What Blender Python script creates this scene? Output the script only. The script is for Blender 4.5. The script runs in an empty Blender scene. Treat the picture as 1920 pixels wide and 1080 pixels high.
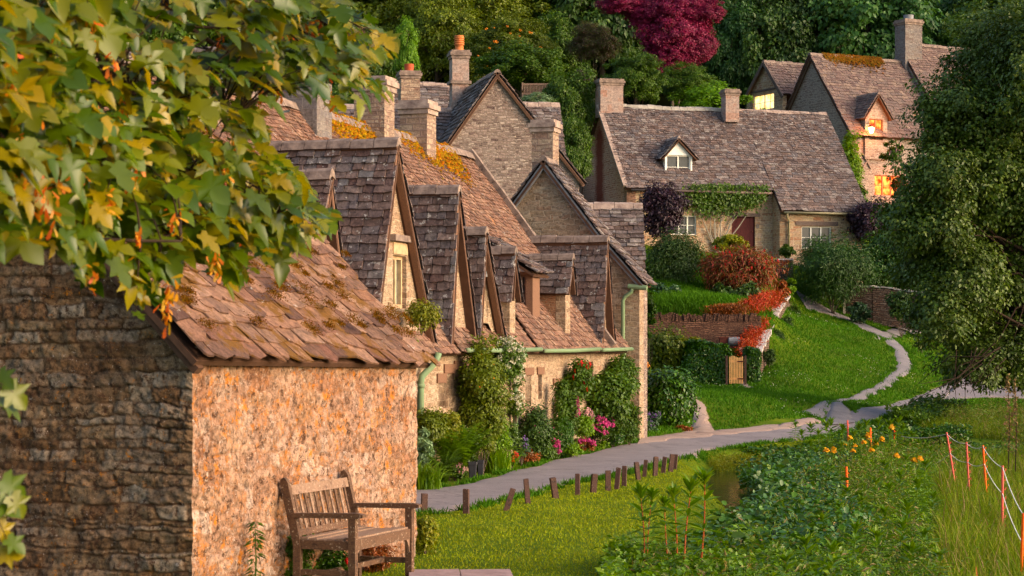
import bpy, math, random
import numpy as np
from mathutils import Vector, geometry
random.seed(11)
rng = np.random.default_rng(11)
FP, H, HZ = 4000.0, 2.2, 650.0          # focal length in photo pixels, eye height, horizon row
scene = bpy.context.scene
COL = scene.collection
R = random.uniform

# ------------------------------------------------------------------ helpers
def P(px, py, Y):
    return np.array([(px-960)/FP*Y, Y, H+(HZ-py)/FP*Y])

def nrm(v):
    v = np.asarray(v, float)
    return v/np.linalg.norm(v)

def tag(o, label=None, cat=None, group=None, kind=None):
    if label: o['label'] = label
    if cat: o['category'] = cat
    if group: o['group'] = group
    if kind: o['kind'] = kind
    return o

def thing(name, label, cat, loc=(0, 0, 0), group=None):
    o = bpy.data.objects.new(name, None)
    o.empty_display_size = 0.2
    COL.objects.link(o)
    o.location = Vector([float(c) for c in loc])
    return tag(o, label, cat, group)

def link(name, me, parent=None, mats=()):
    for m in mats: me.materials.append(m)
    o = bpy.data.objects.new(name, me)
    COL.objects.link(o)
    if parent is not None:
        o.parent = parent
        base = parent
        off = Vector((0, 0, 0))
        while base is not None:
            off += base.location
            base = base.parent
        o.location = -off               # meshes are written in world coordinates
    return o

class MB:
    def __init__(s):
        s.v = []; s.f = []; s.m = []; s.uv = []
    def add(s, verts, faces, mat=0, uvs=None):
        b = len(s.v)
        s.v += [tuple(map(float, q)) for q in verts]
        for f in faces:
            s.f.append([i+b for i in f]); s.m.append(mat)
            s.uv.append([uvs[i] for i in f] if uvs is not None else [(0.0, 0.0)]*len(f))
    def box(s, c, X, Y, Z, mat=0, uv=False, bev=0.0):
        """oriented box: centre, three half-axis vectors"""
        c, X, Y, Z = [np.asarray(q, float) for q in (c, X, Y, Z)]
        vs = [c+sx*X+sy*Y+sz*Z for sx in (-1, 1) for sy in (-1, 1) for sz in (-1, 1)]
        fs = [(0, 1, 3, 2), (4, 6, 7, 5), (0, 4, 5, 1), (2, 3, 7, 6), (0, 2, 6, 4), (1, 5, 7, 3)]
        if uv:
            lx, ly, lz = [np.linalg.norm(q) for q in (X, Y, Z)]
            o1, o2 = R(0, 9), R(0, 9)
            for k, f in enumerate(fs):
                uvs = {}
                for i in f:
                    sx, sy, sz = (i >> 2 & 1)*2-1, (i >> 1 & 1)*2-1, (i & 1)*2-1
                    a = [(sy*ly, sz*lz), (sy*ly, sz*lz), (sx*lx, sz*lz), (sx*lx, sz*lz), (sx*lx, sy*ly), (sx*lx, sy*ly)][k]
                    uvs[i] = (a[0]+o1+k//2*3.3, a[1]+o2)
                b = len(s.v)
                s.v += [tuple(vs[i]) for i in f]
                s.f.append([b, b+1, b+2, b+3]); s.m.append(mat); s.uv.append([uvs[i] for i in f])
        else:
            s.add(vs, fs, mat)
    def tube(s, pts, rad, n=6, mat=0, cap=True):
        pts = [np.asarray(p, float) for p in pts]
        if not hasattr(rad, '__len__'): rad = [rad]*len(pts)
        b = len(s.v); up = np.array([0, 0, 1.0])
        d0 = nrm(pts[1]-pts[0])
        a = np.cross(d0, up)
        if np.linalg.norm(a) < .1: a = np.cross(d0, [1, 0, 0])
        a = nrm(a)
        for i, p in enumerate(pts):
            d = nrm(pts[min(i+1, len(pts)-1)]-pts[max(i-1, 0)])
            a = nrm(a-d*np.dot(a, d)); c = np.cross(d, a)
            for k in range(n):
                t = 2*math.pi*k/n
                s.v.append(tuple(p+(a*math.cos(t)+c*math.sin(t))*rad[i]))
        for i in range(len(pts)-1):
            for k in range(n):
                k2 = (k+1) % n
                s.f.append([b+i*n+k, b+i*n+k2, b+(i+1)*n+k2, b+(i+1)*n+k]); s.m.append(mat); s.uv.append([(0, 0)]*4)
        if cap:
            s.f.append([b+k for k in range(n)][::-1]); s.m.append(mat); s.uv.append([(0, 0)]*n)
            e = b+(len(pts)-1)*n
            s.f.append([e+k for k in range(n)]); s.m.append(mat); s.uv.append([(0, 0)]*n)
    def lathe(s, c, prof, n=14, mat=0):
        """prof: list of (radius, z) from c"""
        b = len(s.v); c = np.asarray(c, float)
        for r, z in prof:
            for k in range(n):
                t = 2*math.pi*k/n
                s.v.append((c[0]+r*math.cos(t), c[1]+r*math.sin(t), c[2]+z))
        for i in range(len(prof)-1):
            for k in range(n):
                k2 = (k+1) % n
                s.f.append([b+i*n+k, b+i*n+k2, b+(i+1)*n+k2, b+(i+1)*n+k]); s.m.append(mat); s.uv.append([(0, 0)]*4)
    def build(s, name, mats, parent=None, smooth=False):
        me = bpy.data.meshes.new(name)
        me.from_pydata(s.v, [], s.f)
        uvl = me.uv_layers.new(name='UVMap')
        flat = [c for f in s.uv for q in f for c in q]
        uvl.data.foreach_set('uv', flat)
        me.polygons.foreach_set('material_index', s.m)
        if smooth: me.polygons.foreach_set('use_smooth', [True]*len(s.f))
        me.update()
        if not isinstance(mats, (list, tuple)): mats = [mats]
        return link(name, me, parent, mats)

def npmesh(V, T, smooth=False):
    """fast mesh from (n,3) vertices and (m,k) faces"""
    me = bpy.data.meshes.new('m')
    k = T.shape[1]
    me.vertices.add(len(V)); me.vertices.foreach_set('co', np.ascontiguousarray(V, dtype=np.float32).ravel())
    me.loops.add(T.size); me.loops.foreach_set('vertex_index', np.ascontiguousarray(T, dtype=np.int32).ravel())
    me.polygons.add(len(T))
    me.polygons.foreach_set('loop_start', np.arange(0, T.size, k, dtype=np.int32))
    me.polygons.foreach_set('loop_total', np.full(len(T), k, dtype=np.int32))
    if smooth: me.polygons.foreach_set('use_smooth', np.ones(len(T), dtype=bool))
    me.update(calc_edges=True)
    return me

def unit(a):
    return a/np.maximum(np.linalg.norm(a, axis=-1, keepdims=True), 1e-9)

def basis(nv, tv=None):
    """rotation matrices whose z column is nv and x column near tv"""
    nv = unit(nv)
    if tv is None: tv = rng.normal(size=nv.shape)
    x = unit(tv-nv*np.sum(tv*nv, axis=1, keepdims=True))
    y = np.cross(nv, x)
    return np.stack([x, y, nv], axis=2)

def scatter(tv, tf, loc, M, scale):
    tv = np.asarray(tv, float); tf = np.asarray(tf)
    scale = np.asarray(scale, float)
    if scale.ndim == 1: scale = scale[:, None, None]
    V = np.einsum('nij,nkj->nki', M, tv[None]*scale)+loc[:, None, :]
    k = len(tv)
    T = tf[None]+np.arange(len(loc))[:, None, None]*k
    return V.reshape(-1, 3), T.reshape(-1, tf.shape[1])

LEAF_V = [(0, 0, 0), (.45, .3, .09), (1, 0, -.05), (.45, -.3, .09)]
LEAF_F = [(0, 2, 1), (0, 3, 2)]
LANCE_V = [(0, 0, 0), (.4, .12, .06), (1, 0, -.12), (.4, -.12, .06)]
ROUND_V = [(0, 0, 0), (.25, .33, .05), (.75, .36, .05), (1, 0, -.06), (.75, -.36, .05), (.25, -.33, .05)]
ROUND_F = [(0, 3, 1), (1, 3, 2), (0, 5, 3), (3, 5, 4)]
BLADE_V = [(-.5, 0, 0), (.5, 0, 0), (-.4, .12, .45), (.4, .12, .45), (0, .42, 1)]
BLADE_F = [(0, 1, 3), (0, 3, 2), (2, 3, 4)]

# value noise in numpy ------------------------------------------------------
_ng = rng.random((256, 256))
def vnoise(x, y):
    xi = np.floor(x).astype(int); yi = np.floor(y).astype(int)
    fx = x-xi; fy = y-yi
    fx = fx*fx*(3-2*fx); fy = fy*fy*(3-2*fy)
    g = lambda a, b: _ng[a % 256, b % 256]
    return (g(xi, yi)*(1-fx)+g(xi+1, yi)*fx)*(1-fy)+(g(xi, yi+1)*(1-fx)+g(xi+1, yi+1)*fx)*fy
def fbm(x, y, o=4):
    s = 0; a = .5
    for i in range(o):
        s = s+a*vnoise(x*2**i+i*17.3, y*2**i+i*9.1); a *= .5
    return s

# ------------------------------------------------------------------ node materials
def newmat(name):
    m = bpy.data.materials.new(name); m.use_nodes = True
    nt = m.node_tree; nt.nodes.clear()
    return m, nt
class NT:
    def __init__(s, nt): s.nt = nt
    def n(s, typ, **kw):
        nd = s.nt.nodes.new(typ)
        for k, v in kw.items():
            if k.startswith('_'): setattr(nd, k[1:], v)
            else:
                key = k.replace('__', ' ')
                nd.inputs[key].default_value = v
        return nd
    def l(s, a, b): s.nt.links.new(a, b)
    def noise(s, vec, scale, detail=4, rough=.6):
        n = s.n('ShaderNodeTexNoise'); n.inputs['Scale'].default_value = scale
        n.inputs['Detail'].default_value = detail; n.inputs['Roughness'].default_value = rough
        if vec is not None: s.l(vec, n.inputs['Vector'])
        return n
    def ramp(s, fac, stops, interp='LINEAR'):
        n = s.n('ShaderNodeValToRGB'); n.color_ramp.interpolation = interp
        cr = n.color_ramp
        while len(cr.elements) < len(stops): cr.elements.new(.5)
        for e, (p, c) in zip(cr.elements, stops):
            e.position = p; e.color = tuple(c)+(1,) if len(c) == 3 else c
        s.l(fac, n.inputs['Fac'])
        return n
    def mix(s, fac, a, b, mode='MIX'):
        n = s.n('ShaderNodeMix', _data_type='RGBA', _blend_type=mode)
        for sock, v in ((n.inputs[0], fac), (n.inputs[6], a), (n.inputs[7], b)):
            if hasattr(v, 'links') or isinstance(v, bpy.types.NodeSocket): s.l(v, sock)
            elif isinstance(v, (int, float)): sock.default_value = v if sock == n.inputs[0] else (v, v, v, 1)
            else: sock.default_value = tuple(v)+(1,) if len(v) == 3 else v
        return n.outputs[2]
    def math(s, op, a, b=0.0):
        n = s.n('ShaderNodeMath', _operation=op)
        for i, v in enumerate((a, b)):
            if isinstance(v, bpy.types.NodeSocket): s.l(v, n.inputs[i])
            else: n.inputs[i].default_value = v
        return n.outputs[0]
    def out(s, shader):
        o = s.n('ShaderNodeOutputMaterial'); s.l(shader, o.inputs['Surface'])
G3 = lambda g: (g, g, g)

def mat_plain(name, col, rough=.7, metal=0.0, vary=.25, scale=8.0, bump=.15, col2=None):
    m, nt = newmat(name); t = NT(nt)
    co = t.n('ShaderNodeTexCoord').outputs['Object']
    n = t.noise(co, scale, 6, .65)
    c2 = col2 or tuple(c*(1-vary*1.6) for c in col)
    rp = t.ramp(n.outputs['Fac'], [(.3, c2), (.65, col)])
    b = t.n('ShaderNodeBsdfPrincipled', Roughness=rough, Metallic=metal)
    b.inputs['Specular IOR Level'].default_value = .2 if rough > .3 else .5
    t.l(rp.outputs['Color'], b.inputs['Base Color'])
    if bump:
        bp = t.n('ShaderNodeBump', Strength=bump, Distance=.02); n2 = t.noise(co, scale*4, 5)
        t.l(n2.outputs['Fac'], bp.inputs['Height']); t.l(bp.outputs['Normal'], b.inputs['Normal'])
    t.out(b.outputs['BSDF'])
    return m

def mat_wood(name, col, dark, lichen=0.0, grain=(2, 2, 30)):
    m, nt = newmat(name); t = NT(nt)
    co = t.n('ShaderNodeTexCoord').outputs['Object']
    mp = t.n('ShaderNodeMapping'); mp.inputs['Scale'].default_value = (grain[0]*6, grain[1]*6, grain[2]*.1*6)
    t.l(co, mp.inputs['Vector'])
    n = t.noise(mp.outputs['Vector'], 4, 6, .7)
    rp = t.ramp(n.outputs['Fac'], [(.3, dark), (.62, col)])
    c = rp.outputs['Color']
    if lichen:
        l = t.noise(co, 38, 4, .6)
        lr = t.ramp(l.outputs['Fac'], [(.66-lichen*.1, G3(0)), (.7-lichen*.1, G3(1))])
        c = t.mix(lr.outputs['Color'], c, (.3, .24, .19))
        l2 = t.noise(co, 9, 4, .6)
        lr = t.ramp(l2.outputs['Fac'], [(.6, G3(0)), (.7, G3(1))])
        c = t.mix(lr.outputs['Color'], c, tuple(x*.6 for x in dark))
    b = t.n('ShaderNodeBsdfPrincipled', Roughness=.8)
    t.l(c, b.inputs['Base Color'])
    bp = t.n('ShaderNodeBump', Strength=.4, Distance=.01)
    t.l(n.outputs['Fac'], bp.inputs['Height']); t.l(bp.outputs['Normal'], b.inputs['Normal'])
    t.out(b.outputs['BSDF'])
    return m

def mat_leaf(name, cols, rough=.5, trans=.35, spec=.4, obj=False):
    m, nt = newmat(name); t = NT(nt)
    g = t.n('ShaderNodeNewGeometry')
    k = len(cols)
    rp = t.ramp(g.outputs['Random Per Island'], [(i/max(k-1, 1), c) for i, c in enumerate(cols)])
    co = t.n('ShaderNodeTexCoord').outputs['Object']
    n = t.noise(co, .55 if not obj else .7, 5)
    v = t.ramp(n.outputs['Fac'], [(.32, G3(.6)), (.66, G3(1.3))])
    c = t.mix(1.0, rp.outputs['Color'], v.outputs['Color'], 'MULTIPLY')
    b = t.n('ShaderNodeBsdfPrincipled', Roughness=rough)
    b.inputs['Specular IOR Level'].default_value = spec
    t.l(c, b.inputs['Base Color'])
    tr = t.n('ShaderNodeBsdfTranslucent')
    t.l(t.mix(1.0, c, (1.25, 1.15, .5), 'MULTIPLY'), tr.inputs['Color'])
    mx = t.n('ShaderNodeMixShader', Fac=trans)
    t.l(b.outputs['BSDF'], mx.inputs[1]); t.l(tr.outputs['BSDF'], mx.inputs[2])
    t.out(mx.outputs['Shader'])
    return m

def mat_stone(name, cols, mortar, bw=.3, rh=.11, lichen=.3, warp=.05, stain=None, gap=.012, orange=0.0, bump=.8):
    """coursed rubble on a UV laid out in metres"""
    m, nt = newmat(name); t = NT(nt)
    uv = t.n('ShaderNodeTexCoord').outputs['UV']
    co = t.n('ShaderNodeTexCoord').outputs['Object']
    def warped(v, sc, am):
        w = t.noise(v, sc, 3)
        s = t.n('ShaderNodeVectorMath', _operation='SUBTRACT'); t.l(w.outputs['Color'], s.inputs[0]); s.inputs[1].default_value = (.5, .5, .5)
        q = t.n('ShaderNodeVectorMath', _operation='SCALE'); t.l(s.outputs[0], q.inputs[0]); q.inputs['Scale'].default_value = am
        a = t.n('ShaderNodeVectorMath', _operation='ADD'); t.l(v, a.inputs[0]); t.l(q.outputs[0], a.inputs[1])
        return a.outputs[0]
    wv = warped(warped(uv, 1.3, warp*3), 7, warp)
    def brick(w, h, off, gp):
        b = t.n('ShaderNodeTexBrick', _offset=off, _squash=1.35, _squash_frequency=3)
        t.l(wv, b.inputs['Vector'])
        b.inputs['Color1'].default_value = (0, 0, 0, 1); b.inputs['Color2'].default_value = (1, 1, 1, 1)
        b.inputs['Mortar'].default_value = (.5, .5, .5, 1); b.inputs['Scale'].default_value = 1
        b.inputs['Mortar Size'].default_value = gp; b.inputs['Mortar Smooth'].default_value = .5
        b.inputs['Brick Width'].default_value = w; b.inputs['Row Height'].default_value = h
        return b
    b1 = brick(bw, rh, .5, gap); b2 = brick(bw*.63, rh*.6, .37, gap*.8)
    msk = t.ramp(t.noise(uv, 2.2, 2).outputs['Fac'], [(.49, G3(0)), (.51, G3(1))]).outputs['Color']
    tone = t.mix(msk, b1.outputs['Color'], b2.outputs['Color'])
    mor = t.mix(msk, b1.outputs['Fac'], b2.outputs['Fac'])
    k = len(cols)
    base = t.ramp(tone, [(i/(k-1), c) for i, c in enumerate(cols)]).outputs['Color']
    n1 = t.noise(uv, 11, 8, .8)
    base = t.mix(.9, base, t.ramp(n1.outputs['Fac'], [(.36, G3(.25)), (.62, G3(1.45))]).outputs['Color'], 'MULTIPLY')
    n3 = t.noise(uv, 1.1, 4)
    base = t.mix(.6, base, t.ramp(n3.outputs['Fac'], [(.3, (.72, .62, .6)), (.7, (1.15, 1.1, 1.0))]).outputs['Color'], 'MULTIPLY')
    c = t.mix(mor, base, mortar)
    if lichen:
        l = t.noise(uv, 26, 5, .7)
        c = t.mix(t.ramp(l.outputs['Fac'], [(.7-lichen*.12, G3(0)), (.73-lichen*.12, G3(.9))]).outputs['Color'], c, (.55, .5, .45))
        l = t.noise(uv, 19, 5, .7); 
        c = t.mix(t.ramp(l.outputs['Fac'], [(.32, G3(.85)), (.4, G3(0))]).outputs['Color'], c, (.075, .055, .05))
    if orange:
        l = t.noise(co, 11, 6, .75)
        c = t.mix(t.ramp(l.outputs['Fac'], [(.64-orange*.12, G3(0)), (.7-orange*.12, G3(.9))]).outputs['Color'], c, (.6, .24, .05))
    if stain:
        # soot and iron streak: (u0, width, z0, z1, colour)
        sx = t.n('ShaderNodeSeparateXYZ'); t.l(warped(uv, 2.5, .5), sx.inputs[0])
        d = t.math('ABSOLUTE', t.math('SUBTRACT', sx.outputs['X'], stain[0]))
        f = t.math('SUBTRACT', 1.0, t.math('DIVIDE', d, stain[1]))
        hi = t.n('ShaderNodeMapRange'); t.l(sx.outputs['Y'], hi.inputs[0])
        hi.inputs[1].default_value = stain[3]; hi.inputs[2].default_value = stain[3]-.8
        f = t.math('MULTIPLY', t.math('MAXIMUM', f, 0), hi.outputs[0])
        f = t.math('MINIMUM', t.math('MULTIPLY', f, 1.5), .92)
        c = t.mix(f, c, stain[4])
    b = t.n('ShaderNodeBsdfPrincipled', Roughness=.9); b.inputs['Specular IOR Level'].default_value = .2
    t.l(c, b.inputs['Base Color'])
    hgt = t.math('ADD', t.math('MULTIPLY', t.math('SUBTRACT', 1.0, mor), .7), t.math('ADD', t.math('MULTIPLY', n1.outputs['Fac'], .7), t.math('MULTIPLY', tone, .5)))
    bp = t.n('ShaderNodeBump', Strength=bump, Distance=.035)
    t.l(hgt, bp.inputs['Height']); t.l(bp.outputs['Normal'], b.inputs['Normal'])
    t.out(b.outputs['BSDF'])
    return m

def mat_tile(name, cols, lichen=.3, moss=0.0, mosscol=(.23, .12, .02), mscale=1.4):
    m, nt = newmat(name); t = NT(nt)
    g = t.n('ShaderNodeNewGeometry'); co = t.n('ShaderNodeTexCoord').outputs['Object']
    k = len(cols)
    base = t.ramp(g.outputs['Random Per Island'], [(i/(k-1), c) for i, c in enumerate(cols)]).outputs['Color']
    n1 = t.noise(co, 13, 7, .75)
    base = t.mix(.8, base, t.ramp(n1.outputs['Fac'], [(.36, G3(.22)), (.62, G3(1.5))]).outputs['Color'], 'MULTIPLY')
    l = t.noise(co, 9, 5, .7)
    c = t.mix(t.ramp(l.outputs['Fac'], [(.68-lichen*.1, G3(0)), (.71-lichen*.1, G3(.85))]).outputs['Color'], base, (.42, .4, .38))
    if moss:
        l = t.noise(co, mscale, 5, .75)
        mf = t.ramp(l.outputs['Fac'], [(.72-moss*.25, G3(0)), (.78-moss*.25, G3(.95))]).outputs['Color']
        c = t.mix(mf, c, t.mix(n1.outputs['Fac'], tuple(x*.5 for x in mosscol), tuple(x*1.5 for x in mosscol)))
    b = t.n('ShaderNodeBsdfPrincipled', Roughness=.85); b.inputs['Specular IOR Level'].default_value = .25
    t.l(c, b.inputs['Base Color'])
    bp = t.n('ShaderNodeBump', Strength=.9, Distance=.035)
    t.l(n1.outputs['Fac'], bp.inputs['Height']); t.l(bp.outputs['Normal'], b.inputs['Normal'])
    t.out(b.outputs['BSDF'])
    return m

def mat_emit(name, col, s, dark=(.5, .15, .02)):
    m, nt = newmat(name); t = NT(nt)
    co = t.n('ShaderNodeTexCoord').outputs['Object']
    n = t.noise(co, 3.0, 2)
    e = t.n('ShaderNodeEmission', Strength=s)
    t.l(t.ramp(n.outputs['Fac'], [(.35, dark), (.6, col)]).outputs['Color'], e.inputs['Color'])
    t.out(e.outputs['Emission'])
    return m

M = {}
M['tile_grey'] = mat_tile('stone_slates', [(.08, .06, .06), (.18, .135, .125), (.16, .14, .145), (.26, .19, .17), (.12, .08, .07), (.36, .31, .29)], .6, .1)
M['tile_row'] = mat_tile('stone_slates_row', [(.22, .12, .09), (.34, .2, .15), (.15, .09, .07), (.42, .27, .2), (.28, .15, .11)], .4, .3, (.3, .12, .02), 1.1)
M['tile_dormer'] = mat_tile('stone_slates_dormer', [(.1, .07, .065), (.2, .14, .125), (.17, .145, .15), (.29, .22, .2), (.15, .09, .08), (.25, .23, .23)], .75, .05)
M['tile_shed'] = mat_tile('stone_slates_shed', [(.2, .1, .075), (.36, .21, .15), (.13, .07, .055), (.44, .28, .21), (.28, .15, .1)], .3, .75, (.13, .065, .02), 2.6)
M['tile_upper'] = mat_tile('stone_slates_upper', [(.15, .1, .095), (.26, .18, .16), (.2, .15, .14), (.33, .24, .2)], .3, .3, (.28, .14, .02), .8)
M['deck'] = mat_plain('old_timber', (.09, .05, .035), .9)
M['ridge'] = mat_plain('ridge_stone', (.26, .2, .17), .9, col2=(.08, .06, .055), scale=6, bump=.5)
M['ridge_pale'] = mat_plain('ridge_stone_pale', (.38, .3, .26), .9, col2=(.14, .1, .09), scale=5, bump=.5)
CREAM = [(.4, .3, .21), (.52, .4, .29), (.34, .24, .17), (.58, .47, .36), (.42, .28, .2)]
M['stone'] = mat_stone('cotswold_stone', CREAM, (.42, .32, .24), .33, .12, .4, .1)
M['stone_grey'] = mat_stone('grey_rubble', [(.24, .17, .15), (.5, .4, .35), (.17, .12, .11), (.64, .54, .47), (.36, .27, .24)], (.22, .17, .14), .24, .09, .6, .07, gap=.016)
M['stone_k'] = mat_stone('squared_stone', [(.55, .4, .27), (.66, .53, .38), (.46, .27, .18), (.7, .58, .46)], (.5, .42, .32), .42, .17, .15, .03)
M['stone_red'] = mat_stone('reddish_rubble', [(.5, .26, .19), (.6, .36, .27), (.4, .2, .14), (.66, .48, .38)], (.55, .38, .3), .26, .09, .3, .04,
                           stain=(3.6, .75, 5.5, 12.0, (.13, .03, .02)))
M['stone_brick'] = mat_stone('ochre_rubble', [(.4, .2, .13), (.5, .3, .2), (.3, .14, .09)], (.36, .24, .17), .22, .07, .2, .03)
M['stone_chim'] = mat_stone('chimney_stone', [(.4, .29, .22), (.52, .42, .33), (.3, .2, .16), (.57, .48, .38)], (.24, .17, .14), .28, .13, .35, .03, gap=.018)
M['stone_ash'] = mat_stone('chimney_ashlar', [(.4, .32, .29), (.46, .37, .33), (.42, .27, .22)], (.36, .28, .25), .42, .3, .2, .01, gap=.006, bump=.4)
M['stone_chim_g'] = mat_stone('chimney_grey', [(.22, .2, .2), (.3, .27, .25), (.2, .16, .15)], (.25, .22, .2), .4, .2, .3, .02, gap=.008)
M['stone_upper'] = mat_stone('upper_rubble', [(.33, .29, .26), (.46, .4, .35), (.28, .22, .19), (.5, .43, .38)], (.42, .37, .33), .3, .12, .3, .06)
M['dry'] = mat_stone('drystone', [(.28, .19, .15), (.42, .33, .26), (.2, .13, .1), (.36, .22, .16)], (.05, .035, .03), .3, .075, .4, .05, gap=.018, bump=1)
M['dry_red'] = mat_stone('drystone_red', [(.22, .12, .09), (.32, .19, .14), (.15, .08, .06), (.28, .16, .12)], (.05, .03, .025), .26, .06, .2, .05, gap=.014, bump=1)
M['lintel'] = mat_wood('lintel_oak', (.14, .1, .085), (.05, .035, .03), .2, (.6, .6, 14))
M['frame_dark'] = mat_wood('window_oak', (.2, .11, .07), (.08, .04, .03))
M['mullion'] = mat_plain('mullion_stone', (.5, .36, .24), .9, scale=10)
M['white'] = mat_plain('white_paint', (.78, .76, .7), .5, vary=.08, bump=.05)
M['glass'] = mat_plain('dark_glass', (.025, .03, .035), .3, vary=.3, bump=0)
M['leaded'] = mat_plain('leaded_glass', (.16, .21, .2), .25, vary=.35, scale=14, bump=.4)
M['door_red'] = mat_plain('door_paint', (.05, .004, .005), .6, vary=.2, bump=.05)
M['copper'] = mat_plain('green_painted_iron', (.17, .24, .15), .6, vary=.2, scale=10, bump=.1, col2=(.17, .2, .12))
M['pipe_tan'] = mat_plain('tan_painted_pipe', (.3, .26, .17), .5)
M['terra'] = mat_plain('terracotta', (.52, .2, .1), .75, scale=14, bump=.1)
M['terra_red'] = mat_plain('terracotta_red', (.38, .1, .06), .75, scale=14, bump=.1)
M['lead'] = mat_plain('lead', (.22, .22, .23), .55)
M['mortar'] = mat_plain('pale_mortar', (.36, .33, .3), .95, scale=5, col2=(.2, .18, .15), bump=.5)
M['bench'] = mat_wood('weathered_teak', (.12, .065, .038), (.035, .014, .008), .5)
M['bench_light'] = mat_wood('bleached_teak', (.28, .19, .14), (.08, .035, .02), .6, (12, 2, 14))
M['post'] = mat_wood('tarred_post', (.085, .04, .028), (.025, .012, .01), .15)
M['gate'] = mat_plain('larch_pales', (.85, .5, .26), .8, vary=.15)
M['bark'] = mat_wood('bark', (.1, .07, .05), (.03, .02, .015))
M['bark_pale'] = mat_wood('bark_pale', (.3, .27, .22), (.14, .12, .1))
M['twig'] = mat_plain('twig', (.035, .022, .015), .9)
M['plastic'] = mat_plain('black_plastic', (.035, .035, .042), .4, bump=.05)
M['rope'] = mat_plain('white_rope', (.7, .68, .62), .7)
M['stake_pink'] = mat_plain('faded_red_stake', (.62, .14, .12), .5, vary=.1)
M['stake_orange'] = mat_plain('orange_stake', (.8, .16, .03), .5, vary=.1)
M['rust'] = mat_plain('rusty_iron', (.12, .035, .025), .7, col2=(.05, .02, .018))
M['lit'] = mat_emit('lit_window', (1, .72, .3), 1.1, (1, .5, .1))
M['lit_orange'] = mat_emit('lit_window_orange', (1, .3, .05), 1.5, (1, .03, .002))
M['lamp'] = mat_emit('lantern_glow', (1, .45, .12), 30, (1, .4, .1))
M['moss'] = mat_leaf('moss', [(.26, .15, .01), (.33, .1, .01), (.12, .09, .01), (.38, .22, .02), (.16, .07, .02)], .9, .1, .1)
M['moss_dark'] = mat_leaf('moss_dark', [(.12, .05, .012), (.2, .08, .015), (.09, .05, .01), (.16, .1, .02)], .9, .1, .1)
# ------------------------------------------------------------------ terrain
ctl = []
def cp(px, py, Y):
    p = P(px, py, Y); ctl.append((p[0], Y, p[2]))
def cw(x, y, z): ctl.append((x, y, z))
for y in (-20, 0, 12, 24, 34, 44):
    for x in (-40, -22, -10, -4, 1):
        if not (y == 44 and x > -5): cw(x, y, 0)
for a in ((-1.2, 37, .0), (0, 41, .03), (1.9, 46, .1), (3.2, 48.3, .12), (3.6, 51, .2), (2, 43, .0), (3.4, 43.5, .0), (4.4, 45.6, .0), (6.2, 49.6, .0), (7.6, 51.8, 0), (9.8, 58.5, .05), (6, 53, .08), (8.2, 56.5, .1), (4, 50, .08)): cw(*a)
for x, y in ((-6, 50), (-8, 52), (-20, 54), (3, 40), (2.8, 33), (1.6, 26), (-1, 33), (-3, 31)):
    cw(x, y, 0)
for x, y, z in ((6, 20, -.3), (8, 30, -.35), (8, 38, -.35), (9, 43, -.3), (12, 24, -.4), (13, 38, -.3), (14, 50, -.2), (20, 30, -.4), (30, 30, 0), (30, 0, 0), (12, 0, -.4), (50, 20, 1), (4.6, 10, -.4),
                (12.5, 60, .0), (17, 62, .3), (25, 60, .6), (22, 50, .1)):
    cw(x, y, z)
# lawn bank and path
for a in ((1310, 745, 56), (1380, 727, 66.5), (1450, 745, 59), (1530, 748, 61), (1560, 760, 61), (1320, 728, 65), (1400, 806, 53), (1310, 800, 54), (1500, 790, 59),
          (1590, 750, 67), (1640, 733, 70), (1690, 700, 74), (1703, 670, 77), (1670, 640, 80), (1620, 610, 83.5), (1560, 585, 87), (1500, 563, 91),
          (1500, 700, 68), (1440, 700, 69.5), (1600, 660, 76), (1520, 640, 77), (1560, 610, 81.5), (1500, 600, 83), (1441, 684, 70), (1466, 642, 74), (1481, 606, 78.5), (1491, 584, 82),
          (1760, 720, 74), (1880, 715, 77), (1740, 745, 71), (1800, 690, 82), (1740, 640, 84), (1700, 610, 88), (1900, 650, 92), (1650, 585, 90),
          (1412, 706, 68.5)):
    cp(*a)
# terraces in front of the hillside cottage
for a in ((1240, 712, 67), (1310, 712, 69), (1380, 712, 70), (1240, 694, 71.5), (1390, 696, 71.5), (1300, 694, 71.5), (1240, 585, 73.3), (1300, 582, 73.3), (1400, 580, 73.3), (1440, 575, 75), (1300, 560, 77), (1400, 520, 83),
          (1260, 520, 83), (1260, 475, 87), (1450, 474, 87), (1360, 474, 87), (1560, 470, 87.6), (1470, 510, 86), (1700, 470, 91), (1600, 520, 89)):
    cp(*a)
# ground behind the row and the wooded hillside
for x, y, z in ((-20, 70, 3), (-8, 62, 1.0), (-30, 60, 1.5), (-4, 75, 3.4), (0, 78, 4.2), (-12, 80, 5.5), (4, 96, 6.6), (10, 96, 7), (-4, 95, 11), (1, 95, 11.5), (-15, 95, 12), (-35, 90, 12),
                (-45, 110, 20), (-20, 110, 15.5), (0, 110, 13.5), (12, 108, 11), (18, 103, 9), (30, 104, 9.5), (45, 100, 10), (60, 80, 6), (0, 130, 21), (-30, 130, 22), (30, 125, 17), (60, 120, 20),
                (-60, 160, 45), (0, 160, 44), (60, 160, 40), (-140, 100, 30), (140, 100, 25), (-140, 0, 5), (140, 0, 5), (-120, 220, 65), (0, 230, 66), (120, 220, 60), (100, -25, 2), (-100, -25, 2)):
    cw(x, y, z)
ctl = np.array(ctl)
def _fit():
    xy = ctl[:, :2]*np.array([1.0, .8]); n = len(xy)
    D = np.linalg.norm(xy[:, None]-xy[None], axis=2)
    A = np.zeros((n+1, n+1)); A[:n, :n] = D; A[:n, n] = 1; A[n, :n] = 1
    A[:n, :n] -= np.eye(n)*.06
    b = np.zeros(n+1); b[:n] = ctl[:, 2]
    return np.linalg.solve(A, b)
_w = _fit()
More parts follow.
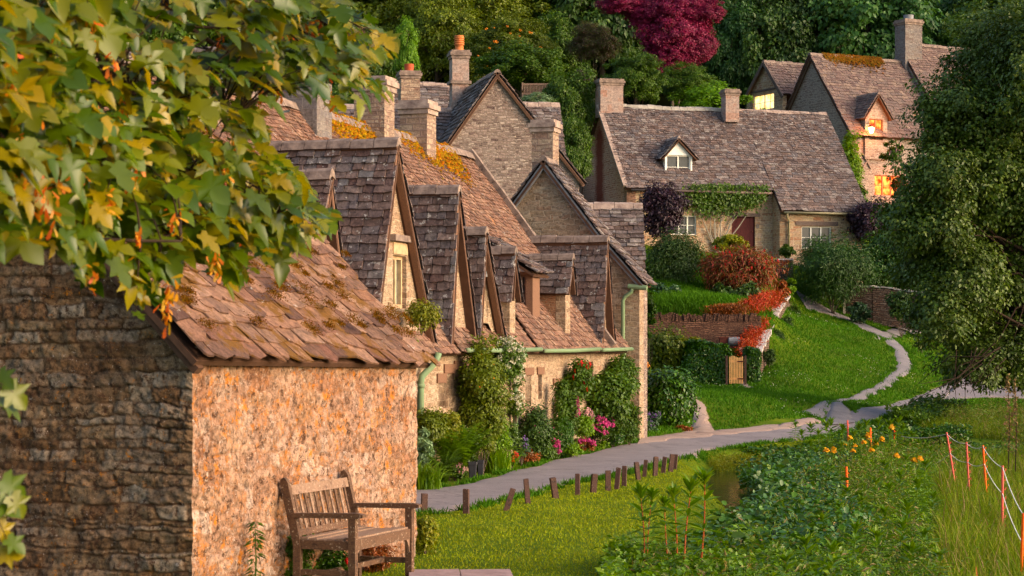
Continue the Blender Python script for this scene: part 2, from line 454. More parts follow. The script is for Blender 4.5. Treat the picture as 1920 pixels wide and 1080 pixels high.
gx = np.concatenate([np.arange(-150, -22, 4.0), np.arange(-22, 26, .4), np.arange(26, 151, 4.0)])
gy = np.concatenate([np.arange(-30, 14, 2.0), np.arange(14, 96, .4), np.arange(96, 262, 3.0)])
GX, GY = np.meshgrid(gx, gy, indexing='ij')
def _rbf(x, y):
    q = np.stack([x, y*.8], -1)
    out = np.full(x.shape, _w[-1])
    for i, c in enumerate(ctl):
        out += _w[i]*np.hypot(q[..., 0]-c[0], q[..., 1]-c[1]*.8)
    return out
GZ = _rbf(GX, GY)
for _ in range(2):
    Z2 = GZ.copy()
    Z2[1:-1, 1:-1] = (GZ[1:-1, 1:-1]*2+GZ[:-2, 1:-1]+GZ[2:, 1:-1]+GZ[1:-1, :-2]+GZ[1:-1, 2:])/6
    GZ = Z2
# the stream bed
STREAM = np.array([(1.9, 10), (2.4, 20), (2.95, 24), (3.9, 28), (4.5, 32), (4.7, 37), (4.9, 41), (5.5, 44), (7.2, 46.3), (9.8, 48.3), (13, 50), (19, 52.5), (28, 54)])
def dist_poly(x, y, pts):
    d = np.full(x.shape, 1e9)
    for a, b in zip(pts[:-1], pts[1:]):
        ab = b-a; L = ab@ab
        tt = np.clip(((x-a[0])*ab[0]+(y-a[1])*ab[1])/L, 0, 1)
        d = np.minimum(d, np.hypot(x-a[0]-tt*ab[0], y-a[1]-tt*ab[1]))
    return d
ds = dist_poly(GX, GY, STREAM)
wdt = 1.25
bed = -.8
k = np.clip(1-(ds-wdt*.55)/(wdt*.75), 0, 1); k = k*k*(3-2*k)
GZ = GZ*(1-k)+np.minimum(GZ, bed)*k
def terrain(x, y):
    x = np.asarray(x, float); y = np.asarray(y, float)
    i = np.clip(np.searchsorted(gx, x)-1, 0, len(gx)-2); j = np.clip(np.searchsorted(gy, y)-1, 0, len(gy)-2)
    fx = np.clip((x-gx[i])/(gx[i+1]-gx[i]), 0, 1); fy = np.clip((y-gy[j])/(gy[j+1]-gy[j]), 0, 1)
    return (GZ[i, j]*(1-fx)+GZ[i+1, j]*fx)*(1-fy)+(GZ[i, j+1]*(1-fx)+GZ[i+1, j+1]*fx)*fy
def ground(px, py, y0=14.0, y1=150.0):
    """where the line of sight through a photo pixel first meets the ground"""
    Y = np.arange(y0, y1, .05)
    x = (px-960)/FP*Y; z = H+(HZ-py)/FP*Y
    b = np.nonzero(z <= terrain(x, Y))[0]
    i = b[0] if len(b) else len(Y)-1
    return np.array([x[i], Y[i], float(terrain(x[i], Y[i]))])
def at(px, Y, dz=0.0):
    x = (px-960)/FP*Y
    return np.array([x, Y, float(terrain(x, Y))+dz])

def mat_ground():
    m, nt = newmat('grassy_ground'); t = NT(nt)
    co = t.n('ShaderNodeTexCoord').outputs['Object']
    n = t.noise(co, 1.1, 6, .7); n2 = t.noise(co, .13, 3)
    c = t.ramp(n.outputs['Fac'], [(.3, (.05, .075, .012)), (.5, (.08, .12, .02)), (.68, (.13, .16, .03)), (.8, (.16, .13, .06))]).outputs['Color']
    c = t.mix(.6, c, t.ramp(n2.outputs['Fac'], [(.35, G3(.7)), (.65, G3(1.15))]).outputs['Color'], 'MULTIPLY')
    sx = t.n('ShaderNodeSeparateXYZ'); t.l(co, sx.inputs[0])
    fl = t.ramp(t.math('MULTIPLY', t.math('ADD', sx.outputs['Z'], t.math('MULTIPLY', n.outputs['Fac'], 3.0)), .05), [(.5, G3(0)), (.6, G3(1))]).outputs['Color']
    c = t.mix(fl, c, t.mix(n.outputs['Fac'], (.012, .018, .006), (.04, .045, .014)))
    b = t.n('ShaderNodeBsdfPrincipled', Roughness=.95); t.l(c, b.inputs['Base Color'])
    b.inputs['Specular IOR Level'].default_value = .1
    bp = t.n('ShaderNodeBump', Strength=.6, Distance=.05); t.l(t.noise(co, 22, 5).outputs['Fac'], bp.inputs['Height'])
    t.l(bp.outputs['Normal'], b.inputs['Normal']); t.out(b.outputs['BSDF'])
    return m
def mat_road(name, lo, hi, gravel, stones=.2):
    m, nt = newmat(name); t = NT(nt)
    co = t.n('ShaderNodeTexCoord').outputs['Object']
    uv = t.n('ShaderNodeTexCoord').outputs['UV']
    n = t.noise(co, 1.2, 6, .65); f = t.noise(co, 45, 4, .7)
    c = t.ramp(n.outputs['Fac'], [(.3, lo), (.7, hi)]).outputs['Color']
    c = t.mix(.5, c, t.ramp(f.outputs['Fac'], [(.3, G3(.55)), (.7, G3(1.4))]).outputs['Color'], 'MULTIPLY')
    # worn margins: v runs 0..1 across
    sx = t.n('ShaderNodeSeparateXYZ'); t.l(uv, sx.inputs[0])
    e = t.math('MULTIPLY', t.math('ABSOLUTE', t.math('SUBTRACT', sx.outputs['Y'], .5)), 2.0)
    e = t.math('ADD', e, t.math('MULTIPLY', t.math('SUBTRACT', n.outputs['Fac'], .5), .9))
    ef = t.ramp(e, [(.78, G3(0)), (.98, G3(1))]).outputs['Color']
    g = t.mix(f.outputs['Fac'], tuple(x*.5 for x in gravel), tuple(x*1.5 for x in gravel))
    c = t.mix(ef, c, g)
    # darker patch repairs and cracks
    v = t.n('ShaderNodeTexVoronoi', _feature='DISTANCE_TO_EDGE', Scale=.55)
    w = t.n('ShaderNodeVectorMath', _operation='ADD'); t.l(co, w.inputs[0]); t.l(t.noise(co, 2.5, 3).outputs['Color'], w.inputs[1]); t.l(w.outputs[0], v.inputs['Vector'])
    c = t.mix(t.ramp(v.outputs['Distance'], [(.0, G3(.6)), (.02, G3(0))]).outputs['Color'], c, tuple(x*.35 for x in lo))
    b = t.n('ShaderNodeBsdfPrincipled', Roughness=.85); t.l(c, b.inputs['Base Color'])
    bp = t.n('ShaderNodeBump', Strength=.5, Distance=.02); t.l(f.outputs['Fac'], bp.inputs['Height'])
    t.l(bp.outputs['Normal'], b.inputs['Normal']); t.out(b.outputs['BSDF'])
    return m
M['ground'] = mat_ground()
M['road'] = mat_road('asphalt_worn', (.17, .145, .15), (.25, .215, .22), (.3, .22, .18))
M['path'] = mat_road('path_tarmac', (.15, .135, .14), (.25, .22, .22), (.28, .21, .16))
M['gravel'] = mat_road('gravel', (.26, .18, .15), (.36, .27, .23), (.24, .18, .1))
M['slab'] = mat_plain('paving_slab', (.34, .24, .23), .85, col2=(.2, .14, .13))

nx, ny = len(gx), len(gy)
Vt = np.stack([GX, GY, GZ], -1).reshape(-1, 3)
ii, jj = np.meshgrid(np.arange(nx-1), np.arange(ny-1), indexing='ij')
q = (ii*ny+jj).ravel()
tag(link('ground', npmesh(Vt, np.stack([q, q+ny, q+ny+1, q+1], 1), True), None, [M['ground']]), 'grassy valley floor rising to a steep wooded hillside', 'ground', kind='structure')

def resample(pts, n):
    pts = np.asarray(pts, float)
    d = np.r_[0, np.cumsum(np.linalg.norm(np.diff(pts, axis=0), axis=1))]
    # smooth by chord-parameter cubic-ish (Catmull) sampling
    t = np.linspace(0, d[-1], n)
    out = np.stack([np.interp(t, d, pts[:, k]) for k in range(pts.shape[1])], 1)
    for _ in range(max(1, n//len(pts)//3)):
        out[1:-1] = (out[:-2]+2*out[1:-1]+out[2:])/4
    return out
strips = []
def strip(name, e1, e2, n, m, lift, mat, label, jag=.0):
    a = resample([ground(*p)[:2] if len(p) == 2 else p[:2] for p in e1], n)
    b = resample([ground(*p)[:2] if len(p) == 2 else p[:2] for p in e2], n)
    if jag:
        a = a+(np.stack([fbm(a[:, 0]*1.2, a[:, 1]*1.2), fbm(a[:, 1]*1.2+9, a[:, 0]*1.2)], 1)-.47)*jag
        b = b+(np.stack([fbm(b[:, 0]*1.2+4, b[:, 1]*1.2), fbm(b[:, 1]*1.2+2, b[:, 0]*1.2)], 1)-.47)*jag
    s = np.linspace(0, 1, m)
    XY = a[:, None]*(1-s[None, :, None])+b[:, None]*s[None, :, None]
    Z = terrain(XY[..., 0], XY[..., 1])+lift
    edge = np.minimum(s, 1-s); Z -= np.where(edge < 1e-6, lift+.02, 0)[None]
    V = np.concatenate([XY, Z[..., None]], -1).reshape(-1, 3)
    i, j = np.meshgrid(np.arange(n-1), np.arange(m-1), indexing='ij'); q = (i*m+j).ravel()
    T = np.stack([q, q+1, q+m+1, q+m], 1)
    if np.cross(V[T[0, 1]]-V[T[0, 0]], V[T[0, 2]]-V[T[0, 0]])[2] < 0: T = T[:, ::-1]
    me = npmesh(V, T, True)
    uv = me.uv_layers.new(name='UVMap')
    UV = np.stack(np.broadcast_arrays(np.arange(n)[:, None]*.2, s[None]), -1).reshape(-1, 2)
    uv.data.foreach_set('uv', UV[T.ravel()].astype(np.float32).ravel())
    strips.append(np.concatenate([a, b[::-1]]))
    return tag(link(name, me, None, [mat]), label, name.split('.')[0], kind='structure')
def inside(x, y, poly):
    c = np.zeros(x.shape, bool); n = len(poly); j = n-1
    for i in range(n):
        xi, yi = poly[i]; xj, yj = poly[j]
        with np.errstate(divide='ignore', invalid='ignore'):
            c ^= ((yi > y) != (yj > y)) & (x < (xj-xi)*(y-yi)/(yj-yi)+xi)
        j = i
    return c

# road: lower (lawn) edge and upper (cottage) edge
lo = [(-4.2, 14, 0), (-3.2, 20, 0), (-1.9, 25.2, 0), (780, 968), (880, 958), (965, 936), (1060, 910), (1190, 888), (1265, 866), (1340, 846), (1450, 830), (1540, 822), (1625, 800)]
hi = [(-7.5, 16, 0), (-6.5, 24, 0), (-4.2, 29.5, 0), (780, 921), (860, 911), (960, 884), (1020, 868), (1100, 848), (1200, 828), (1320, 815), (1420, 806), (1500, 797), (1590, 776)]
strip('road', lo, hi, 150, 12, .03, M['road'], 'pale worn lane winding past the cottages', .35)
road_poly = strips[-1]
strip('road', [(1610, 802), (1690, 775), (1760, 752), (1850, 748), (1990, 752)], [(1585, 778), (1660, 758), (1745, 728), (1830, 700), (1990, 690)], 60, 8, .022, M['road'], 'pale stretch of lane beyond the meadow under the big tree', .3)
strip('gravel', [(1195, 838), (1290, 826), (1400, 814), (1500, 806), (1545, 795)], [(1210, 822), (1296, 808), (1380, 803), (1480, 796), (1520, 780)], 60, 6, .045, M['gravel'], 'pinkish gravel margin of the lane', .5)
strip('gravel', [(1290, 818), (1296, 795), (1290, 765), (1250, 742), (1215, 735)], [(1348, 812), (1330, 795), (1324, 765), (1306, 742), (1250, 728)], 40, 5, .05, M['gravel'], 'narrow gravel path turning behind the round shrub', .5)
pc = [(1500, 562), (1545, 580), (1590, 598), (1640, 620), (1668, 638), (1692, 664), (1697, 690), (1672, 712), (1630, 735), (1585, 752), (1548, 766), (1520, 780)]
pw = [.75, .6, .55, .7, .42, .33, .27, .25, .24, .25, .3, .4]
c3 = [ground(*p)[:2] for p in pc]
e1 = []; e2 = []
for i, (c, w) in enumerate(zip(c3, pw)):
    d = c3[min(i+1, len(c3)-1)]-c3[max(i-1, 0)]; d = d/np.linalg.norm(d); nn = np.array([-d[1], d[0]])
    e1.append(tuple(c+nn*w)+(0,)); e2.append(tuple(c-nn*w)+(0,))
strip('path', e1, e2, 110, 6, .04, M['path'], 'narrow grey footpath curving up the lawn', .22)
strip('path', [(1530, 800), (1550, 775), (1560, 757)], [(1612, 790), (1598, 770), (1578, 757)], 20, 6, .06, M['path'], 'dark ramp where the footpath meets the lane', .1)
strip('path', [(1388, 728), (1380, 722), (1383, 715)], [(1420, 730), (1408, 722), (1400, 715)], 8, 4, .04, M['gravel'], 'bare earth in front of the garden gate', .1)
strip('path', [(1640, 622), (1680, 612), (1740, 606)], [(1650, 640), (1690, 632), (1740, 622)], 12, 4, .05, M['path'], 'paved side branch at the top of the footpath', .1)

# water
def mat_water():
    m, nt = newmat('stream_water'); t = NT(nt)
    co = t.n('ShaderNodeTexCoord').outputs['Object']
    b = t.n('ShaderNodeBsdfPrincipled', Roughness=.06); b.inputs['Base Color'].default_value = (.012, .016, .01, 1); b.inputs['Specular IOR Level'].default_value = .8
    bp = t.n('ShaderNodeBump', Strength=.25, Distance=.03); t.l(t.noise(co, 5, 3).outputs['Fac'], bp.inputs['Height'])
    t.l(bp.outputs['Normal'], b.inputs['Normal']); t.out(b.outputs['BSDF'])
    return m
S2 = resample(STREAM, 60)
dS = np.gradient(S2, axis=0); dS /= np.linalg.norm(dS, axis=1)[:, None]; nS = np.stack([-dS[:, 1], dS[:, 0]], 1)
Vw = np.concatenate([np.c_[S2+nS*1.7, np.full(60, -.3)], np.c_[S2-nS*1.7, np.full(60, -.3)]])
qq = np.arange(59)
tag(link('water', npmesh(Vw, np.stack([qq, qq+60, qq+61, qq+1], 1)), None, [mat_water()]), 'dark still stream between the lawn and the meadow', 'water', kind='structure')
# paved slab by the bench
mb = MB()
c = ground(868, 1076)
o = np.array([-.72, 19.9, .02])
for kx in range(2):
    mb.box(o+np.array([kx*.49, 0, .012]), (.24, .02, 0), (-.03, .6, 0), (0, 0, .03))
s = mb.build('paving', M['slab'])
tag(s, 'pinkish stone paving strip at the edge of the lawn by the bench', 'paving', kind='structure')

# ------------------------------------------------------------------ grass
def grass(name, label, poly, n, h, w, mat, keep_off=True, lean=.5, jitter=.4, cat='grass', patch=0, off=()):
    poly = np.array(poly)
    lo_, hi_ = poly.min(0), poly.max(0)
    x = rng.uniform(lo_[0], hi_[0], n); y = rng.uniform(lo_[1], hi_[1], n)
    k = inside(x, y, poly)
    if keep_off:
        for s in strips: k &= ~inside(x, y, s)
    k &= terrain(x, y) > -.6
    if patch: k &= fbm(x*.9, y*.9) > patch
    x, y = x[k], y[k]
    z = terrain(x, y)
    loc = np.stack([x, y, z-.01], 1); m = len(x)
    up = np.tile([0, 0, 1.0], (m, 1))+rng.normal(size=(m, 3))*lean*.5
    Mx = basis(up)
    hv = h*(1+jitter*rng.uniform(-1, 1, m))*(.7+.6*fbm(x*.8, y*.8))
    sc = np.stack([np.full(m, w), hv, hv], 1)[:, None, :]
    V, T = scatter(BLADE_V, BLADE_F, loc, Mx, sc)
    return tag(link(name, npmesh(V, T), None, [mat]), label, cat, kind='stuff')
M['grass_lawn'] = mat_leaf('lawn_grass', [(.2, .27, .02), (.29, .34, .03), (.36, .38, .05), (.24, .31, .02), (.38, .35, .08)], .7, .3, .15, True)
M['grass_bank'] = mat_leaf('bank_grass', [(.05, .13, .012), (.075, .18, .015), (.1, .21, .02), (.065, .145, .012)], .7, .3, .15, True)
M['grass_wild'] = mat_leaf('meadow_grass', [(.13, .21, .02), (.19, .27, .03), (.26, .29, .05), (.11, .19, .015), (.32, .27, .1)], .7, .35, .15, True)
M['straw'] = mat_leaf('seed_heads', [(.3, .22, .12), (.36, .24, .16), (.24, .2, .1), (.3, .16, .12)], .8, .3, .1)
lawn1 = [(-3.2, 18.5), (-2.2, 25), (-1.9, 28.8), (.2, 32), (1.2, 36), (2.2, 40.5), (3.0, 43.8), (4.3, 45.5), (6.2, 49.6), (8, 52.6), (8.5, 51), (6.6, 48), (4.8, 45.5), (4.0, 42), (3.9, 38), (3.7, 33), (2.9, 27.6), (1.8, 25), (1.2, 20), (1.0, 14), (-3, 14)]
grass('grass', 'short yellow-green mown grass beside the bollards', lawn1, 420000, .032, .012, M['grass_lawn'])
bank = [(3.0, 49), (4.2, 51.5), (6, 53.8), (8.0, 57.5), (9.9, 60.5), (14, 66), (20, 72), (22, 84), (16, 92), (13, 93), (11.2, 88), (10.3, 82), (8.6, 74), (7.3, 68.6), (5, 69.0), (3.8, 62), (3.0, 55)]
grass('grass', 'deep green sloping lawn below the garden wall', bank, 260000, .085, .028, M['grass_bank'])
verge = [(-5, 30), (-2.2, 34.5), (1.2, 41.5), (3.6, 48), (3.6, 50), (1.6, 47.5), (-.5, 40), (-3.5, 33)]
grass('grass', 'thin rough grass along the cottage beds', verge, 30000, .09, .018, M['grass_bank'])
terr = [(3.8, 73.3), (9, 73.3), (9.6, 80), (9.5, 86), (5, 86)]
grass('grass', 'lush grass of the upper garden terrace', terr, 40000, .22, .03, M['grass_bank'])
# ------------------------------------------------------------------ building kit
class Fr:
    """vertical frame: origin (x,y), U along the wall, N outward"""
    def __init__(s, o, U, N=None):
        s.o = np.array([o[0], o[1], 0.0]); U = nrm([U[0], U[1], 0]); s.U = U
        s.N = nrm([N[0], N[1], 0]) if N is not None else np.array([U[1], -U[0], 0.0])
    def pt(s, u, n, z): return s.o+s.U*u+s.N*n+np.array([0, 0, z])
    def hit(s, px, py, n=0.0):
        d = np.array([(px-960)/FP, 1.0, (HZ-py)/FP])
        o = s.o+s.N*n
        t = (o@s.N)/(d@s.N)
        p = d*t; p[2] += H
        return float((p-s.o)@s.U), float(p[2])
def sag(u, v, k=1.0):
    return k*(.022*math.sin(u*.9+1.3)+.014*math.sin(u*2.3+v*1.1)+.012*math.sin(v*2.9+u*.4))
def scan(poly, v):
    xs = []
    n = len(poly)
    for i in range(n):
        (a, b), (c, d) = poly[i], poly[(i+1) % n]
        if (b > v) != (d > v): xs.append(a+(c-a)*(v-b)/(d-b))
    xs.sort()
    return [(xs[i], xs[i+1]) for i in range(0, len(xs)-1, 2)]
def roof_plane(name, parent, pts, mat, expo=(.2, .12), wid=(.16, .34), th=.03, rough=1.0, sg=1.0, up=None):
    """stone-slated slope. pts: coplanar 3D polygon whose first edge is the eave."""
    pts = [np.asarray(p, float) for p in pts]
    A, B = pts[0], pts[1]
    U = nrm(B-A); N = None
    best = max(pts[2:], key=lambda p: np.linalg.norm(np.cross(p-A, U)))
    N = nrm(np.cross(U, best-A))
    if N[2] < 0: N = -N
    V = np.cross(N, U)
    if V[2] < 0: V = -V
    uv = [((p-A)@U, (p-A)@V) for p in pts]
    vmin = min(b for a, b in uv); vmax = max(b for a, b in uv)
    mb = MB()
    w3 = lambda u, v, n: A+U*u+V*v+N*(n+sag(u, v, sg))
    # boarding below the slates, subdivided along the eave so it follows the sag
    k = len(uv)
    top = [A+U*a+V*b+N*-.055 for a, b in uv]; bot = [p-N*.05 for p in top]
    mb.add(top+bot, [list(range(k)), list(range(2*k-1, k-1, -1))]+[[i, (i+1) % k, (i+1) % k+k, i+k] for i in range(k)], 1)
    v = vmin-.04
    while v < vmax-.02:
        f = (v-vmin)/max(vmax-vmin, .01)
        e = expo[0]*(1-f)+expo[1]*f
        vv = min(max(v+e*.5, vmin+.01), vmax-.01)
        for (u0, u1) in scan(uv, vv):
            u = u0-R(0, wid[0])
            while u < u1:
                w = R(*wid)*(1.15-.3*f)
                a, b = max(u, u0-R(0, .025)), min(u+w-.008, u1+R(0, .025))
                u += w
                if b-a < .04: continue
                j = e*.12*rough
                vl, vr = v+R(-j, j), v+R(-j, j)
                vt = min(v+e*1.7, vmax+.01)
                l = th*R(.6, 1.5); t2 = th*R(.8, 1.3); s_ = R(-.3, .3)*th*rough
                mid = (a+b)/2+R(-.2, .2)*(b-a); vm = (vl+vr)/2-R(0, j)
                P_ = [w3(a, vl, l-s_), w3(mid, vm, l), w3(b, vr, l+s_), w3(b, vt, .0), w3(a, vt, .0),
                      w3(a, vl, l+t2-s_), w3(mid, vm, l+t2), w3(b, vr, l+t2+s_), w3(b-.01, vt, t2*.6), w3(a+.01, vt, t2*.6)]
                mb.add(P_, [(5, 6, 7, 8, 9), (0, 1, 6, 5), (1, 2, 7, 6), (2, 3, 8, 7), (4, 0, 5, 9)], 0)
        v += e*R(.92, 1.08)
    return mb.build(name, [mat, M['deck']], parent)
def ridge(name, parent, a, b, mat='ridge', w=.17, l=.42, drop=.12, sg=1.0):
    a = np.asarray(a, float); b = np.asarray(b, float); L = np.linalg.norm(b-a); D = (b-a)/L
    S = nrm(np.cross(D, [0, 0, 1])); Z = np.array([0, 0, 1.0])
    mb = MB(); s = 0
    while s < L-.05:
        e = min(s+l*R(.8, 1.2), L); j = R(-.012, .012); hh = R(.05, .075)
        f = lambda q: a+D*q+Z*(j+sag(q, 3, sg)*.7)
        vs = []
        for q in (s+.006, e-.006):
            c = f(q)
            vs += [c-S*w-Z*drop, c-S*w*.55+Z*hh*.3, c+Z*hh, c+S*w*.55+Z*hh*.3, c+S*w-Z*drop, c-Z*.05]
        fs = [(i, (i+1) % 6, (i+1) % 6+6, i+6) for i in range(6)]+[(5, 4, 3, 2, 1, 0), (6, 7, 8, 9, 10, 11)]
        mb.add(vs, fs); s = e
    return mb.build(name, M[mat], parent)
def moss_line(parent, a, b, n, spread=.35, size=.07, slope=None, mat='moss'):
    a = np.asarray(a, float); b = np.asarray(b, float)
    t = rng.random(n); f = fbm(t*np.linalg.norm(b-a)*.9, t*0+3.3)
    keep = f > .42
    t = t[keep]; m = len(t)
    loc = a+(b-a)*t[:, None]
    down = np.abs(rng.normal(size=m))*spread*f[keep]*1.6
    loc = loc+np.asarray(slope)[None]*down[:, None]+rng.normal(size=(m, 3))*.015+np.array([0, 0, .06])
    V, T = scatter([(-.5, -.4, 0), (.5, -.3, 0), (.4, .5, 0), (-.5, .4, 0), (0, 0, .5)], [(0, 1, 4), (1, 2, 4), (2, 3, 4), (3, 0, 4)], loc,
                   basis(np.tile([0.3, -.3, 1.0], (m, 1))+rng.normal(size=(m, 3))*.2), size*rng.uniform(.5, 1.3, m))
    return link('moss', npmesh(V, T), parent, [M[mat]])
def wall(name, parent, mat, fr, outline, holes=(), thick=.35, n=0.0, uoff=None):
    """vertical wall from an outline in (u, z) with rectangular holes (u0,z0,u1,z1)"""
    if uoff is None: uoff = R(0, 20)
    loops = [[Vector((a, b, 0)) for a, b in outline]]+[[Vector(q+(0,)) for q in ((h[0], h[1]), (h[0], h[3]), (h[2], h[3]), (h[2], h[1]))] for h in holes]
    tris = geometry.tessellate_polygon(loops)
    flat = [(p.x, p.y) for l in loops for p in l]
    mb = MB()
    front = [fr.pt(a, n, b) for a, b in flat]; uvs = [(a+uoff, b) for a, b in flat]
    mb.add(front, [list(t) for t in tris], 0, uvs)
    k = 0
    for li, l in enumerate(loops):
        m = len(l); d = thick if li == 0 else min(thick, .22)
        for i in range(m):
            (a, b), (c, e) = flat[k+i], flat[k+(i+1) % m]
            ln = math.hypot(c-a, e-b)
            vs = [fr.pt(a, n, b), fr.pt(c, n, e), fr.pt(c, n-d, e), fr.pt(a, n-d, b)]
            u1 = [(a+uoff, b), (c+uoff, e), (c+uoff+d, e), (a+uoff+d, b)] if abs(e-b) > abs(c-a) else [(a+uoff, b), (c+uoff, e), (c+uoff, e+d), (a+uoff, b+d)]
            mb.add(vs, [(0, 1, 2, 3)], 0, u1)
        k += m
    me = mb.build(name, [mat], parent)
    import bmesh
    bm = bmesh.new(); bm.from_mesh(me.data)
    for f in bm.faces:                       # front faces must look outward
        pass
    bmesh.ops.recalc_face_normals(bm, faces=bm.faces)
    bm.faces.ensure_lookup_table()
    N = Vector(fr.N)
    if len(bm.faces) and bm.faces[0].normal.dot(N) < 0:
        for f in bm.faces: f.normal_flip()
    bm.to_mesh(me.data); bm.free()
    return me
def window(parent, fr, r, style='stone', lights=2, rows=2, n=0.0, lit=None, name='window'):
    """frame in a hole; its pane is a sub-part"""
    u0, z0, u1, z1 = r
    fm = {'stone': M['mullion'], 'dark': M['frame_dark'], 'white': M['white']}[style]
    mb = MB(); d = n-.12; t = .045 if style != 'stone' else .06
    U, N, Z = fr.U, fr.N, np.array([0, 0, 1.0])
    def bar(a, b, c, e, dep=.05, nn=0.0):
        mb.box(fr.pt((a+c)/2, d+nn, (b+e)/2), U*abs(c-a)/2, N*dep, Z*abs(e-b)/2)
    bar(u0+.002, z0, u0+t, z1); bar(u1-t, z0, u1-.002, z1); bar(u0+t, z0, u1-t, z0+t); bar(u0+t, z1-t, u1-t, z1)
    for i in range(1, lights):
        c = u0+(u1-u0)*i/lights; bar(c-t*.6, z0+t, c+t*.6, z1-t, .048)
    gl = .011
    for i in range(lights):
        a = u0+(u1-u0)*i/lights; b = u0+(u1-u0)*(i+1)/lights
        for j in range(1, rows):
            zz = z0+(z1-z0)*j/rows; bar(a+t, zz-gl, b-t, zz+gl, .02)
        if style != 'stone' and (b-a) > .7: bar((a+b)/2-gl, z0+t, (a+b)/2+gl, z1-t, .021)
    f = mb.build(name, fm, parent)
    g = MB(); g.box(fr.pt((u0+u1)/2, d-.02, (z0+z1)/2), U*(u1-u0)/2*.995, N*.006, Z*(z1-z0)/2*.995)
    g.build('pane', M[lit] if lit else (M['leaded'] if style == 'stone' else M['glass']), f)
    return f
def beam(parent, fr, r, mat='lintel', proud=.03, name='lintel', n=0.0, uv=False):
    u0, z0, u1, z1 = r
    mb = MB(); mb.box(fr.pt((u0+u1)/2, n+proud-.08, (z0+z1)/2), fr.U*(u1-u0)/2, fr.N*.08, np.array([0, 0, (z1-z0)/2]), uv=uv)
    return mb.build(name, M[mat], parent)
def rect(fr, x0, y0, x1, y1, n=0.0):
    a = fr.hit(x0, y1, n); b = fr.hit(x1, y0, n)
    return (min(a[0], b[0]), a[1], max(a[0], b[0]), b[1])
def chimney(parent, c, U, w, d, z0, z1, mat, cap='ridge_pale', shoulder=None, pot=None, pots=1, name='chimney', U2=None):
    """stack with an oversailing cap; c=(x,y)"""
    U = nrm([U[0], U[1], 0]); N = np.array([U[1], -U[0], 0]); Z = np.array([0, 0, 1.0])
    mb = MB(); mid = lambda z: np.array([c[0], c[1], z])
    mb.box(mid((z0+z1)/2), U*w/2, N*d/2, Z*(z1-z0)/2, uv=True)
    st = mb.build(name, mat, parent)
    cb = MB()
    for i, (o, h, zz) in enumerate(((.035, .05, z1-.1), (.075, .05, z1), (.03, .04, z1+.09))):
        cb.box(mid(zz), U*(w/2+o), N*(d/2+o), Z*h)
    if shoulder:
        sb_ = MB(); sb_.box(mid(shoulder), U*(w/2+.07), N*(d/2+.07), Z*.05); sb_.build('string_course', M[cap], st)
    cb.build('chimney_cap', M[cap], st)
    if pot:
        h, r, m = pot
        pb = MB(); zt = z1+.13
        for i in range(pots):
            cc = mid(zt)+U*((i-(pots-1)/2)*r*2.4)
            prof = [(r, 0), (r*.92, h*.12)]
            if m == 'terra':
                for q in range(4):
                    zz = h*(.4+.14*q); prof += [(r*.88, zz-.03*h), (r*1.08, zz-.01*h), (r*1.08, zz+.05*h), (r*.86, zz+.07*h)]
            prof += [(r*1.02, h*.93), (r*1.02, h), (r*.75, h), (r*.7, h*.6)]
            pb.lathe(cc, prof, 16)
        pb.build('chimney_pot', M[m], st, True)
    return st
def gabled(parent, fr, apex, lf, rf, zf, L, over=.15, tile='tile_dormer', wmat='stone', holes=(), n0=0.0, wallz=None, name='dormer', expo=(.16, .12), thick=.25, rg='ridge', wid=(.14, .34), side='LR', ins=.05):
    """steep gable rising off a wall: gable wall, two slated slopes, ridge. Pixels are traced on the verge plane."""
    n = n0+over
    a = fr.hit(*apex, n); l = fr.hit(*lf, n); r = fr.hit(*rf, n)
    ext = lambda q: a[0]+(q[0]-a[0])*(a[1]-zf)/(a[1]-q[1])
    lu, ru = ext(l), ext(r)
    if wallz is None: wallz = zf
    out = [(lu+ins, wallz), (ru-ins, wallz), (ru-ins, zf+.02), (a[0], a[1]-.1), (lu+ins, zf+.02)]
    if wallz >= zf-.001: out = [(lu+ins, zf), (ru-ins, zf), (a[0], a[1]-.1)]
    wall('gable_wall' if wallz >= zf-.001 else 'wall', parent, M[wmat], fr, out, holes, thick, n0)
    if 'L' in side:
        roof_plane('roof_slope', parent, [fr.pt(lu-.03, n-L, zf), fr.pt(lu-.03, n, zf), fr.pt(a[0], n, a[1]), fr.pt(a[0], n-L, a[1])], M[tile], expo, wid, sg=.5)
    if 'R' in side:
        roof_plane('roof_slope', parent, [fr.pt(ru+.03, n-L, zf), fr.pt(ru+.03, n, zf), fr.pt(a[0], n, a[1]), fr.pt(a[0], n-L, a[1])], M[tile], expo, wid, sg=.5)
    # verge boards under the slates: real timber at the edge of the overhang
    mb = MB()
    for q in (lu, ru):
        p0 = fr.pt(q, n-.06, zf-.02); p1 = fr.pt(a[0], n-.06, a[1]-.06)
        D = (p1-p0)/2; c = (p0+p1)/2; side_ = nrm(np.cross(D, fr.N))
        mb.box(c-np.array([0, 0, .07]), D, fr.N*.05, side_*.045)
    mb.build('verge', M['frame_dark'], parent)
    ridge('ridge', parent, fr.pt(a[0], n+.02, a[1]+.03), fr.pt(a[0], n-L, a[1]+.03), rg, .13, .38, .1, .5)
    return a, lu, ru

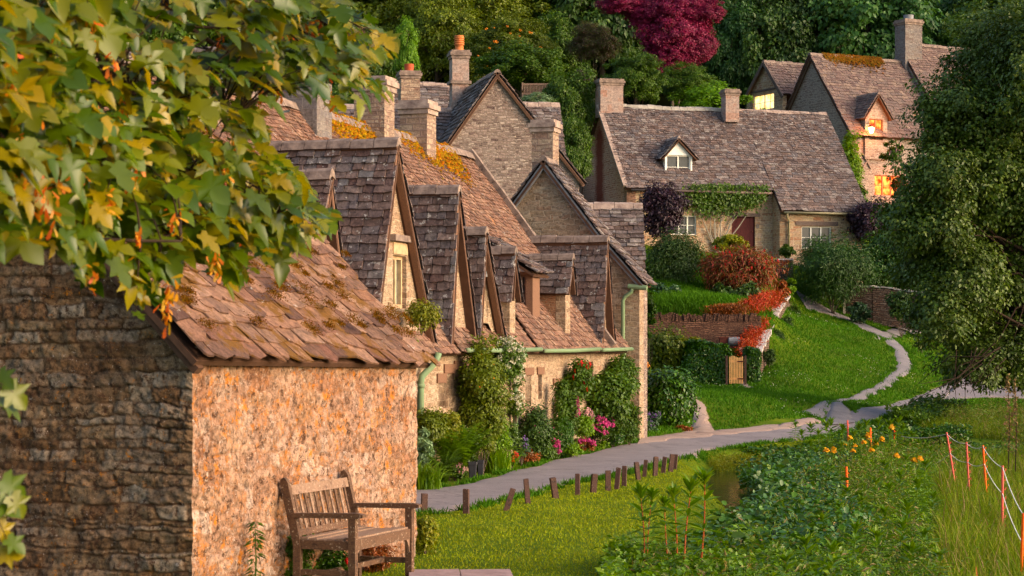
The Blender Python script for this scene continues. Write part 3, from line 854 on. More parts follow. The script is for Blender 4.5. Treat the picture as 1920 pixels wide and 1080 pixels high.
# ================================================================== the row
TH = math.radians(17)
uF = (math.sin(TH), math.cos(TH))
F = Fr((-1.4, 35), uF)                         # facade of the row, N to the right
row = {}
def cottage(key, name, label, u, group='old stone cottages joined in one row'):
    row[key] = thing(name, label, 'cottage', F.pt(u, 0, 0), group); return row[key]
def main_roof(parent, u0, u1, zr=6.4, d=3.0, dmoss=True, eave_drop=0.0):
    ze = 2.12-eave_drop
    roof_plane('roof', parent, [F.pt(u0, .22, ze), F.pt(u1, .22, ze), F.pt(u1, -d, zr), F.pt(u0, -d, zr)], M['tile_row'], (.135, .085), (.1, .22), .02)
    roof_plane('roof', parent, [F.pt(u1, -2*d-.2, ze), F.pt(u0, -2*d-.2, ze), F.pt(u0, -d, zr), F.pt(u1, -d, zr)], M['tile_row'], (.34, .28), (.3, .6), .022)
    ridge('ridge', parent, F.pt(u0, -d, zr+.03), F.pt(u1, -d, zr+.03), 'ridge')
def wbox(u0, z0, u1, z1): return (u0, z0, u1, z1)
# cottage 1 (two tall dormers, nearest)
c1 = cottage('a', 'cottage', 'nearest cottage of the row with the two tallest brown dormer roofs, behind the shed', -3)
h1 = [(-3.6, .9, -2.8, 1.7), (-1.3, .8, -.3, 1.65)]
wall('wall', c1, M['stone'], F, [(-9, -.3), (1.0, -.3), (1.0, 2.2), (-9, 2.2)], h1, .4)
for h in h1: window(c1, F, h, 'dark', 2)
main_roof(c1, -12, 1.0)
gabled(c1, F, (622, 328), (606, 450), (639, 480), 2.25, 2.4)
aB = F.hit(747, 268, .15)
hb = rect(F, 737, 481, 762, 577)
gabled(c1, F, (747, 269), (715, 552), (803, 570), 2.25, 3.2, holes=[hb])
window(c1, F, hb, 'stone', 2, 1, lit=None)
hood = (hb[0]-.15, hb[3]+.22, hb[2]+.12, hb[3]+.32)
beam(c1, F, hood, 'ridge', .1, 'hood_mould'); beam(c1, F, (hb[0]-.02, hb[3]+.02, hb[2]+.02, hb[3]+.2), 'mullion', .02)
chimney(c1, F.pt(2.35-.6, -2.9, 0)[:2], F.N, .78, .7, 5.6, 7.72, M['stone_chim_g'], name='chimney')
# cottage 2
c2 = cottage('b', 'cottage', 'second cottage of the row with two slim dormers and mossy pinkish main roof', 3)
w2 = [rect(F, 846, 705, 853, 760), rect(F, 862, 690, 872, 768), rect(F, 826, 716, 833, 758)]
w2 = [rect(F, 822, 718, 831, 762), rect(F, 835, 700, 847, 765), rect(F, 854, 693, 872, 745)]
wall('wall', c2, M['stone'], F, [(1.0, -.3), (5.75, -.3), (5.75, 2.2), (1.0, 2.2)], w2, .4)
for h in w2:
    window(c2, F, h, 'dark', 1, 3); beam(c2, F, (h[0]-.1, h[3]+.003, h[2]+.1, h[3]+.16), 'frame_dark', .03)
main_roof(c2, 1.0, 5.75)
hc = rect(F, 851, 470, 859, 560)
gabled(c2, F, (861, 356), (849, 632), (895, 640), 2.25, 2.3)
hd = rect(F, 905, 520, 915, 606)
gabled(c2, F, (912, 434), (902, 633), (946, 624), 2.25, 1.8, holes=[hd])
window(c2, F, hd, 'stone', 1, 4); beam(c2, F, (hd[0]-.08, hd[3]+.003, hd[2]+.12, hd[3]+.1), 'lead', .06)
moss_line(c2, F.pt(1, -3, 6.42), F.pt(5.75, -3, 6.42), 2600, .38, .06, nrm([.956*3.2, -.292*3.2, -4.28]))
chimney(c2, F.pt(5.25, -2.9, 0)[:2], F.N, .62, .55, 5.7, 7.22, M['stone_chim'], name='chimney')
# cottage 3
c3_ = cottage('c', 'cottage', 'third cottage of the row with low brick-cheeked dormers and an orange mossy ridge', 8)
w3_ = [rect(F, 985, 703, 996, 762), rect(F, 1009, 702, 1016, 748), rect(F, 1040, 722, 1049, 775)]
wall('wall', c3_, M['stone'], F, [(5.75, -.3), (10.2, -.3), (10.2, 2.2), (5.75, 2.2)], w3_, .4)
for h in w3_[:2]:
    window(c3_, F, h, 'dark', 1, 3); beam(c3_, F, (h[0]-.1, h[3]+.003, h[2]+.1, h[3]+.14), 'frame_dark', .03)
mbd = MB(); h = w3_[2]; mbd.box(F.pt((h[0]+h[2])/2, -.12, (h[1]+h[3])/2), F.U*(h[2]-h[0])/2, F.N*.03, np.array([0, 0, (h[3]-h[1])/2])); mbd.build('door', M['frame_dark'], c3_)
beam(c3_, F, (h[0]-.15, h[3]+.003, h[2]+.15, h[3]+.14), 'frame_dark', .03)
main_roof(c3_, 5.75, 11.4)
moss_line(c3_, F.pt(5.9, -3, 6.42), F.pt(11.3, -3, 6.42), 4600, .42, .06, nrm([.956*3.2, -.292*3.2, -4.28]))
# main roof verge (gable parapet) at the far end
mbv = MB()
for i in range(12):
    f0, f1 = i/12, (i+1)/12
    p0 = F.pt(11.42, .25-3.25*f0, 2.16+4.28*f0); p1 = F.pt(11.42, .25-3.25*f1, 2.16+4.28*f1)
    mbv.box((p0+p1)/2+np.array([0, 0, .05]), (p1-p0)/2*.97, F.U*R(.07, .1), nrm(np.cross(p1-p0, F.U))*R(.07, .09))
mbv.build('verge', M['ridge'], c3_)
# full dormers with masonry cheeks
def box_dormer(parent, fx, apex, eave_z, lf, rf, L, hole=None, cheek='stone_brick', over=.1):
    a = fx.hit(*apex, over); l = fx.hit(*lf, over); r = fx.hit(*rf, over)
    lu, ru = l[0], r[0]
    ze = eave_z
    ww = [(lu+.08, 2.2), (ru-.08, 2.2), (ru-.08, ze+.05), (a[0], a[1]-.1), (lu+.08, ze+.05)]
    wall('front_wall', parent, M['stone'], fx, ww, [hole] if hole else [], .2, 0.0)
    # cheek facing down the lane
    ck = Fr(fx.pt(lu+.085, 0, 0)[:2], -fx.N, -fx.U)
    wall('cheek', parent, M[cheek], ck, [(.2, 2.2), (L, 2.2), (L, ze+.04), (.2, ze+.04)], [], .15)
    ck2 = Fr(fx.pt(ru-.085, 0, 0)[:2], -fx.N, fx.U)
    wall('cheek', parent, M[cheek], ck2, [(.2, 2.2), (L, 2.2), (L, ze+.04), (.2, ze+.04)], [], .15)
    for q in (lu-.04, ru+.04):
        roof_plane('roof_slope', parent, [fx.pt(q, over-L, ze), fx.pt(q, over, ze), fx.pt(a[0], over, a[1]), fx.pt(a[0], over-L, a[1])], M['tile_dormer'], (.17, .13), (.18, .34), sg=.4)
    ridge('ridge', parent, fx.pt(a[0], over+.02, a[1]+.02), fx.pt(a[0], over-L, a[1]+.02), 'ridge', .11, .34, .09, .4)
    return a, lu, ru
# dormer with brick cheek (apex 967,469)
aE = F.hit(967, 470, .1); 
uE = aE[0]; sE = F.pt(uE, 0, 0)[1]
hE = (uE-.12, 2.75, uE+.16, 3.35)
box_dormer(c3_, F, (967, 470), H+(650-560)/104., (963, 560), (978, 556), 1.9, None)
# glazed cheek of a small hipped dormer behind it
fE = Fr(F.pt(7.0, -.55, 0)[:2], -F.N, -F.U)
rr = rect(fE, 972, 513, 995, 590)
wall('cheek', c3_, M['frame_dark'], fE, [(rr[0]-.04, rr[1]-.05), (rr[2]+.04, rr[1]-.05), (rr[2]+.04, rr[3]+.04), (rr[0]-.04, rr[3]+.04)], [(rr[0]+.1, rr[1]+.02, rr[2]-.02, rr[3]-.02)], .5)
window(c3_, fE, (rr[0]+.1, rr[1]+.02, rr[2]-.02, rr[3]-.02), 'dark', 1, 4)
p0 = fE.pt(rr[0]-.15, .18, rr[3]+.02); p1 = fE.pt(rr[0]-.15, -.9, rr[3]+.02); p2 = fE.pt(rr[0]+1.0, -.9, rr[3]+.75); p3 = fE.pt(rr[0]+1.0, .18, rr[3]+.75)
roof_plane('roof_slope', c3_, [p0, p1, p2, p3], M['tile_dormer'], (.17, .14), (.18, .34), sg=.2)
# second brick-cheeked dormer (apex 1074,481)
box_dormer(c3_, F, (1075, 482), H+(650-549)/93., (1067, 549), (1080, 549), 2.2, None)
chimney(c3_, F.pt(7.9, -2.95, 0)[:2], F.N, .58, .56, 5.9, 7.06, M['stone_chim'], name='chimney')
# big cross gable G at the far end of the row
c4 = cottage('d', 'cottage', 'fourth cottage of the row with one broad low dormer above climbing roses', 11.5)
w4 = [rect(F, 1102, 678, 1112, 705)]
wall('wall', c4, M['stone'], F, [(10.2, -.3), (13.2, -.3), (13.2, 2.2), (10.2, 2.2)], w4, .4)
window(c4, F, w4[0], 'dark', 1, 2)
roof_plane('roof', c4, [F.pt(11.45, .22, 2.12), F.pt(13.0, .22, 2.12), F.pt(13.0, -1.7, 4.6), F.pt(11.45, -1.7, 4.6)], M['tile_row'], (.2, .15), (.16, .3), .022)
gabled(c4, F, (1140, 449), (1131, 638), (1153, 642), 2.25, 2.3, expo=(.17, .13))
# gutters of the row
def gutter(parent, pts, r=.042, mat='copper', hoop=True):
    mb = MB(); mb.tube(pts, r, 10)
    return mb.build('gutter', M[mat], parent, True)
def downpipe(parent, pts, r=.045, mat='copper', collars=True):
    mb = MB(); mb.tube(pts, r, 10)
    a, b = np.asarray(pts[-2]), np.asarray(pts[-1])
    for f in (.02, .35, .7):
        c = a+(b-a)*f; d = nrm(b-a)*.03
        mb.tube([c-d, c+d], r*1.3, 10)
    return mb.build('downpipe', M[mat], parent, True)
g0 = F.hit(812, 657, .3)
gutter(c2, [F.pt(1.2, .3, 2.14), F.pt(3.2, .3, 2.13), F.pt(5.7, .3, 2.15)])
uA = F.hit(813, 700, .3)[0]
downpipe(c2, [F.pt(uA+.25, .3, 2.1), F.pt(uA+.22, .26, 1.95), F.pt(uA, .1, 1.72), F.pt(uA, .08, 1.6), F.pt(uA, .08, .05)], .055)
gutter(c3_, [F.pt(5.9, .3, 2.12), F.pt(8, .3, 2.12), F.pt(10.1, .3, 2.15)])
uB = F.hit(968, 700, .12)[0]
downpipe(c3_, [F.pt(uB+.1, .28, 2.08), F.pt(uB+.05, .14, 1.9), F.pt(uB, .1, 1.75), F.pt(uB, .1, .0)], .05)
gutter(c4, [F.pt(10.3, .3, 2.13), F.pt(12.9, .3, 2.15)])

# end cottage with the broad pale gable facing the lane
FH = Fr(F.pt(13.2, 0, 0)[:2], F.N, -F.U)          # u to the right of the photograph, facing the camera
ch = thing('cottage', 'end cottage of the row with a broad pale stone gable', 'cottage', FH.pt(-1, 0, 0), 'old stone cottages joined in one row')
row['h'] = ch
ap = FH.hit(1022, 309); re = FH.hit(1199, 530); ru = re[0]
lu = 2*ap[0]-ru
kn = FH.hit(1127, 447)
wall('gable_wall', ch, M['stone'], FH, [(lu, -.3), (ru, -.3), (ru, re[1]), kn, (ap[0], ap[1]), (2*ap[0]-kn[0], kn[1]), (lu, re[1])], [], .4)
LH = 4.6
dz = .1
for sgn, q in ((1, ru), (-1, lu)):
    kk = kn[0] if sgn > 0 else 2*ap[0]-kn[0]
    ex, ez = q+sgn*.14, re[1]-.13+dz; LH = .75
    roof_plane('roof', ch, [FH.pt(ex, .16, ez), FH.pt(ex, -LH, ez), FH.pt(kk, -LH, kn[1]+dz), FH.pt(kk, .16, kn[1]+dz)], M['tile_grey'], (.19, .16), (.18, .34), sg=.5)
    roof_plane('roof', ch, [FH.pt(kk, .16, kn[1]+dz), FH.pt(kk, -LH, kn[1]+dz), FH.pt(ap[0], -LH, ap[1]+dz), FH.pt(ap[0], .16, ap[1]+dz)], M['tile_grey'], (.17, .13), (.18, .34), sg=.5)
LH = .75
ridge('ridge', ch, FH.pt(ap[0], .18, ap[1]+dz+.03), FH.pt(ap[0], -LH, ap[1]+dz+.03), 'ridge', .13)
mb = MB()
for (a1, b1), (a2, b2) in ((ap, kn), (kn, (ru+.1, re[1]-.1)), (ap, (2*ap[0]-kn[0], kn[1]))):
    p0, p1 = FH.pt(a1, .1, b1-.02), FH.pt(a2, .1, b2-.02)
    mb.box((p0+p1)/2, (p1-p0)/2, FH.N*.045, nrm(np.cross(p1-p0, FH.N))*.055)
mb.build('bargeboard', M['lead'], ch)
wall('wall', ch, M['stone_grey'], Fr(FH.pt(ru, 0, 0)[:2], -FH.N, FH.U), [(.4, -.3), (.75, -.3), (.75, re[1]), (.4, re[1])], [], .35)
# cross gable on its far slope: slates facing the camera, gable to the right
# gutter return and tall green downpipe
pz = lambda px, py, n=.12: FH.pt(*[FH.hit(px, py, n)[0], n, FH.hit(px, py, n)[1]])
gb = MB(); gb.tube([pz(1178, 537), pz(1213, 540)], .06, 10)
gb.build('gutter', M['copper'], ch)
gb = MB(); gb.box(pz(1168, 652), FH.U*.09, FH.N*.08, np.array([0, 0, .1])); gb.box(pz(1168, 658), FH.U*.06, FH.N*.05, np.array([0, 0, .09])); gb.build('hopper', M['copper'], ch)
downpipe(ch, [pz(1186, 540), pz(1184, 547), pz(1172, 556), pz(1168, 563), pz(1168, 650), pz(1168, 820)], .045)
cx_ = thing('cottage', 'slated cross wing beyond the broad pale gable at the row end', 'cottage', P(1150, 500, 50)[:2].tolist()+[.3], 'old stone cottages joined in one row')
FX = Fr(P(1205, 0, 49.9)[:2], (1, .03), (.03, -1))
cpz = FH.pt(FH.hit(1026, 300, -.9)[0], -.75, 0)
chimney(ch, cpz[:2], FH.U, .5, .5, 3.0, H+(650-243)/80.5, M['stone_chim'], name='chimney')

# tall gabled house behind the row
TJ = math.radians(12.7)
yJ = 66.0; sJ = FP/yJ
FJ = Fr(P(933, 0, yJ)[:2], (math.cos(TJ), math.sin(TJ)), (math.sin(TJ), -math.cos(TJ)))
cj = thing('house', 'tall stone house behind the row with one large rough gable and dark slates', 'house', FJ.pt(0, 0, 2.5))
aj = FJ.hit(933, 137, .12); lj = FJ.hit(793, 338, .12); rj = FJ.hit(1081, 325, .12)
zl = min(lj[1], rj[1])
gabled(cj, FJ, (933, 135), (794, 335), (1082, 326), zl, 6.5, over=.14, tile='tile_grey', wmat='stone_grey', wallz=1.0, expo=(.24, .17), wid=(.2, .42), ins=.12, thick=.4, rg='ridge')
def on(fr, px, n): return fr.pt(fr.hit(px, 400, n)[0], n, 0)
pc4 = P(861, 180, 70.4)
chimney(cj, pc4[:2], FJ.U, .56, .5, 9.2, H+(650-103)/56.8, M['stone_ash'], 'ridge', pot=(.5, .155, 'terra'), name='chimney', shoulder=H+(650-156)/56.8)
# wings of that house, each its own roof
wj = thing('house', 'low slated wing left of the tall rough gable behind two chimneys', 'house', P(810, 300, 68)[:2].tolist()+[3])
FW = Fr(P(820, 0, 67.0)[:2], FJ.U[:2], FJ.N[:2])
def slope_facing(parent, fr, x0, x1, ytop, ybot, run, mat, expo=(.2, .15), base=None, skew=0):
    """slope that faces the camera: eave at ybot (n=0), ridge at ytop set back by run"""
    a = fr.hit(x0, ybot, 0); b = fr.hit(x1, ybot, 0)
    c = fr.hit(x1+skew, ytop, -run); d = fr.hit(x0+skew, ytop, -run)
    zb = (a[1]+b[1])/2; zt = (c[1]+d[1])/2
    roof_plane('roof', parent, [fr.pt(a[0], 0, zb), fr.pt(b[0], 0, zb), fr.pt(c[0], -run, zt), fr.pt(d[0], -run, zt)], mat, expo, (.2, .4), sg=.6)
    roof_plane('roof', parent, [fr.pt(b[0], -2*run, zb), fr.pt(a[0], -2*run, zb), fr.pt(d[0], -run, zt), fr.pt(c[0], -run, zt)], mat, (.4, .35), (.4, .7), sg=.6)
    ridge('ridge', parent, fr.pt(d[0], -run, zt+.03), fr.pt(c[0], -run, zt+.03), 'ridge_pale', .14)
    if base is not None:
        wall('wall', parent, M['stone_grey'], fr, [(a[0]+.1, base), (b[0]-.1, base), (b[0]-.1, zb+.05), (a[0]+.1, zb+.05)], [], .3, -.15)
        e = Fr(fr.pt(b[0]-.12, 0, 0)[:2], -fr.N, fr.U)
        wall('gable_wall', parent, M['stone_grey'], e, [(.2, base), (2*run-.2, base), (2*run-.2, zb), (run, zt-.08), (.2, zb)], [], .3)
        e = Fr(fr.pt(a[0]+.12, 0, 0)[:2], -fr.N, -fr.U)
        wall('gable_wall', parent, M['stone_grey'], e, [(.2, base), (2*run-.2, base), (2*run-.2, zb), (run, zt-.08), (.2, zb)], [], .3)
    return a, b
slope_facing(cx_, FX, 1085, 1211, 387, 531, 1.55, M['tile_grey'], (.15, .12), base=.2, skew=-6)
slope_facing(wj, FW, 622, 846, 203, 300, 2.0, M['tile_grey'], base=2.5)
wk = thing('house', 'farther dark slate roof with a humped ridge behind the chimney with red pot', 'house', P(790, 300, 80)[:2].tolist()+[5])
FW2 = Fr(P(800, 0, 78.0)[:2], FJ.U[:2], FJ.N[:2])
slope_facing(wk, FW2, 700, 842, 158, 240, 2.0, M['tile_grey'], base=4)
pc3 = P(767, 200, 75.5)
chimney(wk, pc3[:2], FJ.U, .68, .6, 9.2, H+(650-141)/52.98, M['stone_chim'], 'ridge', pot=(.26, .17, 'terra_red'), name='chimney')
wr = thing('house', 'small slated roof end right of the tall rough gable', 'house', P(1030, 300, 70)[:2].tolist()+[3])
FW3 = Fr(P(1030, 0, 73.0)[:2], FJ.U[:2], FJ.N[:2])
slope_facing(wr, FW3, 960, 1063, 197, 312, 2.2, M['tile_grey'], base=3, skew=-14)
# cross wing at the left behind the leaves
wl = thing('cottage', 'tall cross wing of dark slates at the upper left behind the maple leaves', 'cottage', F.pt(-1, -4, 0))
FL = Fr(F.pt(0, -3.2, 0)[:2], uF)
gabled(wl, FL, (557, 92), (546, 250), (580, 270), 5.3, 3.6, over=.12, tile='tile_dormer', wallz=1.0, expo=(.2, .16), ins=.1)

# ================================================================== hillside cottage (number 11)
AK = math.radians(15.7)
FK = Fr((4.73, 88.0), (math.cos(AK), math.sin(AK)), (math.sin(AK), -math.cos(AK)))
ck_ = thing('cottage', 'long hillside cottage with white dormer, dark red door and number 11', 'cottage', FK.pt(5, 0, 6.0))
zR = 12.5; sl = 1.044; uK = 6.42; Wk = 10.34
zE1 = zR-3.4*sl; zE2 = zR-(3.4+.85)*sl
roof_plane('roof', ck_, [FK.pt(-.12, .22, zE1-.22), FK.pt(uK, .22, zE1-.22), FK.pt(uK, -3.4, zR), FK.pt(-.12, -3.4, zR)], M['tile_grey'], (.17, .11), (.14, .32), .025)
roof_plane('roof', ck_, [FK.pt(uK+.004, 1.05, zE2-.2), FK.pt(Wk+.12, 1.05, zE2-.2), FK.pt(Wk+.12, -3.4, zR), FK.pt(uK+.004, -3.4, zR)], M['tile_grey'], (.17, .11), (.14, .32), .025)
roof_plane('roof', ck_, [FK.pt(Wk+.12, -7, zE1-.2), FK.pt(-.12, -7, zE1-.2), FK.pt(-.12, -3.4, zR), FK.pt(Wk+.12, -3.4, zR)], M['tile_grey'], (.3, .25), (.3, .6), .025)
ridge('ridge', ck_, FK.pt(-.1, -3.4, zR+.04), FK.pt(uK-.3, -3.4, zR+.04), 'mortar', .14, .4)
ridge('ridge', ck_, FK.pt(uK-.3, -3.4, zR+.0), FK.pt(Wk+.1, -3.4, zR-.0), 'ridge_pale', .15, .45)
w1 = rect(FK, 1258, 404, 1306, 440); dr = rect(FK, 1372, 405, 1416, 476)
wall('wall', ck_, M['stone_k'], FK, [(0, 4.5), (uK+.3, 4.5), (uK+.3, zE1), (0, zE1)], [w1, (dr[0], dr[1]+.01, dr[2], dr[3])], .4)
window(ck_, FK, w1, 'white', 3, 2)
mb = MB()
for i in range(5):
    a = dr[0]+(dr[2]-dr[0])*i/5; b = dr[0]+(dr[2]-dr[0])*(i+1)/5
    mb.box(FK.pt((a+b)/2, -.12, (dr[1]+dr[3])/2), FK.U*(b-a)*.485, FK.N*.03, np.array([0, 0, (dr[3]-dr[1])/2-.01]))
dd = mb.build('door', M['door_red'], ck_)
mb = MB(); mb.lathe(FK.pt(dr[2]-.1, -.07, 7.0), [(0, 0), (.03, .01), (.03, .05), (0, .06)], 8); mb.build('handle', M['rust'], dd)
beam(ck_, FK, rect(FK, 1364, 400, 1424, 405.5), 'lintel', .04)
FK2 = Fr(FK.pt(0, .78, 0)[:2], FK.U[:2], FK.N[:2])
w2k = rect(FK2, 1503, 425, 1559, 466)
wall('wall', ck_, M['stone_k'], FK2, [(uK+.05, 4.5), (Wk, 4.5), (Wk, zE2+.02), (uK+.05, zE2+.02)], [w2k], .4)
window(ck_, FK2, w2k, 'white', 3, 2)
beam(ck_, FK2, rect(FK2, 1492, 416, 1571, 422.5), 'lintel', .04)
e = Fr(FK.pt(uK+.052, 0, 0)[:2], FK.N[:2], -FK.U[:2])
wall('wall', ck_, M['stone_k'], e, [(-.0, 4.5), (.78, 4.5), (.78, zE2+.02), (0, zE1)], [], .3)
gl = Fr(FK.pt(0, 0, 0)[:2], -FK.N[:2], -FK.U[:2])
wall('gable_wall', ck_, M['stone_red'], gl, [(0, 4.5), (6.8, 4.5), (6.8, zE1), (3.4, zR-.06), (0, zE1)], [], .4, .0, uoff=0.0)
gr_ = Fr(FK.pt(Wk, .78, 0)[:2], -FK.N[:2], FK.U[:2])
wall('gable_wall', ck_, M['stone_k'], gr_, [(0, 4.5), (7.6, 4.5), (7.6, zE1), (4.18, zR-.06), (0, zE2)], [], .4)
# raised coping of the left verge
mb = MB()
for i in range(9):
    f0, f1 = i/9, (i+1)/9
    p0, p1 = FK.pt(-.12, .2-3.6*f0, zE1-.2+3.72*f0), FK.pt(-.12, .2-3.6*f1, zE1-.2+3.72*f1)
    mb.box((p0+p1)/2+np.array([0, 0, .05]), (p1-p0)/2*.97, FK.U*.1, nrm(np.cross(p1-p0, FK.U))*.05)
mb.build('verge', M['ridge_pale'], ck_)
chimney(ck_, FK.pt(.35, -3.35, 0)[:2], FK.U, 1.02, .72, 12.0, H+(650-155)/43.8, M['stone_ash'], 'ridge', name='chimney')
pk = P(1369, 200, 92.3)
chimney(ck_, pk[:2], FK.U, .62, .55, 11.9, H+(650-174)/43.3, M['stone_ash'], 'ridge', name='chimney')
gutter(ck_, [FK.pt(.1, .3, zE1-.3), FK.pt(uK-.1, .3, zE1-.32)], .05, 'lintel')
gutter(ck_, [FK.pt(uK+.1, 1.13, zE2-.28), FK.pt(Wk, 1.13, zE2-.3)], .05, 'pipe_tan')
ud = FK2.hit(1478, 420)[0]
downpipe(ck_, [FK.pt(ud-.18, 1.12, zE2-.32), FK.pt(ud-.15, 1.0, zE2-.45), FK.pt(ud, .86, zE2-.62), FK.pt(ud, .86, 5.8)], .045, 'pipe_tan')
# number 11 in small dark figures
mb = MB(); b0 = rect(FK, 1417, 421, 1424, 427)
for k in (0, 1):
    cx = (b0[0]+b0[2])/2+(-.035 if k == 0 else .035)
    mb.box(FK.pt(cx, .012, (b0[1]+b0[3])/2), FK.U*.011, FK.N*.01, np.array([0, 0, .07]))
    mb.box(FK.pt(cx-.014, .012, b0[3]-.012), FK.U*.01, FK.N*.01, np.array([0, 0, .012]))
    mb.box(FK.pt(cx, .013, b0[1]), FK.U*.024, FK.N*.01, np.array([0, 0, .009]))
mb.build('house_number', M['lead'], ck_)
# white dormer on its own frame
FD = Fr(FK.pt(0, -.55, 0)[:2], FK.U[:2], FK.N[:2])
r = rect(FD, 1247, 290, 1298, 337)
a = FD.hit(1271, 261)
wall('dormer_front', ck_, M['white'], FD, [(r[0], r[1]-.02), (r[2], r[1]-.02), (r[2], r[3]), (a[0], a[1]-.03), (r[0], r[3])], [(r[0]+.07, r[1]+.05, r[2]-.07, r[3]-.04)], .14)
window(ck_, FD, (r[0]+.07, r[1]+.05, r[2]-.07, r[3]-.04), 'white', 2, 2)
for q, sg_ in ((r[0], -1), (r[2], 1)):
    e = Fr(FD.pt(q, 0, 0)[:2], -FD.N[:2], FD.U[:2]*sg_)
    wall('cheek', ck_, M['white'], e, [(.14, r[1]), (1.6, r[3]), (1.6, r[3]), (.14, r[3])], [], .05)
    ex = q+sg_*.22; ez = r[3]-.22*(a[1]-r[3])/((r[2]-r[0])/2)
    roof_plane('roof_slope', ck_, [FD.pt(ex, .15, ez+.04), FD.pt(ex, -2.2, ez+.04), FD.pt(a[0], -2.2, a[1]+.04), FD.pt(a[0], .15, a[1]+.04)], M['tile_grey'], (.15, .12), (.16, .3), .02, sg=.2)
ridge('ridge', ck_, FD.pt(a[0], .16, a[1]+.08), FD.pt(a[0], -2.2, a[1]+.08), 'ridge_pale', .08, .3, .06, .2)

# ================================================================== upper house with lit windows
eM = (.89, .456); bM = (-.456, .89)
FM_ = Fr((16.24, 102.0), eM, (.456, -.89))       # facade, facing camera and right
hm = thing('house', 'upper stone house with mossy slate roof, tall grey chimney and orange lit windows', 'house', FM_.pt(3, 0, 9))
WM = 13.0; zEm = 12.5; zRm = 16.45; dM = 3.2
fz = lambda px, py, n=0: FM_.hit(px, py, n)
wA = rect(FM_, 1640, 330, 1688, 366)
wall('wall', hm, M['stone_upper'], FM_, [(0, 7), (WM, 7), (WM, zEm), (0, zEm)], [wA], .4)
window(hm, FM_, wA, 'dark', 3, 2, lit='lit_orange')
GM = Fr(FM_.pt(0, 0, 0)[:2], bM, (-.89, -.456))
wall('gable_wall', hm, M['stone_upper'], GM, [(0, 7), (2*dM, 7), (2*dM, zEm), (dM, zRm), (0, zEm)], [], .4)
u1m = FM_.hit(1693, 150, -dM)[0]
o = .25*(zRm-zEm)/dM
roof_plane('roof', hm, [FM_.pt(-.22, .25, zEm-o+.1), FM_.pt(u1m, .25, zEm-o+.1), FM_.pt(u1m, -dM, zRm+.1), FM_.pt(-.22, -dM, zRm+.1)], M['tile_upper'], (.24, .15), (.2, .4), .028)
roof_plane('roof', hm, [FM_.pt(u1m, .25, zEm+.3), FM_.pt(WM, .25, zEm+.3), FM_.pt(WM, -dM-.4, zRm+1.05), FM_.pt(u1m, -dM-.4, zRm+1.05)], M['tile_upper'], (.24, .15), (.2, .4), .028)
roof_plane('roof', hm, [FM_.pt(u1m, -2*dM-.25, zEm-o+.1), FM_.pt(-.22, -2*dM-.25, zEm-o+.1), FM_.pt(-.22, -dM, zRm+.1), FM_.pt(u1m, -dM, zRm+.1)], M['tile_upper'], (.4, .3), (.4, .6), .028)
ridge('ridge', hm, FM_.pt(-.22, -dM, zRm+.13), FM_.pt(u1m, -dM, zRm+.13), 'ridge')
ridge('ridge', hm, FM_.pt(u1m, -dM-.4, zRm+1.08), FM_.pt(WM, -dM-.4, zRm+1.08), 'ridge')
wall('gable_wall', hm, M['stone_upper'], Fr(FM_.pt(u1m+.05, 0, 0)[:2], bM, (-.89, -.456)), [(0, zEm-.5), (2*dM, zEm-.5), (2*dM, zEm), (dM+.4, zRm+1.0), (0, zEm+.25)], [], .3)
moss_line(hm, FM_.pt(0, -dM, zRm+.15), FM_.pt(u1m, -dM, zRm+.15), 2600, .35, .1, nrm(FM_.N*dM-np.array([0, 0, zRm-zEm])), 'moss_dark')
mb = MB()
for i in (0, 1):
    for (q0, q1) in (((-.16, zEm-.15), (dM, zRm+.02)), ((2*dM+.16, zEm-.15), (dM, zRm+.02))):
        p0, p1 = GM.pt(q0[0], .13, q0[1]), GM.pt(q1[0], .13, q1[1])
        if i == 0: mb.box((p0+p1)/2, (p1-p0)/2, GM.N*.04, nrm(np.cross(p1-p0, GM.N))*.1)
mb.build('bargeboard', M['lintel'], hm)
pcm = FM_.pt(u1m+.35, -dM, 0)
chimney(hm, pcm[:2], FM_.U, 1.05, .85, 15.2, H+(650-38)/37.5, M['stone_chim_g'], 'ridge', pot=(.25, .26, 'lead'), name='chimney', shoulder=H+(650-150)/37.5-.4)
# its dormer with the bright light
FMd = Fr(FM_.pt(0, .12, 0)[:2], eM, FM_.N[:2])
ad = FMd.hit(1645, 176, .1); ld = FMd.hit(1627, 222, .1); rd = FMd.hit(1661, 222, .1)
hw = rect(FMd, 1630, 224, 1656, 262)
u0_, u1_ = hw[0]-.25, hw[2]+.25
wall('dormer_front', hm, M['stone_upper'], FMd, [(u0_, 11.2), (u1_, 11.2), (u1_, hw[3]+.15), ((u0_+u1_)/2, ad[1]-.1), (u0_, hw[3]+.15)], [hw], .2)
window(hm, FMd, hw, 'dark', 2, 2, lit='lit_orange')
for q, sg_ in ((u0_, -1), (u1_, 1)):
    e = Fr(FMd.pt(q, 0, 0)[:2], -FMd.N[:2], FMd.U[:2]*sg_)
    wall('cheek', hm, M['stone_upper'], e, [(.2, 11.5), (2, 11.5), (2, hw[3]+.15), (.2, hw[3]+.15)], [], .1)
    roof_plane('roof_slope', hm, [FMd.pt(q+sg_*.2, .2, hw[3]+.0), FMd.pt(q+sg_*.2, -2.6, hw[3]+.0), FMd.pt((u0_+u1_)/2, -2.6, ad[1]), FMd.pt((u0_+u1_)/2, .2, ad[1])], M['tile_upper'], (.18, .14), (.18, .34), .025, sg=.2)
ridge('ridge', hm, FMd.pt((u0_+u1_)/2, .22, ad[1]+.03), FMd.pt((u0_+u1_)/2, -2.6, ad[1]+.03), 'ridge', .1, .34, .08, .2)
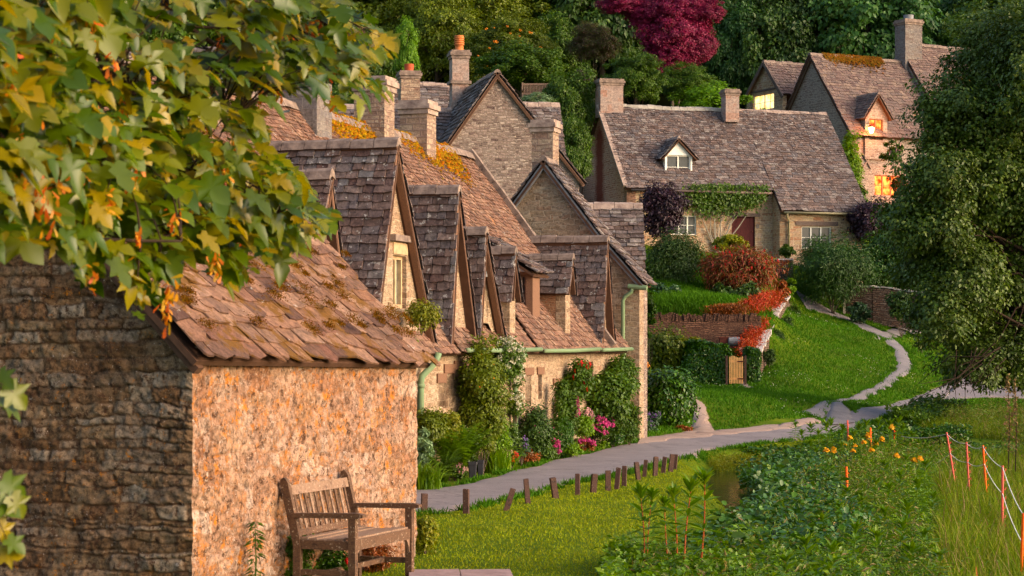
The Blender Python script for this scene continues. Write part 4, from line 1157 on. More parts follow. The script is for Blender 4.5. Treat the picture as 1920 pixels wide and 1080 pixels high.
# crossed iron wall tie
mb = MB(); rx = rect(FM_, 1617, 290, 1632, 316)
p = [FM_.pt(rx[0], .03, rx[1]), FM_.pt(rx[2], .03, rx[3]), FM_.pt(rx[0], .05, rx[3]), FM_.pt(rx[2], .05, rx[1])]
mb.tube(p[:2], .035, 8); mb.tube(p[2:], .035, 8); mb.build('wall_tie', M['ridge_pale'], hm)
# wall lantern
lw = FM_.hit(1634, 243, .45); lc = FM_.pt(lw[0], .45, lw[1])
lt = thing('lantern', 'glowing wall lantern outside the upper house beside the dormer window', 'lantern', lc)
mb = MB(); mb.lathe(lc, [(.05, -.16), (.09, -.15), (.13, .1), (.0, .12)], 6); mb.build('glass', M['lamp'], lt)
mb = MB(); mb.lathe(lc+np.array([0, 0, .12]), [(.17, 0), (.1, .09), (.02, .14), (0, .16)], 6)
for k in range(6):
    t_ = 2*math.pi*k/6; mb.tube([lc+np.array([.055*math.cos(t_), .055*math.sin(t_), -.16]), lc+np.array([.135*math.cos(t_), .135*math.sin(t_), .12])], .008, 4)
mb.tube([lc+np.array([0, 0, .26]), lc+np.array([0, 0, .32]), lc+np.array([0, 0, .32])-FM_.N*.45], .015, 6); mb.build('frame', M['rust'], lt)
# small gable beyond with a lit window
FN_ = Fr(P(1432, 0, 108.)[:2], (.456, -.89), (-.89, -.456))
hn = thing('house', 'small far gable with black bargeboards and a bright yellow lit window', 'house', FN_.pt(0, 0, 9))
wn = rect(FN_, 1412, 173, 1451, 210)
gabled(hn, FN_, (1431, 116), (1398, 180), (1468, 180), FN_.hit(1431, 182, .14)[1], 5.5, over=.14, tile='tile_upper', wmat='stone_k', wallz=9, holes=[wn], ins=.12, expo=(.24, .18))
window(hn, FN_, wn, 'white', 2, 2, lit='lit')
beam(hn, FN_, rect(FN_, 1408, 167, 1454, 172.5), 'lintel', .05)
mb = MB(); A_ = FN_.hit(1431, 116, .2)
for q in (FN_.hit(1398, 182, .2), FN_.hit(1467, 182, .2)):
    p0, p1 = FN_.pt(q[0], .2, q[1]), FN_.pt(A_[0], .2, A_[1]-.05)
    mb.box((p0+p1)/2, (p1-p0)/2, FN_.N*.03, nrm(np.cross(p1-p0, FN_.N))*.09)
mb.build('bargeboard', M['lintel'], hn)
# ================================================================== the stone shed in front
def relief_mat(name, cols, mortar, lich, orange, dark):
    m, nt = newmat(name); t = NT(nt)
    co = t.n('ShaderNodeTexCoord').outputs['Object']
    at_ = t.n('ShaderNodeAttribute', _attribute_name='tone')
    gp = t.n('ShaderNodeAttribute', _attribute_name='gap')
    k = len(cols)
    base = t.ramp(at_.outputs['Fac'], [(i/(k-1), c) for i, c in enumerate(cols)]).outputs['Color']
    n1 = t.noise(co, 16, 8, .8)
    base = t.mix(.92, base, t.ramp(n1.outputs['Fac'], [(.39, G3(.2)), (.58, G3(1.45))]).outputs['Color'], 'MULTIPLY')
    c = t.mix(gp.outputs['Fac'], base, mortar)
    n2 = t.noise(co, 2.2, 5, .7)
    c = t.mix(.7, c, t.ramp(n2.outputs['Fac'], [(.3, (.5, .42, .4)), (.6, (1.2, 1.15, 1.1))]).outputs['Color'], 'MULTIPLY')
    l = t.noise(co, 30, 6, .75)
    c = t.mix(t.ramp(l.outputs['Fac'], [(.66-lich*.1, G3(0)), (.7-lich*.1, G3(.9))]).outputs['Color'], c, (.62, .52, .46))
    l = t.noise(co, 7, 8, .85); l3 = t.noise(co, 1.6, 3)
    of = t.math('MULTIPLY', t.ramp(l.outputs['Fac'], [(.6-orange*.1, G3(0)), (.65-orange*.1, G3(.95))]).outputs['Color'], t.ramp(l3.outputs['Fac'], [(.4, G3(.25)), (.55, G3(1))]).outputs['Color'])
    c = t.mix(of, c, (.62, .24, .035))
    l = t.noise(co, 12, 6, .8)
    c = t.mix(t.ramp(l.outputs['Fac'], [(.34+dark*.08, G3(.9)), (.4+dark*.08, G3(0))]).outputs['Color'], c, (.07, .035, .022))
    b = t.n('ShaderNodeBsdfPrincipled', Roughness=.92); b.inputs['Specular IOR Level'].default_value = .15
    t.l(c, b.inputs['Base Color'])
    bp = t.n('ShaderNodeBump', Strength=1.0, Distance=.05); t.l(n1.outputs['Fac'], bp.inputs['Height'])
    t.l(bp.outputs['Normal'], b.inputs['Normal']); t.out(b.outputs['BSDF'])
    return m
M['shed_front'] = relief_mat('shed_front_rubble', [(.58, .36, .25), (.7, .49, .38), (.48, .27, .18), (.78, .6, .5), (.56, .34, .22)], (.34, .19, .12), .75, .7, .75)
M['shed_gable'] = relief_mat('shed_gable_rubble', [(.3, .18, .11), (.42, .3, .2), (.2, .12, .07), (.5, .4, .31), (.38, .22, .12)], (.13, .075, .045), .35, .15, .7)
def relief_wall(name, parent, fr, u0, u1, z0, top, mat, step=.02, seed=3, amp=1.0, rows=(.08, .17), lens=(.14, .42), wp=.3, gm=.75):
    r = np.random.default_rng(seed)
    nu = int((u1-u0)/step)+1; zt = max(top(u0), top(u1), top((u0+u1)/2)); nz = int((zt-z0)/step)+1
    u = np.linspace(u0, u1, nu)
    f = np.linspace(0, 1, nz)
    tops = np.array([top(a) for a in u])
    U_, Z_ = np.meshgrid(u, f, indexing='ij'); Z_ = z0+(tops[:, None]-z0)*Z_
    wz = Z_+(fbm(U_*1.4, Z_*1.2)-.5)*wp+(fbm(U_*7, Z_*7)-.5)*.07; wu = U_+(fbm(U_*3+7, Z_*3)-.5)*.2+(fbm(U_*9+3, Z_*9)-.5)*.06
    hs = [z0-.4]
    while hs[-1] < zt+.4: hs.append(hs[-1]+r.uniform(*rows))
    hs = np.array(hs); ri = np.clip(np.searchsorted(hs, wz)-1, 0, len(hs)-2)
    dz = np.minimum(wz-hs[ri], hs[ri+1]-wz)
    du = np.zeros_like(wz); tone = np.zeros_like(wz); prom = np.zeros_like(wz)
    for k in range(len(hs)-1):
        m = ri == k
        if not m.any(): continue
        e = [u0-1.0]
        while e[-1] < u1+1: e.append(e[-1]+r.uniform(*lens))
        e = np.array(e); ci = np.clip(np.searchsorted(e, wu[m])-1, 0, len(e)-2)
        du[m] = np.minimum(wu[m]-e[ci], e[ci+1]-wu[m])
        tt = r.random(len(e)); pp = r.random(len(e))
        tone[m] = tt[ci]; prom[m] = pp[ci]
    de = np.minimum(dz, du)
    s = np.clip(de/.016, 0, 1); s = s*s*(3-2*s); s = 1-(1-s)*np.clip(fbm(U_*4+2, Z_*4)*3.2-gm, 0, 1)
    hgt = (s*(.005+.014*prom)+.035*(fbm(U_*8, Z_*8)-.5)+.028*(fbm(U_*24, Z_*24)-.5)+.03*(fbm(U_*1.1, Z_*1.1)-.5))*amp
    hgt *= np.clip((U_-u0)/.05, 0, 1)
    Vv = fr.o+U_[..., None]*fr.U+hgt[..., None]*fr.N+Z_[..., None]*np.array([0, 0, 1.0])
    cz = z0+(top(u0)-z0)*f; cd = (fbm(cz*7, cz*0+1.7)-.5)*.075+(np.floor(cz*5.2) % 2)*.012
    Vv = Vv+(np.exp(-(U_-u0)/.07)*cd[None])[..., None]*(S.N-S.U)
    i, j = np.meshgrid(np.arange(nu-1), np.arange(nz-1), indexing='ij'); q = (i*nz+j).ravel()
    T = np.stack([q, q+nz, q+nz+1, q+1], 1)
    Vf = Vv.reshape(-1, 3)
    if np.dot(np.cross(Vf[T[0, 1]]-Vf[T[0, 0]], Vf[T[0, 2]]-Vf[T[0, 0]]), fr.N) < 0: T = T[:, ::-1]
    me = npmesh(Vf, T, True)
    for nm, ar in (('tone', tone), ('gap', 1-s)):
        a = me.attributes.new(nm, 'FLOAT', 'POINT'); a.data.foreach_set('value', ar.ravel().astype(np.float32))
    return link(name, me, parent, [mat])
S = Fr((-2.67, 17.8), (.342, .94))
SG = Fr((-2.67, 17.8), (-.94, .342), (-.342, -.94))
shed = thing('stone_shed', 'low stone shed in the foreground with orange lichened wall and mossy slate roof', 'shed', S.pt(2, -1.5, 0))
LS = 4.85; HWd = 2.5
relief_wall('wall', shed, S, .0, LS, -.1, lambda u: 2.2-.012*u, M['shed_front'], .014, 5, 1.25, (.08, .2), (.08, .42), .4, 1.0)
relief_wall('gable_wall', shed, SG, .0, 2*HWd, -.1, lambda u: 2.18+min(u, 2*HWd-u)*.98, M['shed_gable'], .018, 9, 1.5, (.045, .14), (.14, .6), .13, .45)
Sfar = Fr(S.pt(LS, 0, 0)[:2], -S.N, S.U)
wall('gable_wall', shed, M['stone'], Sfar, [(0, -.1), (5, -.1), (5, 2.15), (2.5, 4.6), (0, 2.15)], [], .2)
Sbk = Fr(S.pt(0, -5, 0)[:2], S.U, -S.N)
wall('wall', shed, M['stone'], Sbk, [(0, -.1), (LS, -.1), (LS, 2.15), (0, 2.15)], [], .2)
zs = 2.2
roof_plane('roof', shed, [S.pt(-.16, .17, zs-.08), S.pt(LS+.1, .17, zs-.15), S.pt(LS+.1, -2.5, zs+2.5), S.pt(-.16, -2.5, zs+2.57)], M['tile_shed'], (.19, .12), (.13, .42), .018, 2.4)
roof_plane('roof', shed, [S.pt(LS+.1, -5.15, zs-.15), S.pt(-.16, -5.15, zs-.08), S.pt(-.16, -2.5, zs+2.57), S.pt(LS+.1, -2.5, zs+2.5)], M['tile_shed'], (.3, .25), (.3, .6), .034)
ridge('ridge', shed, S.pt(-.16, -2.5, zs+2.6), S.pt(LS+.1, -2.5, zs+2.53), 'ridge')
mb = MB()
for q0, q1 in (((-.1, zs-.2), (2.5, zs+2.45)), ((5.1, zs-.2), (2.5, zs+2.45))):
    p0, p1 = SG.pt(q0[0], .07, q0[1]), SG.pt(q1[0], .07, q1[1])
    mb.box((p0+p1)/2, (p1-p0)/2, SG.N*.05, nrm(np.cross(p1-p0, SG.N))*.035)
mb.build('verge', M['deck'], shed)
def tufts(name, parent, fn, n, mat, size, tv=LEAF_V, tf=LEAF_F, up=.6):
    loc = np.array([fn() for _ in range(n)])
    Mx = basis(rng.normal(size=(n, 3))+np.array([.4, -.4, up]))
    V, T = scatter(tv, tf, loc, Mx, size*rng.uniform(.5, 1.4, n))
    return link(name, npmesh(V, T), parent, [mat])
_mc = [(R(.1, LS), R(.1, 2.4), R(.02, .07)) for _ in range(130)]
def mossp():
    u, v, r_ = random.choice(_mc); u += random.gauss(0, r_*1.5); v += random.gauss(0, r_*.5)
    u = min(max(u, -.1), LS); v = min(max(v, 0), 2.6)
    return S.pt(u, .17-v, zs-.02+v*1.0)+np.array([.02, 0, .035+abs(random.gauss(0, .012))])
tufts('moss', shed, mossp, 42000, M['moss_dark'], .016)

# ------------------------------------------------------------------ bench
u0 = S.hit(662, 1000, .75)[0]; u1 = S.hit(768, 1000, .75)[0]
bn = thing('garden_bench', 'weathered wooden garden bench standing against the sunlit shed wall', 'bench', S.pt((u0+u1)/2, .5, 0))
Z = np.array([0, 0, 1.0])
def bar(mb, a, b, w, t, side):
    """bar from a to b, width w along side, thickness t"""
    a, b = np.asarray(a, float), np.asarray(b, float); d = b-a; sd = nrm(side)
    th_ = nrm(np.cross(d, sd)); mb.box((a+b)/2, d/2, sd*w/2, th_*t/2)
def part(name, mat, fn, parent=None):
    mb = MB(); fn(mb); return mb.build(name, M[mat], parent if parent is not None else bn)
for k, u in enumerate((u0, u1)):
    def back(mb):
        prof = [(.24, 0), (.24, .42), (.23, .5), (.12, .97), (.1, 1.0), (.075, 1.02), (.045, 1.0), (.04, .96), (.15, .5), (.17, .42), (.17, 0)]
        vs = [S.pt(u+s_*.03, n_, z_) for s_ in (-1, 1) for n_, z_ in prof]; n = len(prof)
        mb.add(vs, [list(range(n))[::-1], list(range(n, 2*n))]+[[i, (i+1) % n, (i+1) % n+n, i+n] for i in range(n)])
    part('leg', 'bench', back)
    part('leg', 'bench', lambda mb: mb.box(S.pt(u, .75, .34), S.U*.032, S.N*.034, Z*.335))
    def arm(mb):
        prof = [(.13, .66), (.13, .7), (.8, .715), (.86, .7), (.86, .675), (.8, .665)]
        n = len(prof); vs = [S.pt(u+s_*.04, a, b) for s_ in (-1, 1) for a, b in prof]
        mb.add(vs, [list(range(n))[::-1], list(range(n, 2*n))]+[[i, (i+1) % n, (i+1) % n+n, i+n] for i in range(n)])
    part('armrest', 'bench', arm)
    part('side_rail', 'bench', lambda mb: mb.box(S.pt(u, .48, .42), S.U*.018, S.N*.235, Z*.04))
    part('stretcher', 'bench', lambda mb: mb.box(S.pt(u, .48, .17), S.U*.016, S.N*.235, Z*.026))
    def brk(mb):
        sg_ = 1 if k == 0 else -1
        a = u+sg_*.032
        prof = [(0, .39), (0, .25), (.02, .3), (.05, .35), (.1, .39)]; n = len(prof)
        vs = [S.pt(a+sg_*x, .75+s_*.014, z) for s_ in (-1, 1) for x, z in prof]
        mb.add(vs, [list(range(n)), list(range(n, 2*n))[::-1]]+[[i, (i+1) % n, (i+1) % n+n, i+n] for i in range(n)])
    part('bracket', 'bench_light', brk)
def seat(mb):
    for i in range(6):
        n_ = .27+i*.088; z_ = .455+.03*abs(i-2.2)/3.5
        mb.box(S.pt((u0+u1)/2, n_, z_), S.U*((u1-u0)/2+.0), S.N*.036, Z*.011)
part('seat', 'bench_light', seat)
part('front_rail', 'bench', lambda mb: mb.box(S.pt((u0+u1)/2, .755, .425), S.U*((u1-u0)/2-.034), S.N*.017, Z*.048))
part('stretcher', 'bench', lambda mb: mb.box(S.pt((u0+u1)/2, .48, .17), S.U*((u1-u0)/2-.018), S.N*.02, Z*.022))
def bk(n_, z_): return n_, z_
bkp = lambda u, z: S.pt(u, .2-(z-.5)*.235, z)
part('top_rail', 'bench_light', lambda mb: mb.box((bkp(u0, .9)+bkp(u1, .9))/2, (bkp(u1, .9)-bkp(u0, .9))/2*.955, nrm(bkp(u0, 1)-bkp(u0, .5))*.045, nrm(np.cross(S.U, bkp(u0, 1)-bkp(u0, .5)))*.017))
part('lower_rail', 'bench', lambda mb: mb.box((bkp(u0, .52)+bkp(u1, .52))/2, (bkp(u1, .9)-bkp(u0, .9))/2*.955, nrm(bkp(u0, 1)-bkp(u0, .5))*.03, nrm(np.cross(S.U, bkp(u0, 1)-bkp(u0, .5)))*.016))
for i in range(11):
    u = u0+(u1-u0)*(i+1)/12
    part('slat', 'bench_light' if i % 2 else 'bench', lambda mb: bar(mb, bkp(u, .55), bkp(u, .86), .038, .012, S.U))

# ------------------------------------------------------------------ bollards
posts = [((795, 965), (796, 926), 'half hidden by the bench arm'), ((874, 964), (874, 918), 'upright, first right of the bench'), ((949, 958), (962, 917), 'leaning hard to the right'),
         ((990, 944), (986, 899), 'after the hard leaning one'), ((1042, 935), (1036, 897), 'fifth of the line, alone'), ((1083, 929), (1083, 889), 'sixth of the line'),
         ((1112, 924), (1115, 889), 'seventh of the line'), ((1140, 921), (1140, 883), 'left end of the trio'), ((1156, 918), (1160, 878), 'middle of the trio'),
         ((1170, 912), (1171, 874), 'right end of the trio'), ((1197, 900), (1193, 867), 'leaning left, eleventh of the line'), ((1208, 895), (1211, 863), 'twelfth of the line'),
         ((1228, 893), (1230, 857), 'fourth from the far end'), ((1243, 887), (1247, 857), 'third from the far end'), ((1257, 885), (1261, 853), 'leaning on the farthest one'), ((1264, 881), (1267, 853), 'farthest of the line beside the lane')]
for (bx, by), (tx, ty), lab in posts:
    g = ground(bx, by); s = FP/g[1]
    h = (by-ty)/s; dx = (tx-bx)/s
    mb = MB(); top = g+np.array([dx, R(-.03, .03), h]); d = top-g; w = R(.033, .042)
    X = nrm([1, R(-.3, .3), 0]); Yv = nrm(np.cross(d, X)); X = nrm(np.cross(Yv, d))
    vs = [g-d*.3+X*w*a+Yv*w*b for a, b in ((-1, -1), (1, -1), (1, 1), (-1, 1))]+[top+X*w*a*.97+Yv*w*b*.97+np.array([0, 0, R(-.008, .006)]) for a, b in ((-1, -1), (1, -1), (1, 1), (-1, 1))]
    c = top+d*.02
    mb.add(vs, [(0, 1, 5, 4), (1, 2, 6, 5), (2, 3, 7, 6), (3, 0, 4, 7)]); mb.add([v for v in vs[4:]]+[v*.85+c*.15+d*.02 for v in vs[4:]], [(0, 1, 5, 4), (1, 2, 6, 5), (2, 3, 7, 6), (3, 0, 4, 7), (4, 5, 6, 7)])
    tag(mb.build('bollard', M['post']), 'short dark wooden bollard by the lane, '+lab, 'bollard', 'wooden bollards between lawn and lane')

# ------------------------------------------------------------------ garden walls, gate, fence
def drywall(name, label, tops, width, drop, mat='dry', coping='flat', pale=True):
    """tops: list of 3D points along the wall top centre"""
    tops = [np.asarray(t, float) for t in tops]
    root = thing(name, label, 'wall', (tops[0]+tops[-1])/2-np.array([0, 0, drop]))
    mb = MB(); cpn = MB()
    L = 0
    for a, b in zip(tops[:-1], tops[1:]):
        d = b-a; h = np.array([d[0], d[1], 0]); hl = np.linalg.norm(h); U_ = h/hl; N_ = np.array([U_[1], -U_[0], 0])
        for sg_ in (-1, 1):
            p0, p1 = a+N_*sg_*width/2, b+N_*sg_*width/2
            nseg = max(1, int(hl/.5)); 
            vs = [p0, p1, p1-Z*drop+N_*sg_*.08, p0-Z*drop+N_*sg_*.08]
            mb.add(vs, [(0, 1, 2, 3) if sg_ > 0 else (3, 2, 1, 0)], 0, [(L, a[2]), (L+hl, b[2]), (L+hl, b[2]-drop), (L, a[2]-drop)])
        for p, sg_ in ((tops[0], -1), (tops[-1], 1)):
            q0, q1 = p-N_*width/2, p+N_*width/2
            mb.add([q0, q1, q1-Z*drop+N_*.08, q0-Z*drop-N_*.08], [(0, 1, 2, 3)], 0, [(0, p[2]), (width, p[2]), (width, p[2]-drop), (0, p[2]-drop)])
        s = 0
        while s < hl:
            if coping == 'flat':
                l = R(.3, .6); e = min(s+l, hl); c = a+d*((s+e)/2/hl)
                cpn.box(c+Z*R(.01, .035), d*((e-s)/hl/2*.96), N_*(width/2+R(.02, .08)), Z*R(.025, .04), uv=True)
            else:
                l = R(.05, .09); e = min(s+l, hl); c = a+d*((s+e)/2/hl); hh = R(.09, .15)
                cpn.box(c+Z*hh+U_*R(-.01, .01), d*((e-s)/hl/2*.9), N_*(width/2+R(-.02, .03)), Z*hh+U_*R(-.03, .03), uv=True)
            s = e
        L += hl
    mb.build('wall_face', M[mat], root)
    cpn.build('coping', M['coping_pale'] if pale else M[mat], root)
    return root
M['coping_pale'] = mat_plain('lichened_coping', (.62, .58, .55), .9, scale=7, col2=(.26, .2, .17), bump=.6)
drywall('garden_wall', 'low dry stone wall with pale lichened coping running up beside the lawn', [P(1407, 661, 69.3), P(1420, 636, 71.5), P(1434, 607, 75), P(1449, 578, 79), P(1466, 554, 83.5)], .62, 1.5)
drywall('retaining_wall', 'reddish dry stone retaining wall topped with upright stones behind the ivy hedge', [P(1195, 601, 72.4), P(1300, 603, 72.4), P(1426, 603, 72.4)], .4, 1.9, 'dry_red', 'upright', False)
drywall('garden_wall', 'short high piece of stone wall behind the red shrub', [P(1452, 488, 85.5), P(1482, 488, 85.8)], .4, 1.6, 'dry')
drywall('garden_wall', 'crumbling dry stone wall below the dark hedge at the top of the footpath', [P(1592, 536, 86), P(1640, 538, 85.5), P(1700, 545, 85), P(1780, 560, 84)], .5, 1.5, 'dry')
gt = thing('garden_gate', 'small pale wooden paling gate between two ivy hedges', 'gate', ground(1380, 722))
gb_ = ground(1380, 724); yg = gb_[1]; sg = FP/yg
xg0 = (1367-960)/sg; xg1 = (1393.5-960)/sg; zg0 = H+(650-722)/sg; zg1 = H+(650-668)/sg
for i in range(9):
    x = xg0+(xg1-xg0)*(i+.5)/9; t_ = zg1+.03*math.sin(i*.8)
    mb = MB(); mb.add([(x-.011, yg-.012, zg0+.05), (x+.011, yg-.012, zg0+.05), (x+.018, yg-.012, t_-.03), (x, yg-.012, t_), (x-.018, yg-.012, t_-.03)]+[(x-.018, yg+.01, zg0+.05), (x+.018, yg+.01, zg0+.05), (x+.018, yg+.01, t_-.03), (x, yg+.01, t_), (x-.018, yg+.01, t_-.03)],
           [(0, 1, 2, 3, 4), (9, 8, 7, 6, 5)]+[(i_, i_+5, (i_+1) % 5+5, (i_+1) % 5) for i_ in range(5)])
    mb.build('pale', M['gate'], gt)
for zz in (.22, .82):
    mb = MB(); mb.box(((xg0+xg1)/2, yg+.025, zg0+(zg1-zg0)*zz), ((xg1-xg0)/2, 0, 0), (0, .014, 0), (0, 0, .035)); mb.build('rail', M['gate'], gt)
    mb = MB(); mb.box((xg1-.08, yg-.022, zg0+(zg1-zg0)*zz), (.1, 0, 0), (0, .006, 0), (0, 0, .018)); mb.build('hinge', M['rust'], gt)
for x in (xg0-.07, xg1+.07):
    mb = MB(); mb.box((x, yg+.03, (zg0+zg1)/2-.1), (.035, 0, 0), (0, .035, 0), (0, 0, (zg1-zg0)/2+.12)); mb.build('gatepost', M['post'], gt)
# handrail stub by the top wall
g = at(1583, 85.5)
hr = thing('handrail', 'broken grey timber rail on a post at the end of the dry wall', 'rail', g)
mb = MB(); mb.box(g+Z*.5, (.05, 0, 0), (0, .05, 0), Z*.6); mb.build('post', M['bark_pale'], hr)
mb = MB(); mb.box(g+np.array([-.18, -.07, .95]), (.28, 0, -.08), (0, .02, 0), (.02, 0, .06)); mb.build('rail', M['bark_pale'], hr)
# slatted bench on the hillside
g = P(1006, 178, 94.0)
hb_ = thing('garden_bench', 'pale slatted bench back on the hillside above the rough gable', 'bench', g-Z*.5)
sb = FP/94.; wB = 50/sb/2
for zz in (0, .42):
    mb = MB(); mb.box(g+Z*(zz+.05), (wB, 0, 0), (0, .025, 0), Z*.04); mb.build('rail', M['bench_light'], hb_)
for i in range(17):
    mb = MB(); mb.box(g+np.array([-wB+.06+i*(2*wB-.12)/16, .0, .26]), (.02, 0, 0), (0, .012, 0), Z*.17); mb.build('slat', M['bench_light'], hb_)
for sg_ in (-1, 1):
    mb = MB(); mb.box(g+np.array([sg_*(wB+.03), 0, .0]), (.035, 0, 0), (0, .035, 0), Z*.55); mb.build('leg', M['bench_light'], hb_)
    mb = MB(); mb.box(g+np.array([sg_*(wB+.03), -.3, .15]), (.03, 0, 0), (0, .3, 0), Z*.025); mb.build('armrest', M['bench_light'], hb_)
mb = MB(); mb.box(g+np.array([0, -.3, -.12]), (wB, 0, 0), (0, .25, 0), Z*.02); mb.build('seat', M['bench_light'], hb_)
# rusty boxes by the retaining wall
g = P(1368, 655, 71.2)
bq = thing('barrel_grill', 'rusty dark drum and box stand against the retaining wall above the gate', 'grill', g-Z*.35)
mb = MB(); c = P(1376, 640, 71.2); mb.tube([c-np.array([.2, 0, 0]), c-np.array([.17, 0, 0]), c+np.array([.17, 0, 0]), c+np.array([.2, 0, 0])], [.1, .15, .15, .1], 14); mb.build('drum', M['lead'], bq)
mb = MB(); c = P(1360, 641, 71.3); mb.box(c, (.2, 0, 0), (0, .15, 0), Z*.12); mb.box(c+np.array([0, 0, .14]), (.22, 0, 0), (0, .17, 0), Z*.02); mb.build('box', M['rust'], bq)
mb = MB(); c = P(1372, 650, 71.3); mb.box(c-Z*.02, (.42, 0, 0), (0, .18, 0), Z*.03)
for a, b in ((-.36, -.14), (.36, -.14), (-.36, .14), (.36, .14)): mb.box(c+np.array([a, b, -.3]), (.03, 0, 0), (0, .03, 0), Z*.28)
mb.build('stand', M['rust'], bq)
# two black bins
for px_, lab in ((886, 'left'), (901, 'right')):
    g = ground(px_, 899 if px_ < 890 else 896); s = FP/g[1]; w = (17 if px_ < 890 else 13)/s/2; h = 33/s
    t_ = thing('plant_pot', 'tall tapered black plastic pot by the lane, the %s one of the pair' % lab, 'pot', g)
    mb = MB()
    r0, r1 = w*.72, w
    ring = lambda r_, z_: [g+np.array([a*r_, b*r_, z_]) for a, b in ((-1, -.8), (-.8, -1), (.8, -1), (1, -.8), (1, .8), (.8, 1), (-.8, 1), (-1, .8))]
    vs = ring(r0, 0)+ring(r1*.95, h*.88)+ring(r1*.8, h*.88)+ring(r1*.6, h*.4)
    mb.add(vs, [[k*8+i, k*8+(i+1) % 8, (k+1)*8+(i+1) % 8, (k+1)*8+i] for k in range(3) for i in range(8)]); mb.build('body', M['plastic'], t_)
    mb = MB(); vs = ring(r1*1.08, h*.84)+ring(r1*1.08, h)+ring(r1*.86, h)+ring(r1*.8, h*.86)
    mb.add(vs, [[k*8+i, k*8+(i+1) % 8, (k+1)*8+(i+1) % 8, (k+1)*8+i] for k in range(3) for i in range(8)]); mb.build('rim', M['plastic'], t_)
# rope fence in the meadow
fp = [((1775, 811), (1790, 903), 37.0, 'stake_pink'), ((1812, 829), (1817, 918), 35, 'stake_pink'), ((1843, 835), (1849, 918), 34, 'stake_orange'), ((1880, 873), (1879, 998), 27, 'stake_pink'), ((1919, 962), (1914, 1095), 22, 'stake_orange')]
rf_ = thing('rope_fence', 'temporary fence of pink and orange stakes strung with two white ropes in the meadow', 'fence', at(1840, 34))
tp = []
for (tx, ty), (bx, by), Y, m in fp:
    a = P(tx, ty, Y); b = P(bx, by, Y); b2 = b+(b-a)/np.linalg.norm(b-a)*.45; tp.append((a, b))
    mb = MB(); mb.tube([b2, a], [.017, .017], 6)
    d = (b-a); 
    for k in range(7):
        c = a+d*(.08+.14*k)
        mb.tube([c, c+np.array([.035, -.01, .0]), c+np.array([.04, -.01, .03])], .006, 5)
    o = mb.build('stake', M[m], rf_)
def sagrope(a, b, sg_=.08, n=8): return [a+(b-a)*t_-Z*sg_*4*t_*(1-t_) for t_ in np.linspace(0, 1, n)]
e0 = P(1690, 818, 41); e1_ = P(1740, 872, 41)
for f, st in ((.03, e0), (.42, e1_)):
    mb = MB(); pts = [tp_[0]+(tp_[1]-tp_[0])*f for tp_ in tp]
    pts = [st]+pts
    for a, b in zip(pts[:-1], pts[1:]): mb.tube(sagrope(a, b, .05), .006, 5)
    mb.build('rope', M['rope'], rf_)
for (tx, ty), (bx, by), Y, m, lab in (((1589, 788), (1590, 830), 46, 'stake_pink', 'thin faded red stake standing among the willowherb near the lane end'), ((1632, 802), (1633, 830), 44, 'stake_orange', 'short orange stake above the yellow flowers'),
                                  ((1677, 800), (1677, 815), 46, 'stake_orange', 'small orange stake top at the right of the yellow flowers'), ((1587, 875), (1588, 912), 32, 'stake_orange', 'orange stake half sunk in dark leaves below the yellow flowers')):
    a = P(tx, ty, Y); b = P(bx, by, Y)
    mb = MB(); mb.tube([b-Z*.6, b, a], .02, 6); mb.tube([a-Z*.1, a+np.array([.04, 0, -.1])], .007, 5)
    tag(mb.build('stake', M[m]), lab, 'stake', 'loose marker stakes in the stream plants')
# ================================================================== vegetation
def L_(name, cols, **k): M[name] = mat_leaf(name, cols, **k)
L_('lf_dark', [(.035, .075, .015), (.065, .12, .02), (.045, .09, .02), (.09, .15, .03)], trans=.25)
L_('lf_ivyd', [(.03, .08, .015), (.05, .11, .02), (.04, .09, .015), (.07, .14, .02)], trans=.2)
L_('lf_mid', [(0.0508, 0.104, 0.012), (0.087, 0.156, 0.015), (0.0653, 0.124, 0.012), (0.131, 0.195, 0.02)])
L_('lf_olive', [(.1, .14, .012), (.16, .2, .018), (.12, .16, .014), (.24, .27, .025)])
L_('lf_bright', [(0.131, 0.234, 0.015), (0.203, 0.338, 0.02), (0.16, 0.273, 0.015), (0.275, 0.39, 0.03)], trans=.45)
L_('lf_lime', [(.16, .3, .015), (.22, .38, .02), (.12, .24, .012)], trans=.45)
L_('lf_lime2', [(.13, .2, .03), (.17, .25, .04), (.1, .17, .03), (.24, .24, .08), (.25, .17, .08)], trans=.4)
L_('lf_yellow', [(.17, .21, .02), (.25, .28, .03), (.3, .27, .04), (.14, .17, .02)], trans=.4)
L_('lf_blue', [(0.029, 0.0715, 0.035), (0.0508, 0.104, 0.045), (0.0435, 0.091, 0.03), (0.087, 0.156, 0.06)], trans=.2)
L_('lf_birch', [(.04, .1, .03), (.06, .14, .035), (.09, .18, .045), (.05, .11, .03)])
L_('lf_crimson', [(.19, .014, .055), (.3, .025, .09), (.12, .01, .045), (.38, .05, .11)], trans=.35)
L_('lf_purple', [(.02, .009, .016), (.045, .016, .03), (.028, .012, .02), (.08, .045, .055)], trans=.2)
L_('lf_red', [(.25, .05, .025), (.32, .09, .04), (.12, .1, .02), (.2, .14, .04), (.4, .05, .05), (.1, .09, .02)], trans=.3)
L_('lf_redhot', [(.5, .04, .015), (.4, .09, .02), (.55, .06, .02), (.28, .12, .02)], trans=.3)
L_('lf_rust', [(.25, .08, .03), (.35, .1, .03), (.18, .1, .03)], trans=.3)
L_('lf_ivy', [(0.029, 0.0845, 0.012), (0.058, 0.13, 0.015), (0.0435, 0.104, 0.012), (0.102, 0.195, 0.02)], rough=.35, trans=.15)
L_('lf_willow', [(.05, .085, .015), (.08, .13, .02), (.065, .105, .02), (.12, .17, .035), (.19, .24, .07)], rough=.5, trans=.3)
